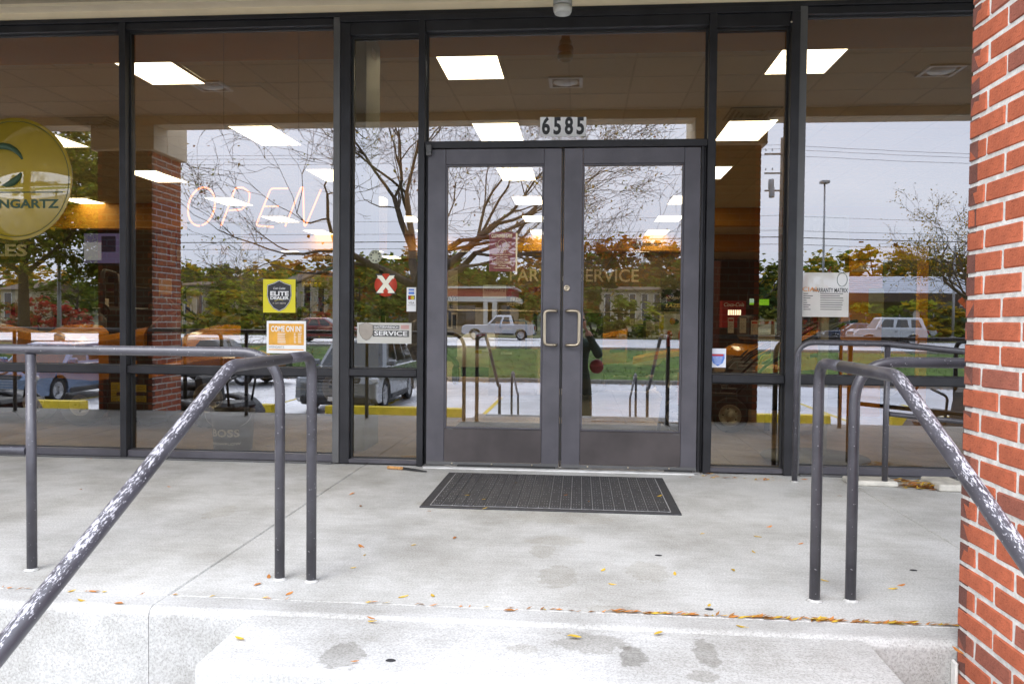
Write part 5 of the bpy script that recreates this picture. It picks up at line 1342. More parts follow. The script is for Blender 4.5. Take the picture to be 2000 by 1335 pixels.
# come on in notice
t = decal('opening_hours_notice', 'white and orange COME ON IN opening hours notice under the yellow sticker', 'notice', (521, 626), (597.5, 690), M_white)
M_or2 = mat('notice_orange', (.72, .36, .04), .6, var=.12, scale=12)
patch(t, (525, 631.5), (593.5, 674), yo - .0012, M_or2, 'orange_field', .0004); patch(t, (525, 681), (593, 684), yo - .0012, M_or2, 'orange_bar', .0004)
words(t, 'COME ON IN!', 559, 642.5, 11, yo - .0018, M_white, fit=63, bold=.025, depth=.0004); words(t, 'WEINGARTZ', 540, 677.5, 4, yo - .0014, mat('grey_ink', (.25, .24, .22), .6), fit=32, depth=.0004)
m = MB()
for k in range(6):
    for (x0, x1) in ((542, 558), (574, 579), (582, 590)):
        u, v = at(x0, 651 + 3.5*k, yo - .0018), at(x1 - rnd.random()*2, 651 + 3.5*k, yo - .0018); m.box(u.x, yo - .0019, u.z - .0022, v.x, yo - .0017, u.z + .0022)
m.build('printed_hours', M_white, t)
# alarm company sign
t = decal('alarm_sign', 'small white alarm sign with blue shield on the right side window', 'sign', (1386.5, 680), (1417.5, 717.5), mat('bright_white_vinyl', (.72, .74, .80), .5, var=.02), .0355)
c_ = at(1402, 702, .0345); M_bl = mat('shield_blue', (.10, .22, .62), .5)
MB().prism([(x*.45, y*.45) for x, y in ((-.095, .085), (.095, .085), (.098, .02), (.07, -.05), (0, -.095), (-.07, -.05), (-.098, .02))], 0, .0004, face_y(c_)).build('blue_shield', M_bl, t)
patch(t, (1391, 691), (1413, 695), .0345, M_tagred, 'red_ribbon', .0006); words(t, 'SECURITY INC.', 1402, 698, 2, .034, M_white, fit=18, bold=.02, depth=.0003)
m = MB()
for k in range(5): u, v = at(1393.5 + k*.8, 701 + 2.3*k, .034), at(1410.5 - k*.8, 701 + 2.3*k, .034); m.box(u.x, .0338, u.z - .0008, v.x, .034, u.z + .0008)
m.build('printed_lines', M_white, t)
# inside stickers of the left side window
ys = yo
t = thing('brand_sticker', 'round red sticker with a big white X inside the left side window', 'sticker', at(753, 556, ys))
c_ = at(753.5, 556.5, ys); r_ = 23 * sc(0); MB().lathe([(.001, 0), (r_, 0), (r_, .001), (.001, .0012)], 36, face_y(c_), cap=False).build('disc', mat('sticker_red', (.55, .055, .025), .55, var=.06), t)
def bigX(k, d, mt_, nm):
    o = text('X', .105*k, mt_, face_y((c_.x, ys - d, c_.z)), t, nm, .055, .92, .0005); 
    return o
bigX(1.16, .0016, M_ink, 'dark_outline'); bigX(1., .0022, mat('cream_vinyl', (.78, .74, .60), .5, var=.03), 'letter')
for s in (-1, 1):   # slab serifs
    for e in (-1, 1):
        x_ = c_.x + e*.036; z_ = c_.z + s*.049; MB().box(x_ - .021, ys - .0029, z_ - .0055, x_ + .021, ys - .0023, z_ + .0055).build('serif', MATS['cream_vinyl'], t)
t = decal('service_sticker', 'long pale grey SERVICE sticker with a shield low in the left side window', 'sticker', (697.5, 629.5), (803.5, 671), mat('pale_grey_vinyl', (.52, .51, .46), .5, var=.03), ys)
M_gv = mat('grey_print', (.095, .095, .09), .6)
patch(t, (728, 634.5), (780, 642.5), ys - .001, M_gv, 'dark_band', .0005); patch(t, (728, 644.5), (799, 658), ys - .001, M_gv, 'dark_band', .0005); patch(t, (783, 634.5), (799, 642.5), ys - .001, mat('pink_print', (.50, .30, .27), .6), 'pink_band', .0005)
words(t, 'MASTERWRENCH', 754, 638.7, 4.4, ys - .0017, M_white, fit=49, bold=.01, depth=.0004); words(t, 'SERVICE', 763, 651.3, 8.8, ys - .0017, M_white, fit=66, bold=.012, depth=.0004)
c_ = at(715.5, 646.5, ys - .001); MB().prism([(x*.52, y*.52) for x, y in shield(1)], 0, .0005, face_y(c_)).build('printed_shield', mat('taupe_print', (.36, .32, .27), .6), t); MB().tube([Vector((c_.x + x*.53, ys - .0018, c_.z + y*.53)) for x, y in shield(1)], .0012, 5, closed=True).build('shield_outline', M_gv, t)
t = decal('card_sticker', 'white strip of payment card stickers at the right of the left side window', 'sticker', (794.5, 561), (812.5, 608), M_white, ys)
patch(t, (798, 564), (809, 567.5), ys - .001, M_bl, 'blue_card', .0005); patch(t, (798, 569.5), (809, 574.5), ys - .001, M_bl, 'blue_card', .0005)
patch(t, (797, 577), (810, 585), ys - .001, M_ink, 'black_card', .0005)
for dx, mt_ in ((-2.4, M_tagred), (2.0, M_yellow)): c_ = at(803.5 + dx, 581, ys - .0016); MB().lathe([(.001, 0), (.013, 0), (.013, .0004)], 16, face_y(c_), cap=False).build('card_circle', mt_, t)
words(t, 'VISA', 803, 591.5, 4.5, ys - .0012, M_ink, fit=11, shear=.2, depth=.0004); patch(t, (796, 595.5), (811, 596.3), ys - .001, M_gv, 'rule', .0005)
t = thing('gear_sticker', 'small pale round gear sticker high in the left side window', 'sticker', at(732, 501, ys)); c_ = at(733, 501, ys); g_ = MB().lathe([(.001, 0), (.046, 0), (.046, .0008)], 24, face_y(c_), cap=False); g_.build('disc', mat('pale_sage_vinyl', (.42, .44, .32), .5), t)
for k in range(9): a = k*.7; MB().lathe([(.001, .0012), (.006, .0012)], 10, face_y(c_) @ Matrix.Translation((math.cos(a)*.03, math.sin(a)*.03, 0)), cap=False).build('printed_hole', M_gv, t)
t = board('hanging_banner', 'narrow grey green banner hanging inside the left side window', 'banner', (757, 352), (790, 500), 1.3, mat('grey_green_cloth', (.17, .185, .11), .8), .004)
words(t, 'ark', 770, 371, 10, 1.298, M_dark, bold=.01); words(t, 'PROFESSIONAL', 772, 403, 4, 1.298, M_dark, fit=28); words(t, 'TURF', 774, 411, 5, 1.298, M_dark)
# yellow round sign in the first window
yd = .0538; cx_, r_ = at(29, 350, yd), 125.5 * sc(.05)
t = thing('round_sign', 'large round glossy yellow sign on the first window', 'sign', cx_)
M_disc = glossy_film('yellow_sign_film', (.36, .25, .004), 1.9)
MB().lathe([(.001, 0), (r_, 0), (r_, .002), (.001, .0022)], 64, face_y(cx_), cap=False).build('disc', M_disc, t)
M_gr = mat('dark_green_print2', (.02, .055, .022), .6)
MB().tube([cx_ + Vector((math.cos(a)*r_*.945, -.0028, math.sin(a)*r_*.945)) for a in [2*math.pi*i/64 for i in range(64)]], .0022, 5, closed=True).build('ring_line', M_gr, t)
words(t, 'WEINGARTZ', 29, 399, 17, yd - .0035, M_gr, fit=192, bold=.03, depth=.0006); patch(t, (-65, 375), (123, 376.2), yd - .003, M_gr, 'rule', .0006)
m = MB(); c_ = at(5, 325, yd - .004)
for a0, a1, rr in ((20, 150, .16), (160, 260, .13), (270, 340, .15)):
    pts = [c_ + Vector((math.cos(R_(a0 + (a1-a0)*i/8))*rr, 0, math.sin(R_(a0 + (a1-a0)*i/8))*rr*.9)) for i in range(9)]; m.tube(pts, .02, 6, radii=[.006, .014, .02, .024, .026, .024, .02, .014, .006])
m.build('leaf_scroll', M_gr, t)
# ------------------------------------------------------------------ the street side, seen in the glass
def wet(name, c, r0=.06, r1=.45, scale=.5, wetness=.55, crack=True):
    m = bpy.data.materials.new(name); m.use_nodes = True; nt = m.node_tree
    p = nt.nodes['Principled BSDF']; tcn = nt.nodes.new('ShaderNodeTexCoord'); v = tcn.outputs['Object']
    a = _noise(nt, scale, 6, v, .6)
    col = _ramp(nt, a, tuple(x*.7 for x in c), c, .40, .60)
    g = _ramp(nt, _noise(nt, 40, 2, v), (.75,)*3, (1.15,)*3); col = _mix(nt, 1., col, g, 'MULTIPLY')
    if crack:
        mpn = nt.nodes.new('ShaderNodeMapping'); mpn.inputs['Scale'].default_value = (.12, .55, 1); nt.links.new(v, mpn.inputs[0])
        vo = nt.nodes.new('ShaderNodeTexVoronoi'); vo.feature = 'DISTANCE_TO_EDGE'; vo.inputs['Scale'].default_value = 1.0
        nt.links.new(_mix(nt, .25, mpn.outputs[0], _noise_c(nt, 3, mpn.outputs[0])), vo.inputs['Vector'])
        col = _mix(nt, _ramp(nt, vo.outputs['Distance'], (1, 1, 1), (0, 0, 0), .004, .02), col, (.012, .012, .012))
    nt.links.new(col, p.inputs['Base Color'])
    rr = nt.nodes.new('ShaderNodeMapRange'); rr.inputs[1].default_value = .40; rr.inputs[2].default_value = .62; rr.inputs[3].default_value = r0; rr.inputs[4].default_value = r1
    nt.links.new(a, rr.inputs[0]); nt.links.new(rr.outputs[0], p.inputs['Roughness'])
    p.inputs['Specular IOR Level'].default_value = wetness
    # a film of rain water over most of it
    gl = nt.nodes.new('ShaderNodeBsdfGlossy'); gl.inputs['Roughness'].default_value = .5; gl.inputs[0].default_value = (.95, .96, 1, 1)
    fm = nt.nodes.new('ShaderNodeMapRange'); fm.inputs[1].default_value = .36; fm.inputs[2].default_value = .66; fm.inputs[3].default_value = .80; fm.inputs[4].default_value = .35
    nt.links.new(a, fm.inputs[0])
    ms = nt.nodes.new('ShaderNodeMixShader'); nt.links.new(fm.outputs[0], ms.inputs[0]); nt.links.new(p.outputs[0], ms.inputs[1]); nt.links.new(gl.outputs[0], ms.inputs[2])
    nt.links.new(ms.outputs[0], nt.nodes['Material Output'].inputs[0])
    return m
def _noise_c(nt, s, v):
    n = nt.nodes.new('ShaderNodeTexNoise'); n.inputs['Scale'].default_value = s; nt.links.new(v, n.inputs['Vector']); return n.outputs['Color']
M_asph = wet('wet_asphalt', (.30, .305, .32), .2, .45, .45, 1.0)
M_road = wet('damp_road_asphalt', (.30, .30, .32), .14, .35, .3, 1.0, False)
M_walkc = concrete('lower_walk_concrete', (.36, .36, .35))
M_turf = mat('lawn_turf', (.085, .15, .02), .95, var=.35, scale=1.2, detail=6, bump=.5, bscale=30)
M_verge = mat('dry_verge_turf', (.12, .12, .04), .95, var=.3, scale=.8)
M_kerb = mat('weathered_kerb', (.30, .29, .26), .9, var=.2)
M_ypaint = mat('yellow_kerb_paint', (.70, .52, .015), .55, var=.12, scale=8, bump=.4, bscale=60)
def sheet(name, pts, m, **k): return MB().add(pts, [tuple(range(len(pts)))]).build(name, m, None, kind='structure', **k)
MB().box(-700, -900, -1.40, 700, -.02, -1.30).build('ground', M_verge, None, kind='structure')
MB().box(-700, .3, -1.40, 700, 300, -1.30).build('ground', M_verge, None, kind='structure')
MB().box(-18, -7.25, -1.29, 14, -2.72, -.75).build('lower_walk', M_walkc, None, kind='structure')
s2 = MB().box(-1.3, -8.1, -1.29, 1.4, -7.26, -1.21).build('lower_steps', M_step, None, kind='structure')
for i in range(2): MB().cbox(-1.3, -7.62 - .32*i, -1.205, 1.4, -7.251, -.90 - .15*i, .012).build('step', M_step, s2) if i == 0 else MB().cbox(-1.3, -7.95, -1.205, 1.4, -7.6205, -1.05, .012).build('step', M_step, s2)
MB().box(-60, -22.9, -1.29, 60, -7.255, -1.2).build('parking_lot', M_asph, None, kind='structure')
MB().cbox(-60, -23.1, -1.28, 60, -22.902, -1.06, .02).build('kerb', M_kerb, None, kind='structure')
lg = MB()
NXL = 40
def bank(x, y): t = min(1, max(0, (-23.1 - y) / 8.5)); return -1.08 + .72 * (t*t*(3-2*t)) + .02*mnoise.noise((x*.5, y*.5, 0))
vs = []; fs = []
for j in range(15):
    for i in range(NXL + 1): x = -80 + 160*i/NXL; y = -23.101 - 10.4*j/14; vs.append((x, y, bank(x, y)))
for j in range(14):
    for i in range(NXL): a = j*(NXL+1) + i; fs.append((a, a + NXL + 1, a + NXL + 2, a + 1))
lawn = lg.add(vs, [tuple(reversed(f)) for f in fs], 0, True).build('lawn', M_turf, None, kind='structure')
gb = MB(); g2r = random.Random(5)
for k in range(9000):
    x = g2r.uniform(-26, 24); y = -23.15 - 9.8*g2r.random()**1.3; z = bank(x, y); h_ = g2r.uniform(.03, .08); a = g2r.random()*3.1; w_ = .022
    gb.add([(x - w_*math.cos(a), y - w_*math.sin(a), z), (x + w_*math.cos(a), y + w_*math.sin(a), z), (x + g2r.uniform(-.03, .03), y + g2r.uniform(-.03, .03), z + h_)], [(0, 1, 2)])
gb.build('lawn_grass', M_turf, None, kind='stuff')
M_leafb = mat('brown_leaf', (.30, .14, .04), .8, rand=.3, var=.2); M_leafy = mat('yellow_leaf', (.55, .36, .03), .8, rand=.25, var=.2); M_leafo = mat('orange_leaf', (.50, .19, .035), .8, rand=.3, var=.2)
lf = MB()
for k in range(1500):
    x = g2r.uniform(-26, 24); y = -22.86 + .55*g2r.random()**3*2 if g2r.random() < .55 else -23.2 - 8*g2r.random()
    z = -1.196 if y > -22.9 else bank(x, y) + .05; a = g2r.random()*6.3; s_ = g2r.uniform(.03, .06)
    lf.add([(x + s_*math.cos(a), y + s_*math.sin(a), z + .004), (x - s_*.5*math.sin(a), y + s_*.5*math.cos(a), z + .02), (x - s_*math.cos(a), y - s_*math.sin(a), z + .006), (x + s_*.5*math.sin(a), y - s_*.5*math.cos(a), z + .005)], [(0, 1, 2, 3)], g2r.randrange(3))
lf.build('fallen_leaves', [M_leafb, M_leafo, M_leafy], None, kind='stuff')
RZ = -.36
MB().box(-300, -58, -1.29, 300, -33.6, RZ).build('road', M_road, None, kind='structure')
MB().cbox(-300, -33.595, -1.29, 300, -33.4, RZ + .12, .02).build('kerb', M_kerb, None, kind='structure')
for yl in (-38.6, -53.2):
    d = MB()
    for k in range(40): d.box(-150 + 8*k, yl - .06, RZ + .004, -147 + 8*k, yl + .06, RZ + .006)
    d.build('lane_marking', M_white, None, kind='structure')
for yl in (-43.4, -48.3): MB().box(-300, yl - .06, RZ + .004, 300, yl + .06, RZ + .006).build('lane_marking', M_ypaint, None, kind='structure')
MB().box(-300, -190, -1.29, 300, -58.001, RZ + .06).build('far_verge', M_verge, None, kind='structure')
# wheel stops and painted line on the lot ---------------------------------------
def stop(x0, x1, y, label):
    m = MB(); T_ = Matrix(((0, 0, 1, 0), (1, 0, 0, 0), (0, 1, 0, 0), (0, 0, 0, 1)))
    m.prism([(y + .15, -1.199), (y + .12, -.95), (y - .16, -.95), (y - .2, -1.199)], x0, x1, T_)
    tag(m.build('wheel_stop', M_ypaint), label, 'wheel stop', 'yellow concrete wheel stops of the parking lot')
for px0, px1, lab in ((635, 903, 'yellow concrete wheel stop in front of the grey family car'), (262, 530, 'yellow concrete wheel stop left of the grey family car'), (-111, 157, 'yellow concrete wheel stop in front of the blue car'), (1354, 1622, 'yellow concrete wheel stop reflected behind the right stair rail'), (1741, 2009, 'yellow concrete wheel stop behind the red and black mower')):
    a, b = back(px0, 815, 11.9), back(px1, 815, 11.9); stop(a.x, b.x, -11.9, lab)
a, b = back(1622, 822, 11.9), back(1741, 822, 11.9)
MB().box(a.x, -11.95, -1.1985, b.x, -11.85, -1.195).build('parking_line', M_ypaint, None, kind='structure')
for k in range(-5, 6):
    x = back(903, 815, 11.9).x + .35 + 2.76*k
    if abs(x) > 1.6: MB().box(x - .05, -17, -1.1985, x + .05, -12.3, -1.195).build('parking_line', M_ypaint, None, kind='structure')
# ------------------------------------------------------------------ vehicles
M_cglass = mat('car_window_glass', (.012, .016, .018), .04, spec=.9, var=0)
M_plast = mat('grey_trim_plastic', (.03, .03, .032), .55); M_lampc = mat('headlamp_glass', (.55, .57, .6), .1, var=.05); M_tail = mat('tail_lamp', (.30, .01, .012), .2, var=.05)
def paint(name, c): return mat(name, c, .22, .25, .02, 3, coat=.8)
def vehicle(name, label, cat, loc, rz, pm, L, W, H, belt, wb, wr, gh, clear=.24, bed=None, hood=None, roofrack=False, group=None, emblem=False):
    """x forward. gh = (windscreen base, roof front, roof rear, rear base); bed = (from, to, height) for a pickup"""
    t = thing(name, label, cat, (0, 0, 0), group)
    hw = W/2; x0, x1 = -L/2, L/2; fx, rx = wb/2 + (.06*L*.0), -wb/2
    zh = hood or belt - .10
    def side(inset):
        k = inset
        pts = [(x0 + k, clear + .08)]
        def archp(cx):
            ra = wr + .07; a0 = math.asin(max(-1, min(1, (clear - wr) / ra)))
            return [(cx + ra*math.cos(R_(180) - a0 + (2*a0 - R_(180))*i/10), wr + ra*math.sin(R_(180) - a0 + (2*a0 - R_(180))*i/10)) for i in range(11)]
        pts += [(rx - wr - .3, clear)] + archp(rx) + [(rx + wr + .3, clear), (fx - wr - .3, clear)] + archp(fx) + [(x1 - .25, clear), (x1 - k*.5, clear + .12), (x1 - k, zh*.70), (x1 - .10 - k, zh - .10), (x1 - .32, zh - k*.3)]
        pts += [(gh[0] + .05, belt - k*.3)]
        if bed: pts += [(gh[3], belt - k*.3), (gh[3] - .01, bed[2] - k*.3), (x0 + .03 + k, bed[2] - k*.3)]
        else: pts += [(gh[3] + .12, belt - k*.3), (x0 + .10 + k, belt - .06 - k*.3)]
        pts += [(x0 + k, belt*.7)]
        return pts
    rings = []
    for y, k in ((-hw, .10), (-hw + .03, .05), (-hw + .14, .0), (hw - .14, .0), (hw - .03, .05), (hw, .10)):
        rings.append([(x, y, z) for x, z in side(k)])
    MB().loft(rings, 0, False).build('body', pm, t)
    # greenhouse
    g0, g1, g2, g3 = gh; yb, yt = hw - .09, hw - .27
    bz, tz = belt - .03, H - .05
    def ringz(xa, xb, y, z, c): return [(xa, -y + c, z), (xa, y - c, z), (xa - c*.5, y, z), (xb + c, y, z), (xb, y - c, z), (xb, -y + c, z), (xb + c, -y, z), (xa - c*.5, -y, z)]
    MB().loft([ringz(g0, g3, yb, bz, .10), ringz(g1, g2, yt, tz, .10), ringz(g1 - .12, g2 + .08, yt - .09, H, .10)], 0, False).build('cab', pm, t)
    def onside(s, u, v, e=.008):   # u along (0 rear .. 1 front), v up
        xa, xb = g3 + (g2 - g3)*v, g0 + (g1 - g0)*v; return Vector((xa + (xb - xa)*u, s*(yb + (yt - yb)*v + e), bz + (tz - bz)*v))
    cuts = ((.07, .30), (.34, .62), (.655, .93)) if not bed else ((.12, .45), (.52, .92))
    if L < 4.5 and not bed: cuts = ((.06, .30), (.35, .63), (.67, .94))
    for s in (-1, 1):
        for (u0, u1) in cuts:
            q = [onside(s, u0 + .01, .16), onside(s, u1, .16), onside(s, u1 - .02, .88), onside(s, u0 + .035, .88)]
            q2 = [p_ + Vector((0, -s*.02, 0)) for p_ in q]
            MB().loft([q2, q], 0, False).build('side_window', M_cglass, t)
        for u in ([.48] if bed else [.32, .64]):
            p_ = onside(s, u - .02, 0); MB().cbox(p_.x - .10, s*(hw + .002), belt - .20, p_.x + .06, s*(hw + .025), belt - .165, .008).build('door_handle', M_plast, t)
        MB().cbox(g0 - .30, s*(hw + .02) - .1, belt + .0, g0 - .12, s*(hw + .02) + .1, belt + .15, .04).build('mirror', pm, t)
        wheel_at(t, (fx, s*(hw - .115), wr), wr, .22, .66, mr=M_rim, spokes=5); wheel_at(t, (rx, s*(hw - .115), wr), wr, .22, .66, mr=M_rim, spokes=5)
        MB().cbox(rx + wr + .12, s*hw - .03, clear - .01, fx - wr - .12, s*hw + .015, clear + .12, .02).build('sill_trim', M_plast, t)
        if roofrack: MB().tube(fillet([(g1 - .25, s*(yt - .04), H - .02), (g1 - .35, s*(yt - .03), H + .05), (g2 + .35, s*(yt - .03), H + .05), (g2 + .2, s*(yt - .04), H - .02)], .05, 4), .018, 8).build('roof_rail', M_steel, t)
        m = MB().cbox(x1 - .14, s*(hw - .14) - .19, zh - .30, x1 - .045, s*(hw - .14) + .10, zh - .17, .03); m.build('headlight', M_lampc, t)
        MB().cbox(x0 - .012, s*(hw - .16) - .12, belt - .34, x0 + .06, s*(hw - .16) + .12, belt - .10, .02).build('tail_light', M_tail, t)
    def quadglass(nm, xa, xb, y0_, y1_, v0, v1, sgn):
        za, zb_ = bz + (tz - bz)*v0, bz + (tz - bz)*v1
        pa = xa + (xb - xa)*v0 + sgn*.012; pb_ = xa + (xb - xa)*v1 + sgn*.012
        q = [(pa, -y0_, za), (pa, y0_, za), (pb_, y1_, zb_), (pb_, -y1_, zb_)]
        MB().loft([[(x - sgn*.03, y, z) for x, y, z in q], q], 0, False).build(nm, M_cglass, t)
    quadglass('windscreen', g0, g1, yb - .10, yt - .08, .05, .93, 1); quadglass('rear_window', g3, g2, yb - .14, yt - .1, .2, .88, -1)
    MB().cbox(x1 - .10, -hw*.62, zh*.42, x1 - .002, hw*.62, zh - .16, .03).build('grille', M_plast, t)
    MB().cbox(x1 - .16, -hw*.86, clear - .03, x1 + .04, hw*.86, clear + .20, .05).build('bumper', M_plast, t); MB().cbox(x0 - .04, -hw*.86, clear - .02, x0 + .16, hw*.86, clear + .22, .05).build('bumper', M_plast, t)
    m = MB()
    for k in range(5): z = zh*.46 + (zh*.5 - .16)*k/4.6; m.cbox(x1 - .01, -hw*.56, z, x1 + .006, hw*.56, z + .012, .004)
    m.build('grille_bar', M_steel, t)
    if emblem:
        T_ = Matrix.Translation((x1 + .018, 0, zh*.72)) @ Matrix(((0, 0, 1, 0), (1, 0, 0, 0), (0, 1, 0, 0), (0, 0, 0, 1)))
        m = MB().tube([(math.cos(a)*.13, math.sin(a)*.075, 0) for a in [2*math.pi*i/24 for i in range(24)]], .010, 8, closed=True, T=T_)
        for s in (-1, 1): m.tube([(s*.045 - .02, -.055, 0), (s*.045 + .02, .055, 0)], .009, 6, T=T_)
        m.tube([(-.055, -.01, 0), (.055, .012, 0)], .009, 6, T=T_); m.build('emblem', M_steel, t)
    MB().cbox(x1 + .006, -.16, clear + .06, x1 + .047, .16, clear + .16, .004).build('number_plate', M_white, t)
    if bed:
        MB().box(bed[1] + .05, -hw + .10, bed[2] - .002, bed[0] - .05, hw - .10, bed[2] + .006).build('bed_cover', M_plast, t)
    t.location = loc; t.rotation_euler = (0, 0, rz); return t
P_grey = paint('grey_car_paint', (.20, .215, .225)); P_blue = paint('blue_car_paint', (.12, .19, .32)); P_white = paint('white_car_paint', (.62, .64, .68)); P_silver = paint('pale_silver_paint', (.48, .51, .54)); P_dkblue = paint('dark_blue_paint', (.03, .05, .09)); P_blk = paint('black_car_paint', (.02, .022, .03)); P_redc = paint('red_car_paint', (.22, .02, .02))
GZ = -1.2
a = back(735, 740, 12.6)
vehicle('parked_car', 'grey parked family car reflected in the left side window', 'car', (a.x - .97, -12.45 - 2.4, GZ), R_(90), P_grey, 4.8, 1.93, 1.71, 1.05, 2.78, .37, (1.05, .35, -1.75, -2.28), hood=1.02, roofrack=True, emblem=True)
a = back(118, 720, 13.6)
vehicle('parked_car', 'blue parked car reflected at the far left of the first window', 'car', (a.x - 1.0, -12.5 - 2.3, GZ), R_(88), P_blue, 4.6, 1.85, 1.52, .98, 2.7, .33, (1.0, .3, -1.2, -1.9), hood=.94)
a = back(600, 650, 20.5)
vehicle('parked_car', 'black parked car reflected behind the grey family car', 'car', (a.x - 3.2, -20.6, GZ + .0), R_(6), P_blk, 4.7, 1.85, 1.52, .98, 2.75, .34, (.9, .2, -1.4, -2.1), hood=.95)
a = back(978, 640, 53)
vehicle('pickup_truck', 'white pickup truck driving past, reflected in the left door', 'pickup truck', (a.x, -53.0 + 1.2, RZ), R_(180), P_white, 5.3, 1.9, 1.80, 1.10, 3.3, .38, (.85, .2, -.95, -1.15), hood=1.08, bed=(-1.15, -2.6, 1.16), clear=.38)
a = back(1738, 650, 46)
vehicle('boxy_car', 'pale boxy four wheel drive car driving past, reflected in the right window', 'car', (a.x, -46.5, RZ), R_(180), P_silver, 4.5, 1.85, 1.82, 1.12, 2.65, .38, (.95, .55, -1.95, -2.16), hood=1.08, clear=.34)
a = back(1658, 640, 56)
vehicle('parked_car', 'dark blue car on the far lane left of the boxy pale car', 'car', (a.x, -55.5, RZ), R_(180), P_dkblue, 4.6, 1.8, 1.46, .93, 2.7, .33, (.9, .1, -1.1, -1.9), hood=.9)
a = back(1762, 632, 62)
vehicle('parked_car', 'pale green white car in front of the green fence behind the boxy car', 'car', (a.x, -61.5, RZ + .06), R_(180), P_silver, 4.6, 1.85, 1.68, 1.0, 2.7, .36, (1.0, .5, -1.7, -2.2), hood=.98)
a = back(640, 650, 44)
vehicle('parked_car', 'red car on the near lane reflected beside the yellow dealer sticker', 'car', (a.x + 1, -40.6, RZ), R_(0), P_redc, 4.6, 1.8, 1.46, .93, 2.7, .33, (.9, .1, -1.1, -1.9), hood=.9)
# ------------------------------------------------------------------ mowers set out on the lower walk
zm = -.75
a = back(1800, 800, 4.3)
zero_turn('dark red and black zero turn mower reflected in the right window', (a.x + .1, -4.05, zm), R_(168), M_red, M_gun)
a = back(60, 800, 4.6)
zero_turn('dark red zero turn mower reflected in the first window', (a.x - .25, -4.35, zm), R_(5), M_red, M_gun)
a = back(500, 800, 5)
zero_turn('black zero turn mower reflected low in the second window', (a.x - .1, -4.5, zm), R_(12), M_red, M_gun)
# ------------------------------------------------------------------ trees and shrubs
M_bark = mat('grey_brown_bark', (.085, .062, .045), .95, var=.3, scale=8, bump=.8, bscale=20)
M_barkd = mat('dark_bark', (.045, .035, .028), .95, var=.3, scale=8)
LEAF = {'green': (.12, .17, .025), 'lime': (.29, .32, .035), 'yellow': (.42, .28, .022), 'gold': (.46, .25, .02), 'orange': (.36, .13, .02), 'rust': (.20, .085, .028), 'dark': (.045, .075, .024), 'olive': (.15, .165, .03), 'red': (.34, .03, .03)}
MLEAF = {k: leafmat(k + '_foliage', c) for k, c in LEAF.items()}
tr = random.Random(11)
_crowns = {}
def crown_mesh(kind, n, leaf, mats, seed, shape):
    key = (kind, n, leaf, tuple(m.name for m in mats), seed)
    if key in _crowns: return _crowns[key]
    r = random.Random(seed); m = MB()
    # clumps inside an uneven envelope (unit height 1, radius about .5)
    cl = []
    for i in range(int((30 if n < 5000 else 110) if kind != 'conifer' else 34)):
        if kind == 'conifer':
            z = r.random(); rad = .30*(1 - z)**.8 + .02; a = r.random()*6.3; cl.append((Vector((math.cos(a)*rad*.8, math.sin(a)*rad*.8, z)), .05 + .10*(1 - z)))
        else:
            a = r.random()*6.3; z = r.uniform(.12, .93); env = math.sin(math.pi*min(1, max(.05, (z*.9 + .08))))**.6 * .46; q = env*math.sqrt(r.random())*1.05
            cl.append((Vector((math.cos(a)*q, math.sin(a)*q, z)), r.uniform(.07, .17)))
    for i in range(n):
        c, s = r.choice(cl)
        d = Vector((r.gauss(0, 1), r.gauss(0, 1), r.gauss(0, 1))); d.normalize()
        p = c + d * s * abs(r.gauss(0, .62))
        u = Vector((r.gauss(0, 1), r.gauss(0, 1), r.gauss(0, .6))).normalized(); v = u.cross(Vector((r.gauss(0, 1), r.gauss(0, 1), r.gauss(0, 1)))).normalized()
        l = leaf * r.uniform(.6, 1.3)
        mi = 0 if len(mats) == 1 else min(len(mats) - 1, int(r.random()*r.random()*len(mats)*1.4) if (hash((round(c.x*20), round(c.z*20))) % 3) else 1)
        m.add([p + u*l, p + v*l*.6, p - u*l, p - v*l*.6], [(0, 1, 2, 3)], mi)
    _crowns[key] = m.mesh('crown', mats); return _crowns[key]
def tree(name, label, base, h, w, cols, n=1500, leaf=.035, kind='round', seed=1, trunk=.16, cat='tree', group='trees beyond the road', low=.16):
    t = thing(name, label, cat, base, group)
    me = crown_mesh(kind, n, leaf, [MLEAF[c] for c in cols], seed, None)
    o = bpy.data.objects.new('crown', me); COL.objects.link(o); o.parent = t
    o.location = (0, 0, h*low*.6); o.scale = (w, w, h*(1 - low*.6)); o.rotation_euler = (0, 0, seed*1.3)
    r = random.Random(seed); m = MB()
    top = h*.75; pts = [Vector((0, 0, -.3))] + [Vector((r.uniform(-.02, .02)*h*k/5, r.uniform(-.02, .02)*h*k/5, top*k/5)) for k in range(1, 6)]
    m.tube(pts, .1, 7, radii=[trunk*(1 - .16*k)*1.1 for k in range(6)])
    for k in range(6):
        b_ = pts[2 + k % 3]; a = r.random()*6.3; m.tube([b_, b_ + Vector((math.cos(a)*w*.16, math.sin(a)*w*.16, h*.12)), b_ + Vector((math.cos(a)*w*.32, math.sin(a)*w*.32, h*.3))], .05, 5, radii=[trunk*.5, trunk*.35, trunk*.12])
    m.build('trunk', M_barkd, t, True); return t
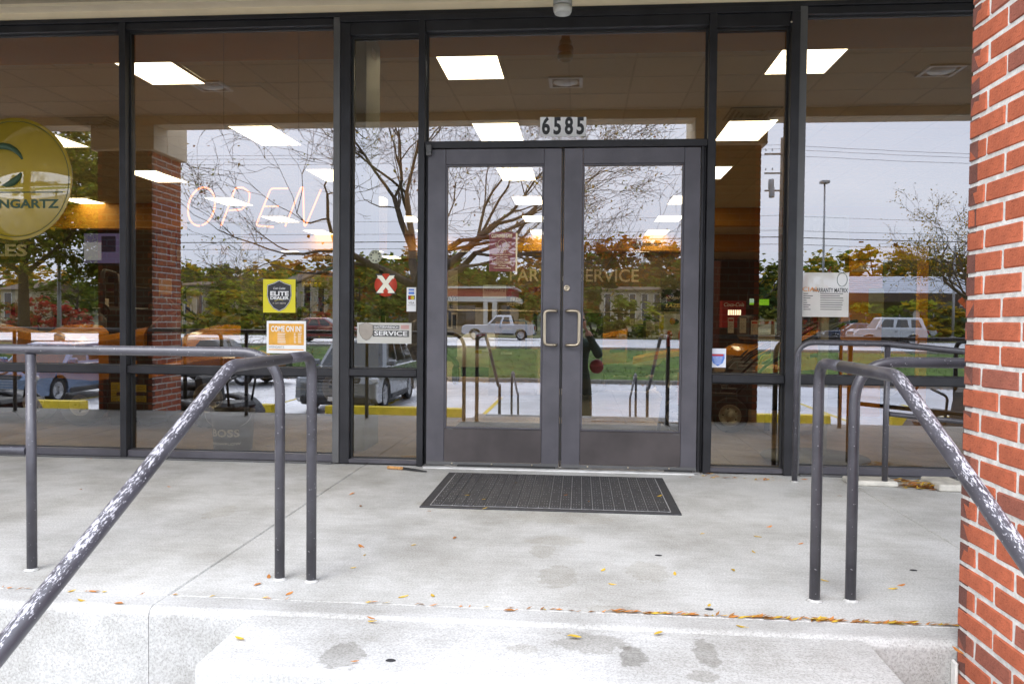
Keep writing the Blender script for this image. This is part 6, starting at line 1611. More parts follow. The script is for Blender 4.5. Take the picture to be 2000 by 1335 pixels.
def bare_tree(label, base, h, seed, lean=0, leafcols=None, nleaf=0, spread=1., levels=6, trunk=.26, group='bare branched trees on the lawn', first=None, zmin=.5):
    t = thing('bare_tree', label, 'tree', base, group); r = random.Random(seed)
    m = MB(); tm = MB(); tips = []
    def grow(p, d, ln, rad, lv):
        rad = max(rad, .0085)
        pts = [p]; rr = [rad]; q = p.copy(); dd = d.copy(); n = 4 if lv > 1 else 3
        for i in range(n):
            dd = (dd + Vector((r.gauss(0, .20), r.gauss(0, .20), r.gauss(.03, .14)))).normalized(); q = q + dd*ln/n; pts.append(q.copy()); rr.append(rad*(1 - .42*(i+1)/n))
        (tm if lv >= levels - 1 else m).tube(pts, .1, 7 if rad > .05 else 4 if rad > .012 else 3, radii=rr, cap=False)
        if lv <= 1: tips.append((pts[-1], dd.copy())); tips.append((pts[1], dd.copy()))
        if lv <= 0: return
        nb = 3 if lv > 2 else r.choice((2, 3, 3))
        for k in range(nb):
            f = 1. if k == 0 else r.uniform(.45, .95); i = min(n, max(1, int(round(f*n)))); b_ = pts[i]
            ax = dd.orthogonal().normalized(); ax.rotate(Matrix.Rotation(r.random()*6.28, 3, dd)); ang = r.uniform(.35, .85) * (.7 if k == 0 else 1.) * spread
            nd = dd.copy(); nd.rotate(Matrix.Rotation(ang, 3, ax)); nd.z *= .85; nd.z += .06; nd.normalize()
            grow(b_, nd, ln * r.uniform(.62, .82), rr[i] * (.72 if k == 0 else .58), lv - 1)
    tm.tube([Vector((0, 0, -.2)), Vector((lean*.3, 0, h*.10)), Vector((lean, 0, h*.2))], .1, 9, radii=[trunk*1.25, trunk, trunk*.85], cap=False)
    n0 = first or 5
    for k in range(n0):
        a = 2*math.pi*k/n0 + r.uniform(-.3, .3); e = r.uniform(.16, .85)
        grow(Vector((lean, 0, h*.19)), Vector((math.cos(a)*math.cos(e), math.sin(a)*math.cos(e), math.sin(e))), h*.27, trunk*.55, levels - 1)
    tm.build('trunk', M_bark, t, True); m.build('crown', M_bark, t, True)
    if nleaf:
        l = MB()
        for i in range(nleaf):
            p, d = r.choice(tips); p = p + Vector((r.gauss(0, .16), r.gauss(0, .16), r.gauss(-.05, .14))); s_ = r.uniform(.03, .075)
            u = Vector((r.gauss(0, 1), r.gauss(0, 1), r.gauss(0, 1))).normalized(); v = u.cross(Vector((r.gauss(0, 1), r.gauss(0, 1), 1))).normalized()
            l.add([p + u*s_, p + v*s_*.5, p - u*s_, p - v*s_*.5], [(0, 1, 2, 3)], r.randrange(len(leafcols)))
        l.build('leaves', [MLEAF[c] for c in leafcols], t, True)
    return t
a = back(812, 700, 27.5)
bare_tree('wide bare branched tree reflected across the left door and second window', (a.x, -27.5, bank(a.x, -27.5)), 16.5, 21, leafcols=['olive', 'yellow', 'lime', 'orange'], nleaf=5200, levels=7, trunk=.34, spread=.95, first=7)
a = back(1935, 700, 32.0)
bare_tree('thin bare tree with yellow leaves reflected beside the brick pillar', (a.x, -32.0, bank(a.x, -32)), 9.6, 33, leafcols=['yellow', 'gold', 'olive'], nleaf=5200, levels=6, trunk=.2)
def T_(px, D, top, w, cols, label, seed, kind='round', n=1500, leaf=.035, name='leafy_tree', z0=RZ, group='trees beyond the road', low=.16):
    b_ = back(px, 640, D); h = back(px, top, D).z - z0
    return tree(name, label, (b_.x, -D, z0), h, w, cols, n, leaf, kind, seed, .02*h + .05, group=group, low=low)
t = T_(45, 30.5, 212, 11.5, ['green', 'lime', 'yellow'], 'large green and yellow leafy tree reflected in the first window', 3, n=34000, leaf=.0125, z0=bank(-20, -30.5), group='leafy trees on the lawn', low=.42)
t = T_(215, 33, 300, 6., ['green', 'olive'], 'narrow dark green tree at the right of the first window reflection', 4, n=12000, leaf=.017, z0=-.5, group='leafy trees on the lawn', low=.4)
belt = [ # px, distance, top, width, colours, words
 (-60, 85, 500, 16, ['olive', 'yellow'], 'yellow olive tree far left of the road'), (60, 90, 515, 14, ['yellow', 'gold'], 'golden tree below the leafy lawn tree'), (150, 78, 520, 11, ['green', 'dark'], 'dark green tree behind the tall light pole'),
 (260, 92, 500, 14, ['olive', 'green'], 'olive tree behind the left brick pillar'), (372, 80, 510, 11, ['lime', 'yellow', 'green'], 'bright lime bush tree right of the left brick pillar'), (430, 70, 516, 9, ['lime', 'green'], 'fresh green tree in the middle of the second window'),
 (500, 76, 524, 10, ['green', 'lime'], 'green tree left of the yellow dealer sticker'), (560, 95, 500, 15, ['yellow', 'gold'], 'gold tree behind the yellow dealer sticker'), (640, 90, 492, 14, ['rust', 'orange', 'olive'], 'rust tree at the right of the second window'),
 (700, 74, 508, 10, ['green', 'olive', 'yellow'], 'green tree at the left of the left side window'), (752, 84, 498, 12, ['olive', 'green'], 'olive tree behind the round red sticker'), (806, 96, 486, 15, ['orange', 'gold', 'rust'], 'orange tree by the door jamb'),
 (868, 100, 490, 15, ['green', 'rust', 'olive'], 'green rust tree at the left of the left door'), (925, 92, 510, 13, ['dark', 'green'], 'dark green tree above the fast food roof'), (985, 88, 505, 12, ['olive', 'green', 'dark'], 'olive tree behind the maroon poster'),
 (1045, 104, 470, 15, ['orange', 'gold'], 'tall orange tree at the right of the left door'), (1120, 98, 492, 14, ['olive', 'rust'], 'olive rust tree behind the meeting stiles'), (1172, 100, 470, 13, ['green', 'orange', 'rust'], 'green topped orange tree at the left of the right door'),
 (1235, 104, 458, 17, ['rust', 'orange', 'green'], 'broad rust coloured tree in the right door'), (1292, 92, 472, 13, ['orange', 'rust', 'olive'], 'orange tree at the right of the right door'), (1345, 84, 500, 12, ['rust', 'olive'], 'rust olive tree behind the right door jamb'),
 (1440, 88, 506, 13, ['olive', 'dark'], 'dark olive tree left of the utility pole'), (1510, 94, 512, 12, ['dark', 'olive'], 'dark tree behind the utility pole'), (1572, 100, 500, 13, ['olive', 'yellow', 'green'], 'olive tree right of the utility pole'),
 (1640, 106, 492, 15, ['yellow', 'green', 'olive'], 'yellow green tree behind the light pole'), (1710, 104, 476, 16, ['gold', 'yellow', 'rust'], 'golden tree behind the metal roofed shelter'), (1775, 96, 500, 13, ['gold', 'olive'], 'gold olive tree above the shelter roof'),
 (1840, 90, 498, 14, ['dark', 'olive', 'yellow'], 'dark tree above the right end of the shelter'), (1905, 92, 486, 14, ['olive', 'gold'], 'olive gold tree beside the brick pillar edge'), (1990, 96, 480, 16, ['gold', 'olive'], 'gold tree behind the brick pillar'),
]
for k, (px, D, top, w, cols, lab) in enumerate(belt):
    T_(px, D, top, w, cols, lab + ', across the road', 40 + k % 7, n=1500, leaf=.032)
for k, (px, D, top, lab) in enumerate(((1190, 80, 545, 'left'), (1305, 78, 535, 'right'))):
    T_(px, D, top, 6.5, ['dark'], 'dark green conifer %s of the service lettering, across the road' % {'left': 'left', 'right': 'right'}[lab], 60 + k, 'conifer', 1800, .034, 'conifer', group='conifers across the road')
# shrubs
def shrub(px, D, top, w, cols, label, seed, z0=RZ + .05, g='shrubs across the road'):
    b_ = back(px, 640, D); h = max(.6, back(px, top, D).z - z0); t = thing('shrub', label, 'shrub', (b_.x, -D, z0), g)
    me = crown_mesh('round', 700, .05, [MLEAF[c] for c in cols], seed, None); o = bpy.data.objects.new('foliage', me); COL.objects.link(o); o.parent = t
    o.location = (0, 0, -h*.12); o.scale = (w, w, h*1.15); o.rotation_euler = (0, 0, seed)
    m = MB()
    for k in range(4): a = k*1.6 + seed; m.tube([(0, 0, -.1), (math.cos(a)*w*.12, math.sin(a)*w*.12, h*.4), (math.cos(a)*w*.25, math.sin(a)*w*.25, h*.75)], .04, 5, radii=[.05, .035, .012])
    m.build('stem', M_barkd, t, True)
for px, D, top, w, cols, lab in ((100, 60.5, 588, 4.2, ['red'], 'bright red shrub right of the light pole'), (62, 62, 580, 4.6, ['red', 'rust'], 'dull red shrub left of the light pole'), (135, 61, 596, 4., ['red'], 'low red shrub far right in the first window'), (20, 63, 590, 5, ['green', 'rust'], 'green rust shrub at the far left'),
   (640, 62, 608, 5, ['red', 'rust'], 'red shrub behind the yellow dealer sticker'), (600, 64, 600, 5, ['green'], 'green shrub below the yellow dealer sticker'), (700, 61, 590, 6, ['green', 'dark'], 'tall green shrub in the left side window'), (770, 62, 585, 6, ['olive', 'green'], 'olive shrub behind the payment stickers'),
   (1160, 62, 560, 7, ['dark', 'green'], 'dark green shrub at the left edge of the right door'), (1230, 64, 585, 6, ['green', 'lime'], 'lime shrub under the service lettering'), (1300, 61, 590, 7, ['dark', 'green'], 'dark shrub at the right of the right door'), (1592, 63, 528, 5, ['red', 'rust', 'olive'], 'red and rust shrub beside the wall of the shelter'),
   (1680, 63, 590, 5, ['lime', 'green'], 'lime shrub under the shelter roof'), (1790, 62.5, 585, 8, ['lime', 'yellow', 'olive'], 'wide lime shrub in front of the shelter'), (1745, 63, 598, 5, ['green'], 'green shrub left of the shelter post'), (1850, 63, 600, 5, ['dark', 'green'], 'dark shrub right of the shelter post'),
   (380, 62, 560, 8, ['lime', 'green'], 'large lime shrub by the left brick pillar'), (460, 63, 566, 8, ['lime', 'yellow'], 'yellow lime shrub in the second window'), (520, 62, 580, 7, ['olive', 'lime'], 'olive shrub left of the dealer sticker')):
    shrub(px, D, top, w, cols, lab + ', across the road', 70 + int(px) % 5)
# far wooded hills ----------------------------------------------------------------
def hillz(x): return 16 + 7*math.sin(x*.012 + 1.2) + 6*mnoise.noise((x*.02, 3.1, 0)) + (11 * math.exp(-((x + 150)/70.)**2))
vs = []; fs = []; NX = 90
for j in range(5):
    for i in range(NX + 1): x = -520 + 1040*i/NX; y = -190 - 60*j; vs.append((x, y, -1.3 + (hillz(x) * (j/3. if j < 4 else .8))))
for j in range(4):
    for i in range(NX): a_ = j*(NX+1) + i; fs.append((a_, a_ + 1, a_ + NX + 2, a_ + NX + 1))
MB().add(vs, [tuple(reversed(f)) for f in fs], 0, True).build('hills', mat('wooded_slope', (.05, .052, .022), 1., var=.5, scale=.05), None, kind='structure')
hw_ = MB(); hr = random.Random(8)
for k in range(1500):
    x = hr.uniform(-500, 500); j = hr.uniform(.2, 3.); y = -190 - 60*j; z = -1.3 + hillz(x)*j/3.; s_ = hr.uniform(2.2, 5.); mi = hr.choice((0, 0, 1, 1, 2, 3))
    for q in range(14):
        d = Vector((hr.gauss(0, 1), hr.gauss(0, 1), abs(hr.gauss(0, 1)))).normalized(); p = Vector((x, y, z + s_*.4)) + d*s_*hr.uniform(.6, 1.); u = Vector((hr.gauss(0, 1), hr.gauss(0, 1), hr.gauss(0, 1))).normalized(); v = u.cross(d).normalized(); l = s_*.36
        hw_.add([p + u*l, p + v*l, p - u*l, p - v*l], [(0, 1, 2, 3)], mi)
hw_.build('hillside_woods', [MLEAF['green'], MLEAF['olive'], MLEAF['rust'], MLEAF['dark']], None, kind='stuff')
# ------------------------------------------------------------------ street furniture and buildings across the road
M_pole = mat('weathered_pole_wood', (.20, .16, .12), .9, var=.2); M_galv = mat('galvanised_steel', (.32, .33, .34), .5, .5); M_wire = mat('black_cable', (.02, .02, .02), .6)
a = back(1522, 640, 58.8); up = thing('utility_pole', 'tall wooden utility pole with crossarms reflected in the right side window', 'utility pole', (a.x, -58.8, RZ))
ph = back(1522, 268, 58.8).z
MB().tube([(a.x, -58.8, RZ - .3), (a.x, -58.8, ph)], .16, 12, radii=[.19, .13]).build('pole', M_pole, up)
for py in (300, 338, 372): c = back(1522, py, 58.6); MB().cbox(c.x - 1.1, -58.66, c.z - .06, c.x + 1.1, -58.56, c.z + .06, .01).build('crossarm', M_pole, up)
for py, dx in ((375, -.55), (385, .5), (360, -.6)): c = back(1522, py, 58.5); MB().lathe([(.02, .42), (.2, .4), (.22, .3), (.22, -.35), (.16, -.42), (.01, -.43)], 14, Matrix.Translation((c.x + dx, -58.5, c.z)), cap=False).build('transformer', M_galv, up)
m = MB()
for py in (294, 332): 
    for dx in (-1., -.5, .5, 1.): c = back(1522, py, 58.6); m.lathe([(.04, 0), (.06, .05), (.03, .1), (.05, .15), (.01, .2)], 8, Matrix.Translation((c.x + dx, -58.6, c.z)), cap=False)
m.build('insulator', M_galv, up)
def wire(y0, py0, px0, px1, py1, sag, label, r=.018, D=58.6):
    p, q = back(px0, py0, D), back(px1, py1, D); pts = [p.lerp(q, i/30) - Vector((0, 0, sag*4*(i/30)*(1 - i/30))) for i in range(31)]
    w_ = MB().tube(pts, r, 5).build('overhead_cable', M_wire); tag(w_, label, 'cable', 'overhead cables along the road')
for k, (py0, py1, sag, r, lab) in enumerate(((300, 282, .5, .014, 'topmost thin overhead cable crossing the reflected sky'), (306, 290, .5, .014, 'second thin overhead cable from the top'), (316, 302, .5, .014, 'third thin overhead cable from the top'), (452, 449, .3, .016, 'thin overhead cable above the tree tops'), (470, 462, .3, .034, 'thickest overhead cable just above the tree tops'), (483, 476, .3, .02, 'lowest overhead cable crossing the tree tops'), (428, 420, .4, .012, 'faint overhead cable in the middle of the sky'))):
    for (xa, xb, side) in ((-330, 1522, 'left'), (1522, 2700, 'right')):
        t0, t1 = (py0, py1) if side == 'left' else (py1, py0 + 4)
        wire(0, t0, xa, xb, t1, sag, lab + ', %s of the utility pole' % side, r)
def light_pole(px, D, top, label, head=True):
    a = back(px, 640, D); h = back(px, top, D).z; t = thing('light_pole', label, 'light pole', (a.x, -D, RZ), 'parking and street light poles')
    MB().tube([(a.x, -D, RZ - .2), (a.x, -D, h)], .09, 10, radii=[.12, .075]).build('mast', M_galv, t)
    MB().lathe([(.25, 0), (.25, .45), (.12, .5)], 12, Matrix.Translation((a.x, -D, RZ))).build('base', M_kerb, t)
    if head: MB().cbox(a.x - .38, -D - .35, h, a.x + .38, -D + .35, h + .25, .04).build('lamp_head', M_galv, t)
light_pole(1606, 66, 358, 'tall light pole with a square head reflected in the right window')
light_pole(113, 33.3, 505, 'grey light pole standing among the red shrubs, reflected in the first window', True)
light_pole(1862, 60, 480, 'grey steel pole in front of the green fence, reflected in the right window', False)
# fast food building
M_wclad = mat('white_cladding', (.62, .62, .60), .6, var=.05); M_rbrick = mat('red_fascia', (.30, .035, .03), .6); M_bwin = mat('dark_window_glass', (.02, .025, .03), .05, spec=.8, var=0)
def P2(px, py, D): return back(px, py, D)
u, v = P2(868, 561, 74), P2(998, 640, 74)
bl = thing('drive_through_building', 'white drive through building with red fascia reflected in the left door', 'building', ((u.x+v.x)/2, -78, RZ))
MB().box(u.x, -84, RZ, v.x, -74, P2(930, 600, 74).z).build('wall', mat('tan_wall', (.35, .28, .2), .8), bl)
MB().box(u.x - .4, -84.4, P2(930, 589, 74).z, v.x + .4, -73.6, P2(930, 579, 74).z).build('canopy_band', M_wclad, bl)
MB().box(u.x, -84, P2(930, 579, 74).z + .002, v.x, -74, P2(930, 563, 74).z).build('red_fascia', M_rbrick, bl)
MB().box(u.x - .3, -84.3, P2(930, 563, 74).z + .002, v.x + .3, -73.7, P2(930, 559, 74).z).build('parapet', M_wclad, bl)
for px in (880, 899, 918, 968, 985): a = P2(px, 606, 73.95); MB().box(a.x - .55, -73.97, RZ + .9, a.x + .55, -73.9, P2(px, 596, 74).z).build('window', M_bwin, bl)
for px in (955, 963): a = P2(px, 606, 73.9); MB().cbox(a.x - .45, -73.6, RZ, a.x + .45, -72.9, P2(px, 590, 74).z - .01, .02).build('white_column', M_wclad, bl)
# beige houses behind the shrubs
M_sid = mat('beige_siding', (.42, .38, .28), .8, var=.06); M_roofb = mat('brown_shingle_roof', (.13, .09, .06), .9, var=.25, scale=1.5)
def house(px0, px1, eave, ridge, D, label, wall=M_sid, roofm=M_roofb, win=3, depth=9.):
    u, v = back(px0, 600, D), back(px1, 600, D); ze, zr = back((px0+px1)/2, eave, D).z, back((px0+px1)/2, ridge, D).z
    t = thing('house', label, 'house', ((u.x+v.x)/2, -D - depth/2, RZ), 'houses across the road')
    MB().box(u.x, -D - depth, RZ - .1, v.x, -D, ze).build('wall', wall, t)
    T3 = Matrix(((0, 0, 1, 0), (-1, 0, 0, 0), (0, 1, 0, 0), (0, 0, 0, 1)))
    MB().prism([(D - .5, ze + .002), (D + depth/2, zr), (D + depth + .5, ze + .002)], u.x - .4, v.x + .4, T3).build('roof', roofm, t)
    for k in range(win):
        x = u.x + (v.x - u.x)*(k + .5)/win; w_ = (v.x - u.x)/win*.22
        f = MB().box(x - w_ - .08, -D + .001, RZ + 1.0, x + w_ + .08, -D + .05, ze - .35).build('window', M_wclad, t); MB().box(x - w_, -D + .0505, RZ + 1.08, x + w_, -D + .07, ze - .43).build('pane', M_bwin, f)
house(355, 400, 556, 545, 72, 'small beige house behind the lime shrubs in the second window', win=2)
house(560, 640, 548, 530, 84, 'beige house behind the yellow dealer sticker', win=3)
house(1175, 1320, 566, 556, 78, 'long tan building under the service lettering in the right door', win=6)
house(1830, 1900, 590, 572, 80, 'cream house at the right end of the shelter', mat('cream_siding', (.55, .52, .40), .8), win=2)
house(0, 60, 565, 548, 80, 'beige house at the far left behind the red shrubs', win=2)
# metal roofed shelter
sh = thing('shelter', 'open shelter with a ribbed pale metal roof reflected in the right window', 'shelter', (back(1740, 640, 68).x, -70, RZ))
u, v = back(1560, 573, 66), back(1935, 573, 66); z0, z1 = back(1740, 572, 66).z, back(1740, 540, 72).z
M_met = mat('pale_metal_roof', (.50, .54, .60), .35, .4, .06, 1)
M_dkb = mat('dark_timber', (.05, .04, .035), .9)
nrib = 8
for k in range(nrib):
    ya, yb_ = -66 - 6.2*k/nrib, -66 - 6.2*(k + 1)/nrib; za_, zb2 = z0 + (z1 - z0)*k/nrib, z0 + (z1 - z0)*(k + 1)/nrib
    MB().loft([[(u.x, ya, za_), (u.x, ya - .02, za_ + .09), (u.x, yb_, zb2 + .015), (u.x, yb_, zb2 - .04)], [(v.x, ya, za_), (v.x, ya - .02, za_ + .09), (v.x, yb_, zb2 + .015), (v.x, yb_, zb2 - .04)]], 0, False).build('roof_panel', M_met, sh)
MB().box(u.x + .1, -66.3, z0 - .75, v.x - .1, -66.02, z0 - .01).build('eave_beam', M_dkb, sh); MB().box(u.x, -72.4, RZ, v.x, -72.2, z1 - .08).build('back_wall', mat('sage_wall', (.24, .25, .17), .85), sh)
for px in (1575, 1685, 1770, 1868, 1930): a = back(px, 600, 66.2); MB().box(a.x - .2, -66.35, RZ, a.x + .2, -66.0, z0 - .76).build('post', M_dkb, sh)
for px in (1652, 1730, 1745, 1790): a = back(px, 600, 72.1); MB().box(a.x - .6, -72.15, RZ + 1.2, a.x + .6, -72.1, RZ + 2.4).build('window', M_wclad, sh)
# green fence
u, v = back(1660, 620, 64), back(1925, 620, 64); fz0, fz1 = back(1800, 640, 64).z, back(1800, 615, 64).z
gf = thing('windscreen_fence', 'chain link fence covered with dark green mesh across the road', 'fence', ((u.x+v.x)/2, -64, RZ))
n = 8; M_gmesh = mat('dark_green_mesh', (.012, .075, .045), .8, var=.1)
for k in range(n): xa, xb = u.x + (v.x - u.x)*k/n, u.x + (v.x - u.x)*(k + 1)/n; MB().box(xa + .05, -64.03, max(RZ + .05, fz0), xb - .05, -64, fz1).build('mesh_panel', M_gmesh, gf)
for k in range(n + 1): x = u.x + (v.x - u.x)*k/n; MB().tube([(x, -64.05, RZ), (x, -64.05, fz1 + .15)], .045, 8).build('post', M_galv, gf)
# road signs
M_sgn = mat('fluorescent_orange_sign', (.85, .12, .015), .5, var=.02)
a = back(1897, 588, 36); rs = thing('road_work_sign', 'orange diamond road work sign reflected beside the brick pillar', 'sign', (a.x, -36, RZ)); s_ = .62*1.0
MB().prism([(0, s_), (s_, 0), (0, -s_), (-s_, 0)], 0, .02, face_back((a.x, -36, a.z))).build('panel', M_sgn, rs); MB().prism([(0, s_*.9), (s_*.9, 0), (0, -s_*.9), (-s_*.9, 0)], .0205, .022, face_back((a.x, -36, a.z))).build('border', mat('sign_orange_inner', (.80, .13, .02), .5), rs)
for k, s in enumerate(('ROAD', 'WORK', 'AHEAD')): text(s, .17, M_ink, face_back((a.x, -35.975, a.z + .25 - .25*k)), rs, fit=(.5, .75, .5)[k])
MB().tube([(a.x, -36.05, RZ), (a.x, -36.05, a.z)], .035, 8).build('post', M_galv, rs)
a = back(1900, 615, 60); gs = thing('route_sign', 'blue and white route sign on a post beside the orange diamond', 'sign', (a.x, -60, RZ))
MB().cbox(a.x - .35, -60, a.z - .5, a.x + .35, -59.97, a.z + .35, .01).build('panel', M_white, gs); MB().box(a.x - .32, -59.969, a.z + .08, a.x + .32, -59.965, a.z + .32).build('blue_header', M_bl, gs); MB().prism([(-.25, .02), (.25, .02), (.26, -.2), (0, -.45), (-.26, -.2)], 0, .004, face_back((a.x, -59.969, a.z))).build('blue_shield', M_bl, gs); MB().tube([(a.x, -60.03, RZ), (a.x, -60.03, a.z)], .04, 8).build('post', M_galv, gs)
a = back(1791, 617, 61); ov = thing('oval_sign', 'small white oval sign on a post in front of the green fence', 'sign', (a.x, -61, RZ)); MB().prism([(math.cos(q)*.26, math.sin(q)*.48) for q in [2*math.pi*i/20 for i in range(20)]], 0, .03, face_back((a.x, -61, a.z))).build('panel', M_wclad, ov); MB().tube([(a.x, -61.05, RZ), (a.x, -61.05, a.z)], .03, 8).build('post', M_galv, ov)
# ------------------------------------------------------------------ the photographer, standing at the foot of the steps
gx, gy = .06, -5.62
B = Vector((gx, gy, -.75)); hz = CAM.z + .04
J = {'pelvis': ((.02, -.02, .98), (.165, .12)), 'belly': ((.02, -.01, 1.12), (.165, .12)), 'chest': ((.02, .0, 1.33), (.19, .13)), 'neckb': ((.03, .02, 1.50), .085), 'neck': ((.04, .05, 1.60), .062),
     'shl': ((-.20, .0, 1.45), .085), 'shr': ((.24, .0, 1.45), .085), 'ell': ((-.33, .10, 1.20), .062), 'elr': ((.34, .12, 1.26), .065), 'wl': ((-.08, .29, 1.58), .042), 'wr': ((.155, .30, 1.62), .044),
     'hl': ((-.10, -.02, .92), .115), 'hr': ((.13, -.02, .92), .115), 'kl': ((-.14, .02, .52), .082), 'kr': ((.17, .02, .52), .082), 'al': ((-.15, -.03, .10), .06), 'ar': ((.18, -.03, .10), .06), 'tl': ((-.17, .17, .05), .05), 'tr': ((.21, .17, .05), .05)}
E2 = [('pelvis', 'belly'), ('belly', 'chest'), ('chest', 'neckb'), ('neckb', 'neck'), ('chest', 'shl'), ('chest', 'shr'), ('shl', 'ell'), ('shr', 'elr'), ('ell', 'wl'), ('elr', 'wr'), ('pelvis', 'hl'), ('pelvis', 'hr'), ('hl', 'kl'), ('hr', 'kr'), ('kl', 'al'), ('kr', 'ar'), ('al', 'tl'), ('ar', 'tr')]
Jp = {k: (tuple(Vector(v[0]) + B), v[1]) for k, v in J.items()}
pz = -.75
ph_ = person('person', 'photographer in a dark green jacket reflected in the right door, holding a camera up', Jp, E2, [M_greenjk, M_olive, M_skin, M_ink, M_boot],
       lambda c: 2 if (c.z - pz > 1.555) else 4 if c.z - pz < .13 else 1 if c.z - pz < .95 else 0, (gx + .05, gy + .05, hz), 0., tuple(B), True,
       [((gx + .155, gy + .30, pz + 1.625), (gx + .115, gy + .37, pz + 1.69), (.8, -.3, .2), -.5), ((gx - .08, gy + .29, pz + 1.585), (gx - .01, gy + .33, pz + 1.65), (-.8, -.3, .2), -.5)])
bag = MB(); bag.ball((gx + .30, gy + .02, pz + 1.13), (.10, .08, .10), 16, 10); bag.cbox(gx + .21, gy - .02, pz + 1.12, gx + .39, gy + .105, pz + 1.15, .01)
bg_ = bag.build('shoulder_pouch', mat('red_nylon', (.22, .02, .02), .6, bump=.3)); tag(bg_, 'round dark red pouch hanging at the photographer\'s side', 'pouch')
ct = thing('camera', 'black camera held to the photographer\'s face', 'camera', (CAM.x, CAM.y, CAM.z))
MB().cbox(CAM.x - .068, CAM.y - .135, CAM.z - .05, CAM.x + .068, CAM.y - .09, CAM.z + .045, .008).build('camera_body', M_black, ct); MB().cbox(CAM.x - .03, CAM.y - .13, CAM.z + .0455, CAM.x + .03, CAM.y - .092, CAM.z + .07, .008).build('viewfinder_hump', M_black, ct)
MB().lathe([(.036, 0), (.038, .02), (.038, .06), (.035, .065), (.03, .06), (.026, .03), (.001, .025)], 24, Matrix.Translation((CAM.x, CAM.y - .0895, CAM.z)) @ Matrix(((1,0,0,0),(0,0,1,0),(0,-1,0,0),(0,0,0,1))), cap=False).build('lens_barrel', M_black, ct)
# ------------------------------------------------------------------ small things on the landing: leaves, grit
leafm = []
for k in range(5):
    r_ = random.Random(k); vs = []; n = 7
    m = MB(); L_, w_ = .5, .19
    for i in range(n): t_ = i/(n-1); w2 = w_*math.sin(math.pi*min(1, t_*.98 + .01))**.8 * .5; z = .05*math.sin(t_*3 + k) + .03*r_.random(); vs += [(t_*L_ - .25, -w2, z + .03), (t_*L_ - .25, 0, z), (t_*L_ - .25, w2, z + .035)]
    fs = []
    for i in range(n-1):
        for j in range(2): a_ = i*3 + j; fs.append((a_, a_ + 3, a_ + 4, a_ + 1))
    leafm.append(m.add(vs, fs, 0, True))
LM = {}
for nm, mt_ in (('yellow', M_leafy), ('orange', M_leafo), ('brown', M_leafb)): LM[nm] = [m.mesh('leaf', mt_) for m in leafm]
lr = random.Random(17)
def leaf(px, py, nm, size, label=None, z=.0):
    p = flat(px, py, z + .0015); o = bpy.data.objects.new('fallen_leaf', lr.choice(LM[nm])); COL.objects.link(o); o.location = p; s_ = size
    s_ *= .82; o.scale = (s_, s_, s_*.6); o.rotation_euler = (lr.uniform(-.1, .1), lr.uniform(-.1, .1), lr.random()*6.28)
    tag(o, label or '%s fallen leaf lying on the pale concrete landing' % nm, 'leaf', '%s leaves scattered on the landing' % nm)
leaf(706, 1067, 'orange', .13, 'largest orange fallen leaf left of the mat on the landing'); leaf(688, 964, 'orange', .11, 'orange fallen leaf nearest the left edge of the mat'); leaf(704, 988, 'brown', .09, 'thin brown fallen leaf below the one by the mat edge')
for px, py, nm, s_ in ((845, 1162, 'yellow', .09), (788, 1164, 'yellow', .11), (808, 1064, 'yellow', .06), (888, 1050, 'orange', .09), (838, 998, 'orange', .06), (1178, 1112, 'yellow', .09), (1196, 1140, 'yellow', .08), (1318, 1120, 'yellow', .08), (1432, 1113, 'yellow', .08), (1480, 1047, 'yellow', .09), (1502, 1028, 'orange', .09), (1564, 1061, 'orange', .07), (1472, 1077, 'yellow', .07), (1610, 1133, 'yellow', .08), (1760, 1142, 'orange', .09), (1744, 1149, 'yellow', .09), (1372, 1042, 'yellow', .06), (1385, 1181, 'yellow', .07), (1450, 1223, 'yellow', .10), (160, 1172, 'yellow', .10), (232, 1178, 'orange', .09), (525, 1126, 'orange', .09), (503, 1141, 'orange', .09), (1008, 942, 'yellow', .06), (912, 967, 'yellow', .07), (945, 975, 'yellow', .08), (1288, 968, 'yellow', .10), (1105, 966, 'orange', .07), (1150, 979, 'orange', .06), (947, 992, 'yellow', .08), (158, 955, 'orange', .09), (330, 950, 'orange', .06), (1122, 1243, 'yellow', .11), (1286, 1236, 'yellow', .09), (727, 1212, 'yellow', .09), (725, 1206, 'orange', .08), (468, 1245, 'yellow', .09), (1871, 1270, 'orange', .10), (693, 1290, 'orange', .06), (995, 1192, 'orange', .1), (565, 1158, 'orange', .1), (180, 1155, 'orange', .08), (140, 1153, 'yellow', .09), (1640, 968, 'orange', .06), (1890, 932, 'brown', .07), (690, 1108, 'yellow', .06), (712, 1083, 'yellow', .06)):
    leaf(px, py, nm, s_, z=.012 if 925 < py < 1000 and 840 < px < 1320 else 0)
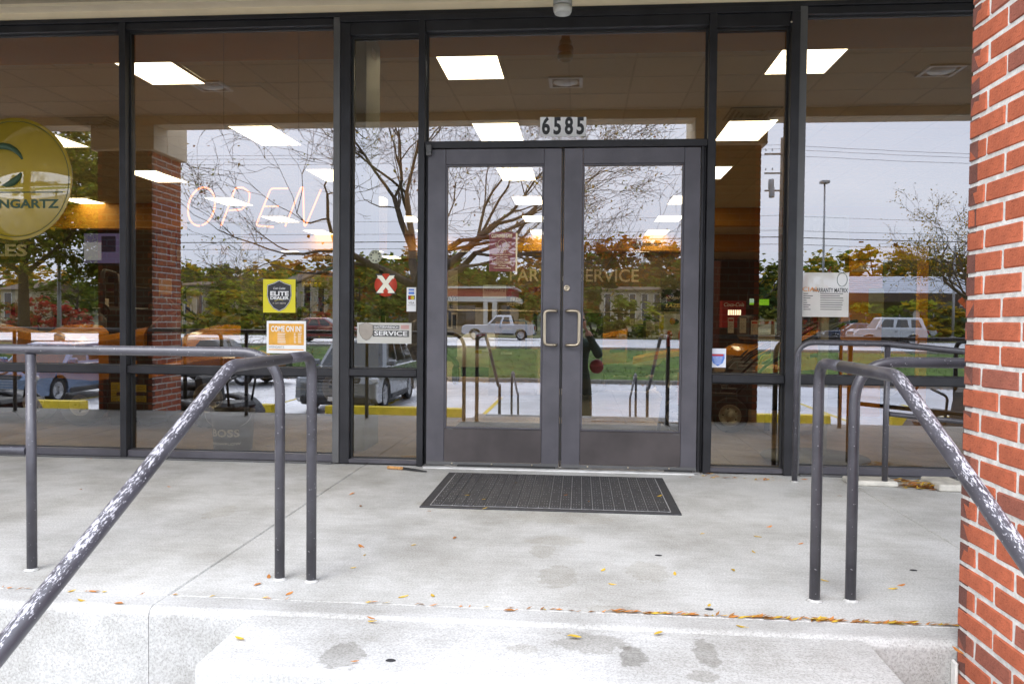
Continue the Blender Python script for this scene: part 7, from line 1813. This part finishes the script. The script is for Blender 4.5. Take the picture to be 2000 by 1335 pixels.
# leaf litter packed in the joint and along the sill
dj = MB()
def litter(p, n_, sx, sy, hmax, scale_=.028):
    for k in range(n_):
        x = p.x + lr.gauss(0, sx); y = p.y + lr.gauss(0, sy); z = p.z + .002 + hmax*lr.random()**2; a_ = lr.gauss(0, .5); l = scale_*lr.uniform(.5, 1.4); w2 = l*.3; c_, s2_ = math.cos(a_), math.sin(a_)
        dj.add([(x - c_*l, y - s2_*l, z), (x + s2_*w2, y - c_*w2, z + lr.uniform(0, .006)), (x + c_*l, y + s2_*l, z + lr.uniform(0, .01)), (x - s2_*w2, y + c_*w2, z + .003)], [(0, 1, 2, 3)], lr.choice((0, 0, 1, 1, 2)))
for px in range(1190, 1880, 7): litter(flat(px, 1187 + (px - 1000)*.041, 0), lr.choice((0, 1, 1, 2, 3)), .012, .004, .004, .016)
for px in (1510, 1590, 1605, 1620, 1740, 1750, 1600, 1210, 1270, 1480, 1495): litter(flat(px, 1187 + (px - 1000)*.041, 0), 5, .014, .006, .006, .018)
for px in range(10, 1190, 16): 
    if lr.random() < .5: litter(flat(px, 1148 + px*.0405, 0), 1, .012, .004, .002, .013)
litter(flat(1810, 953, 0) + Vector((0, .0, 0)), 120, .07, .025, .03); litter(flat(1765, 940, 0), 22, .05, .012, .012); litter(flat(1430, 934, 0), 16, .14, .012, .005, .018); litter(flat(1388, 930, 0), 10, .02, .01, .02, .02); litter(flat(428, 898, 0), 8, .03, .008, .02, .02); litter(flat(1500, 938, 0), 10, .05, .01, .004, .018); litter(flat(180, 896, 0), 4, .04, .006, .004, .014)
dj.build('leaf_litter', [M_leafo, M_leafb, M_leafy], None, kind='stuff')
for px, py, lab in ((1784, 1113, 'dark flattened gum spot right of the right rail posts'), (1385, 1189, 'dark flattened gum spot near the joint in the middle'), (1286, 1084, 'small dark gum spot below the right edge of the mat'), (763, 1289, 'small dark speck on the top step'), (1668, 1237, 'tiny dark spot on the landing face by the pillar')):
    p = flat(px, py, 0 if py < 1230 else -.006); tag(MB().lathe([(.001, .0008), (.012, .0008), (.010, .002), (.001, .0025)], 12, Matrix.Translation(p) @ Matrix.Diagonal((1.3, .9, 1, 1)), cap=False).build('gum_spot', M_ink), lab, 'gum spot', 'dark gum spots on the concrete')
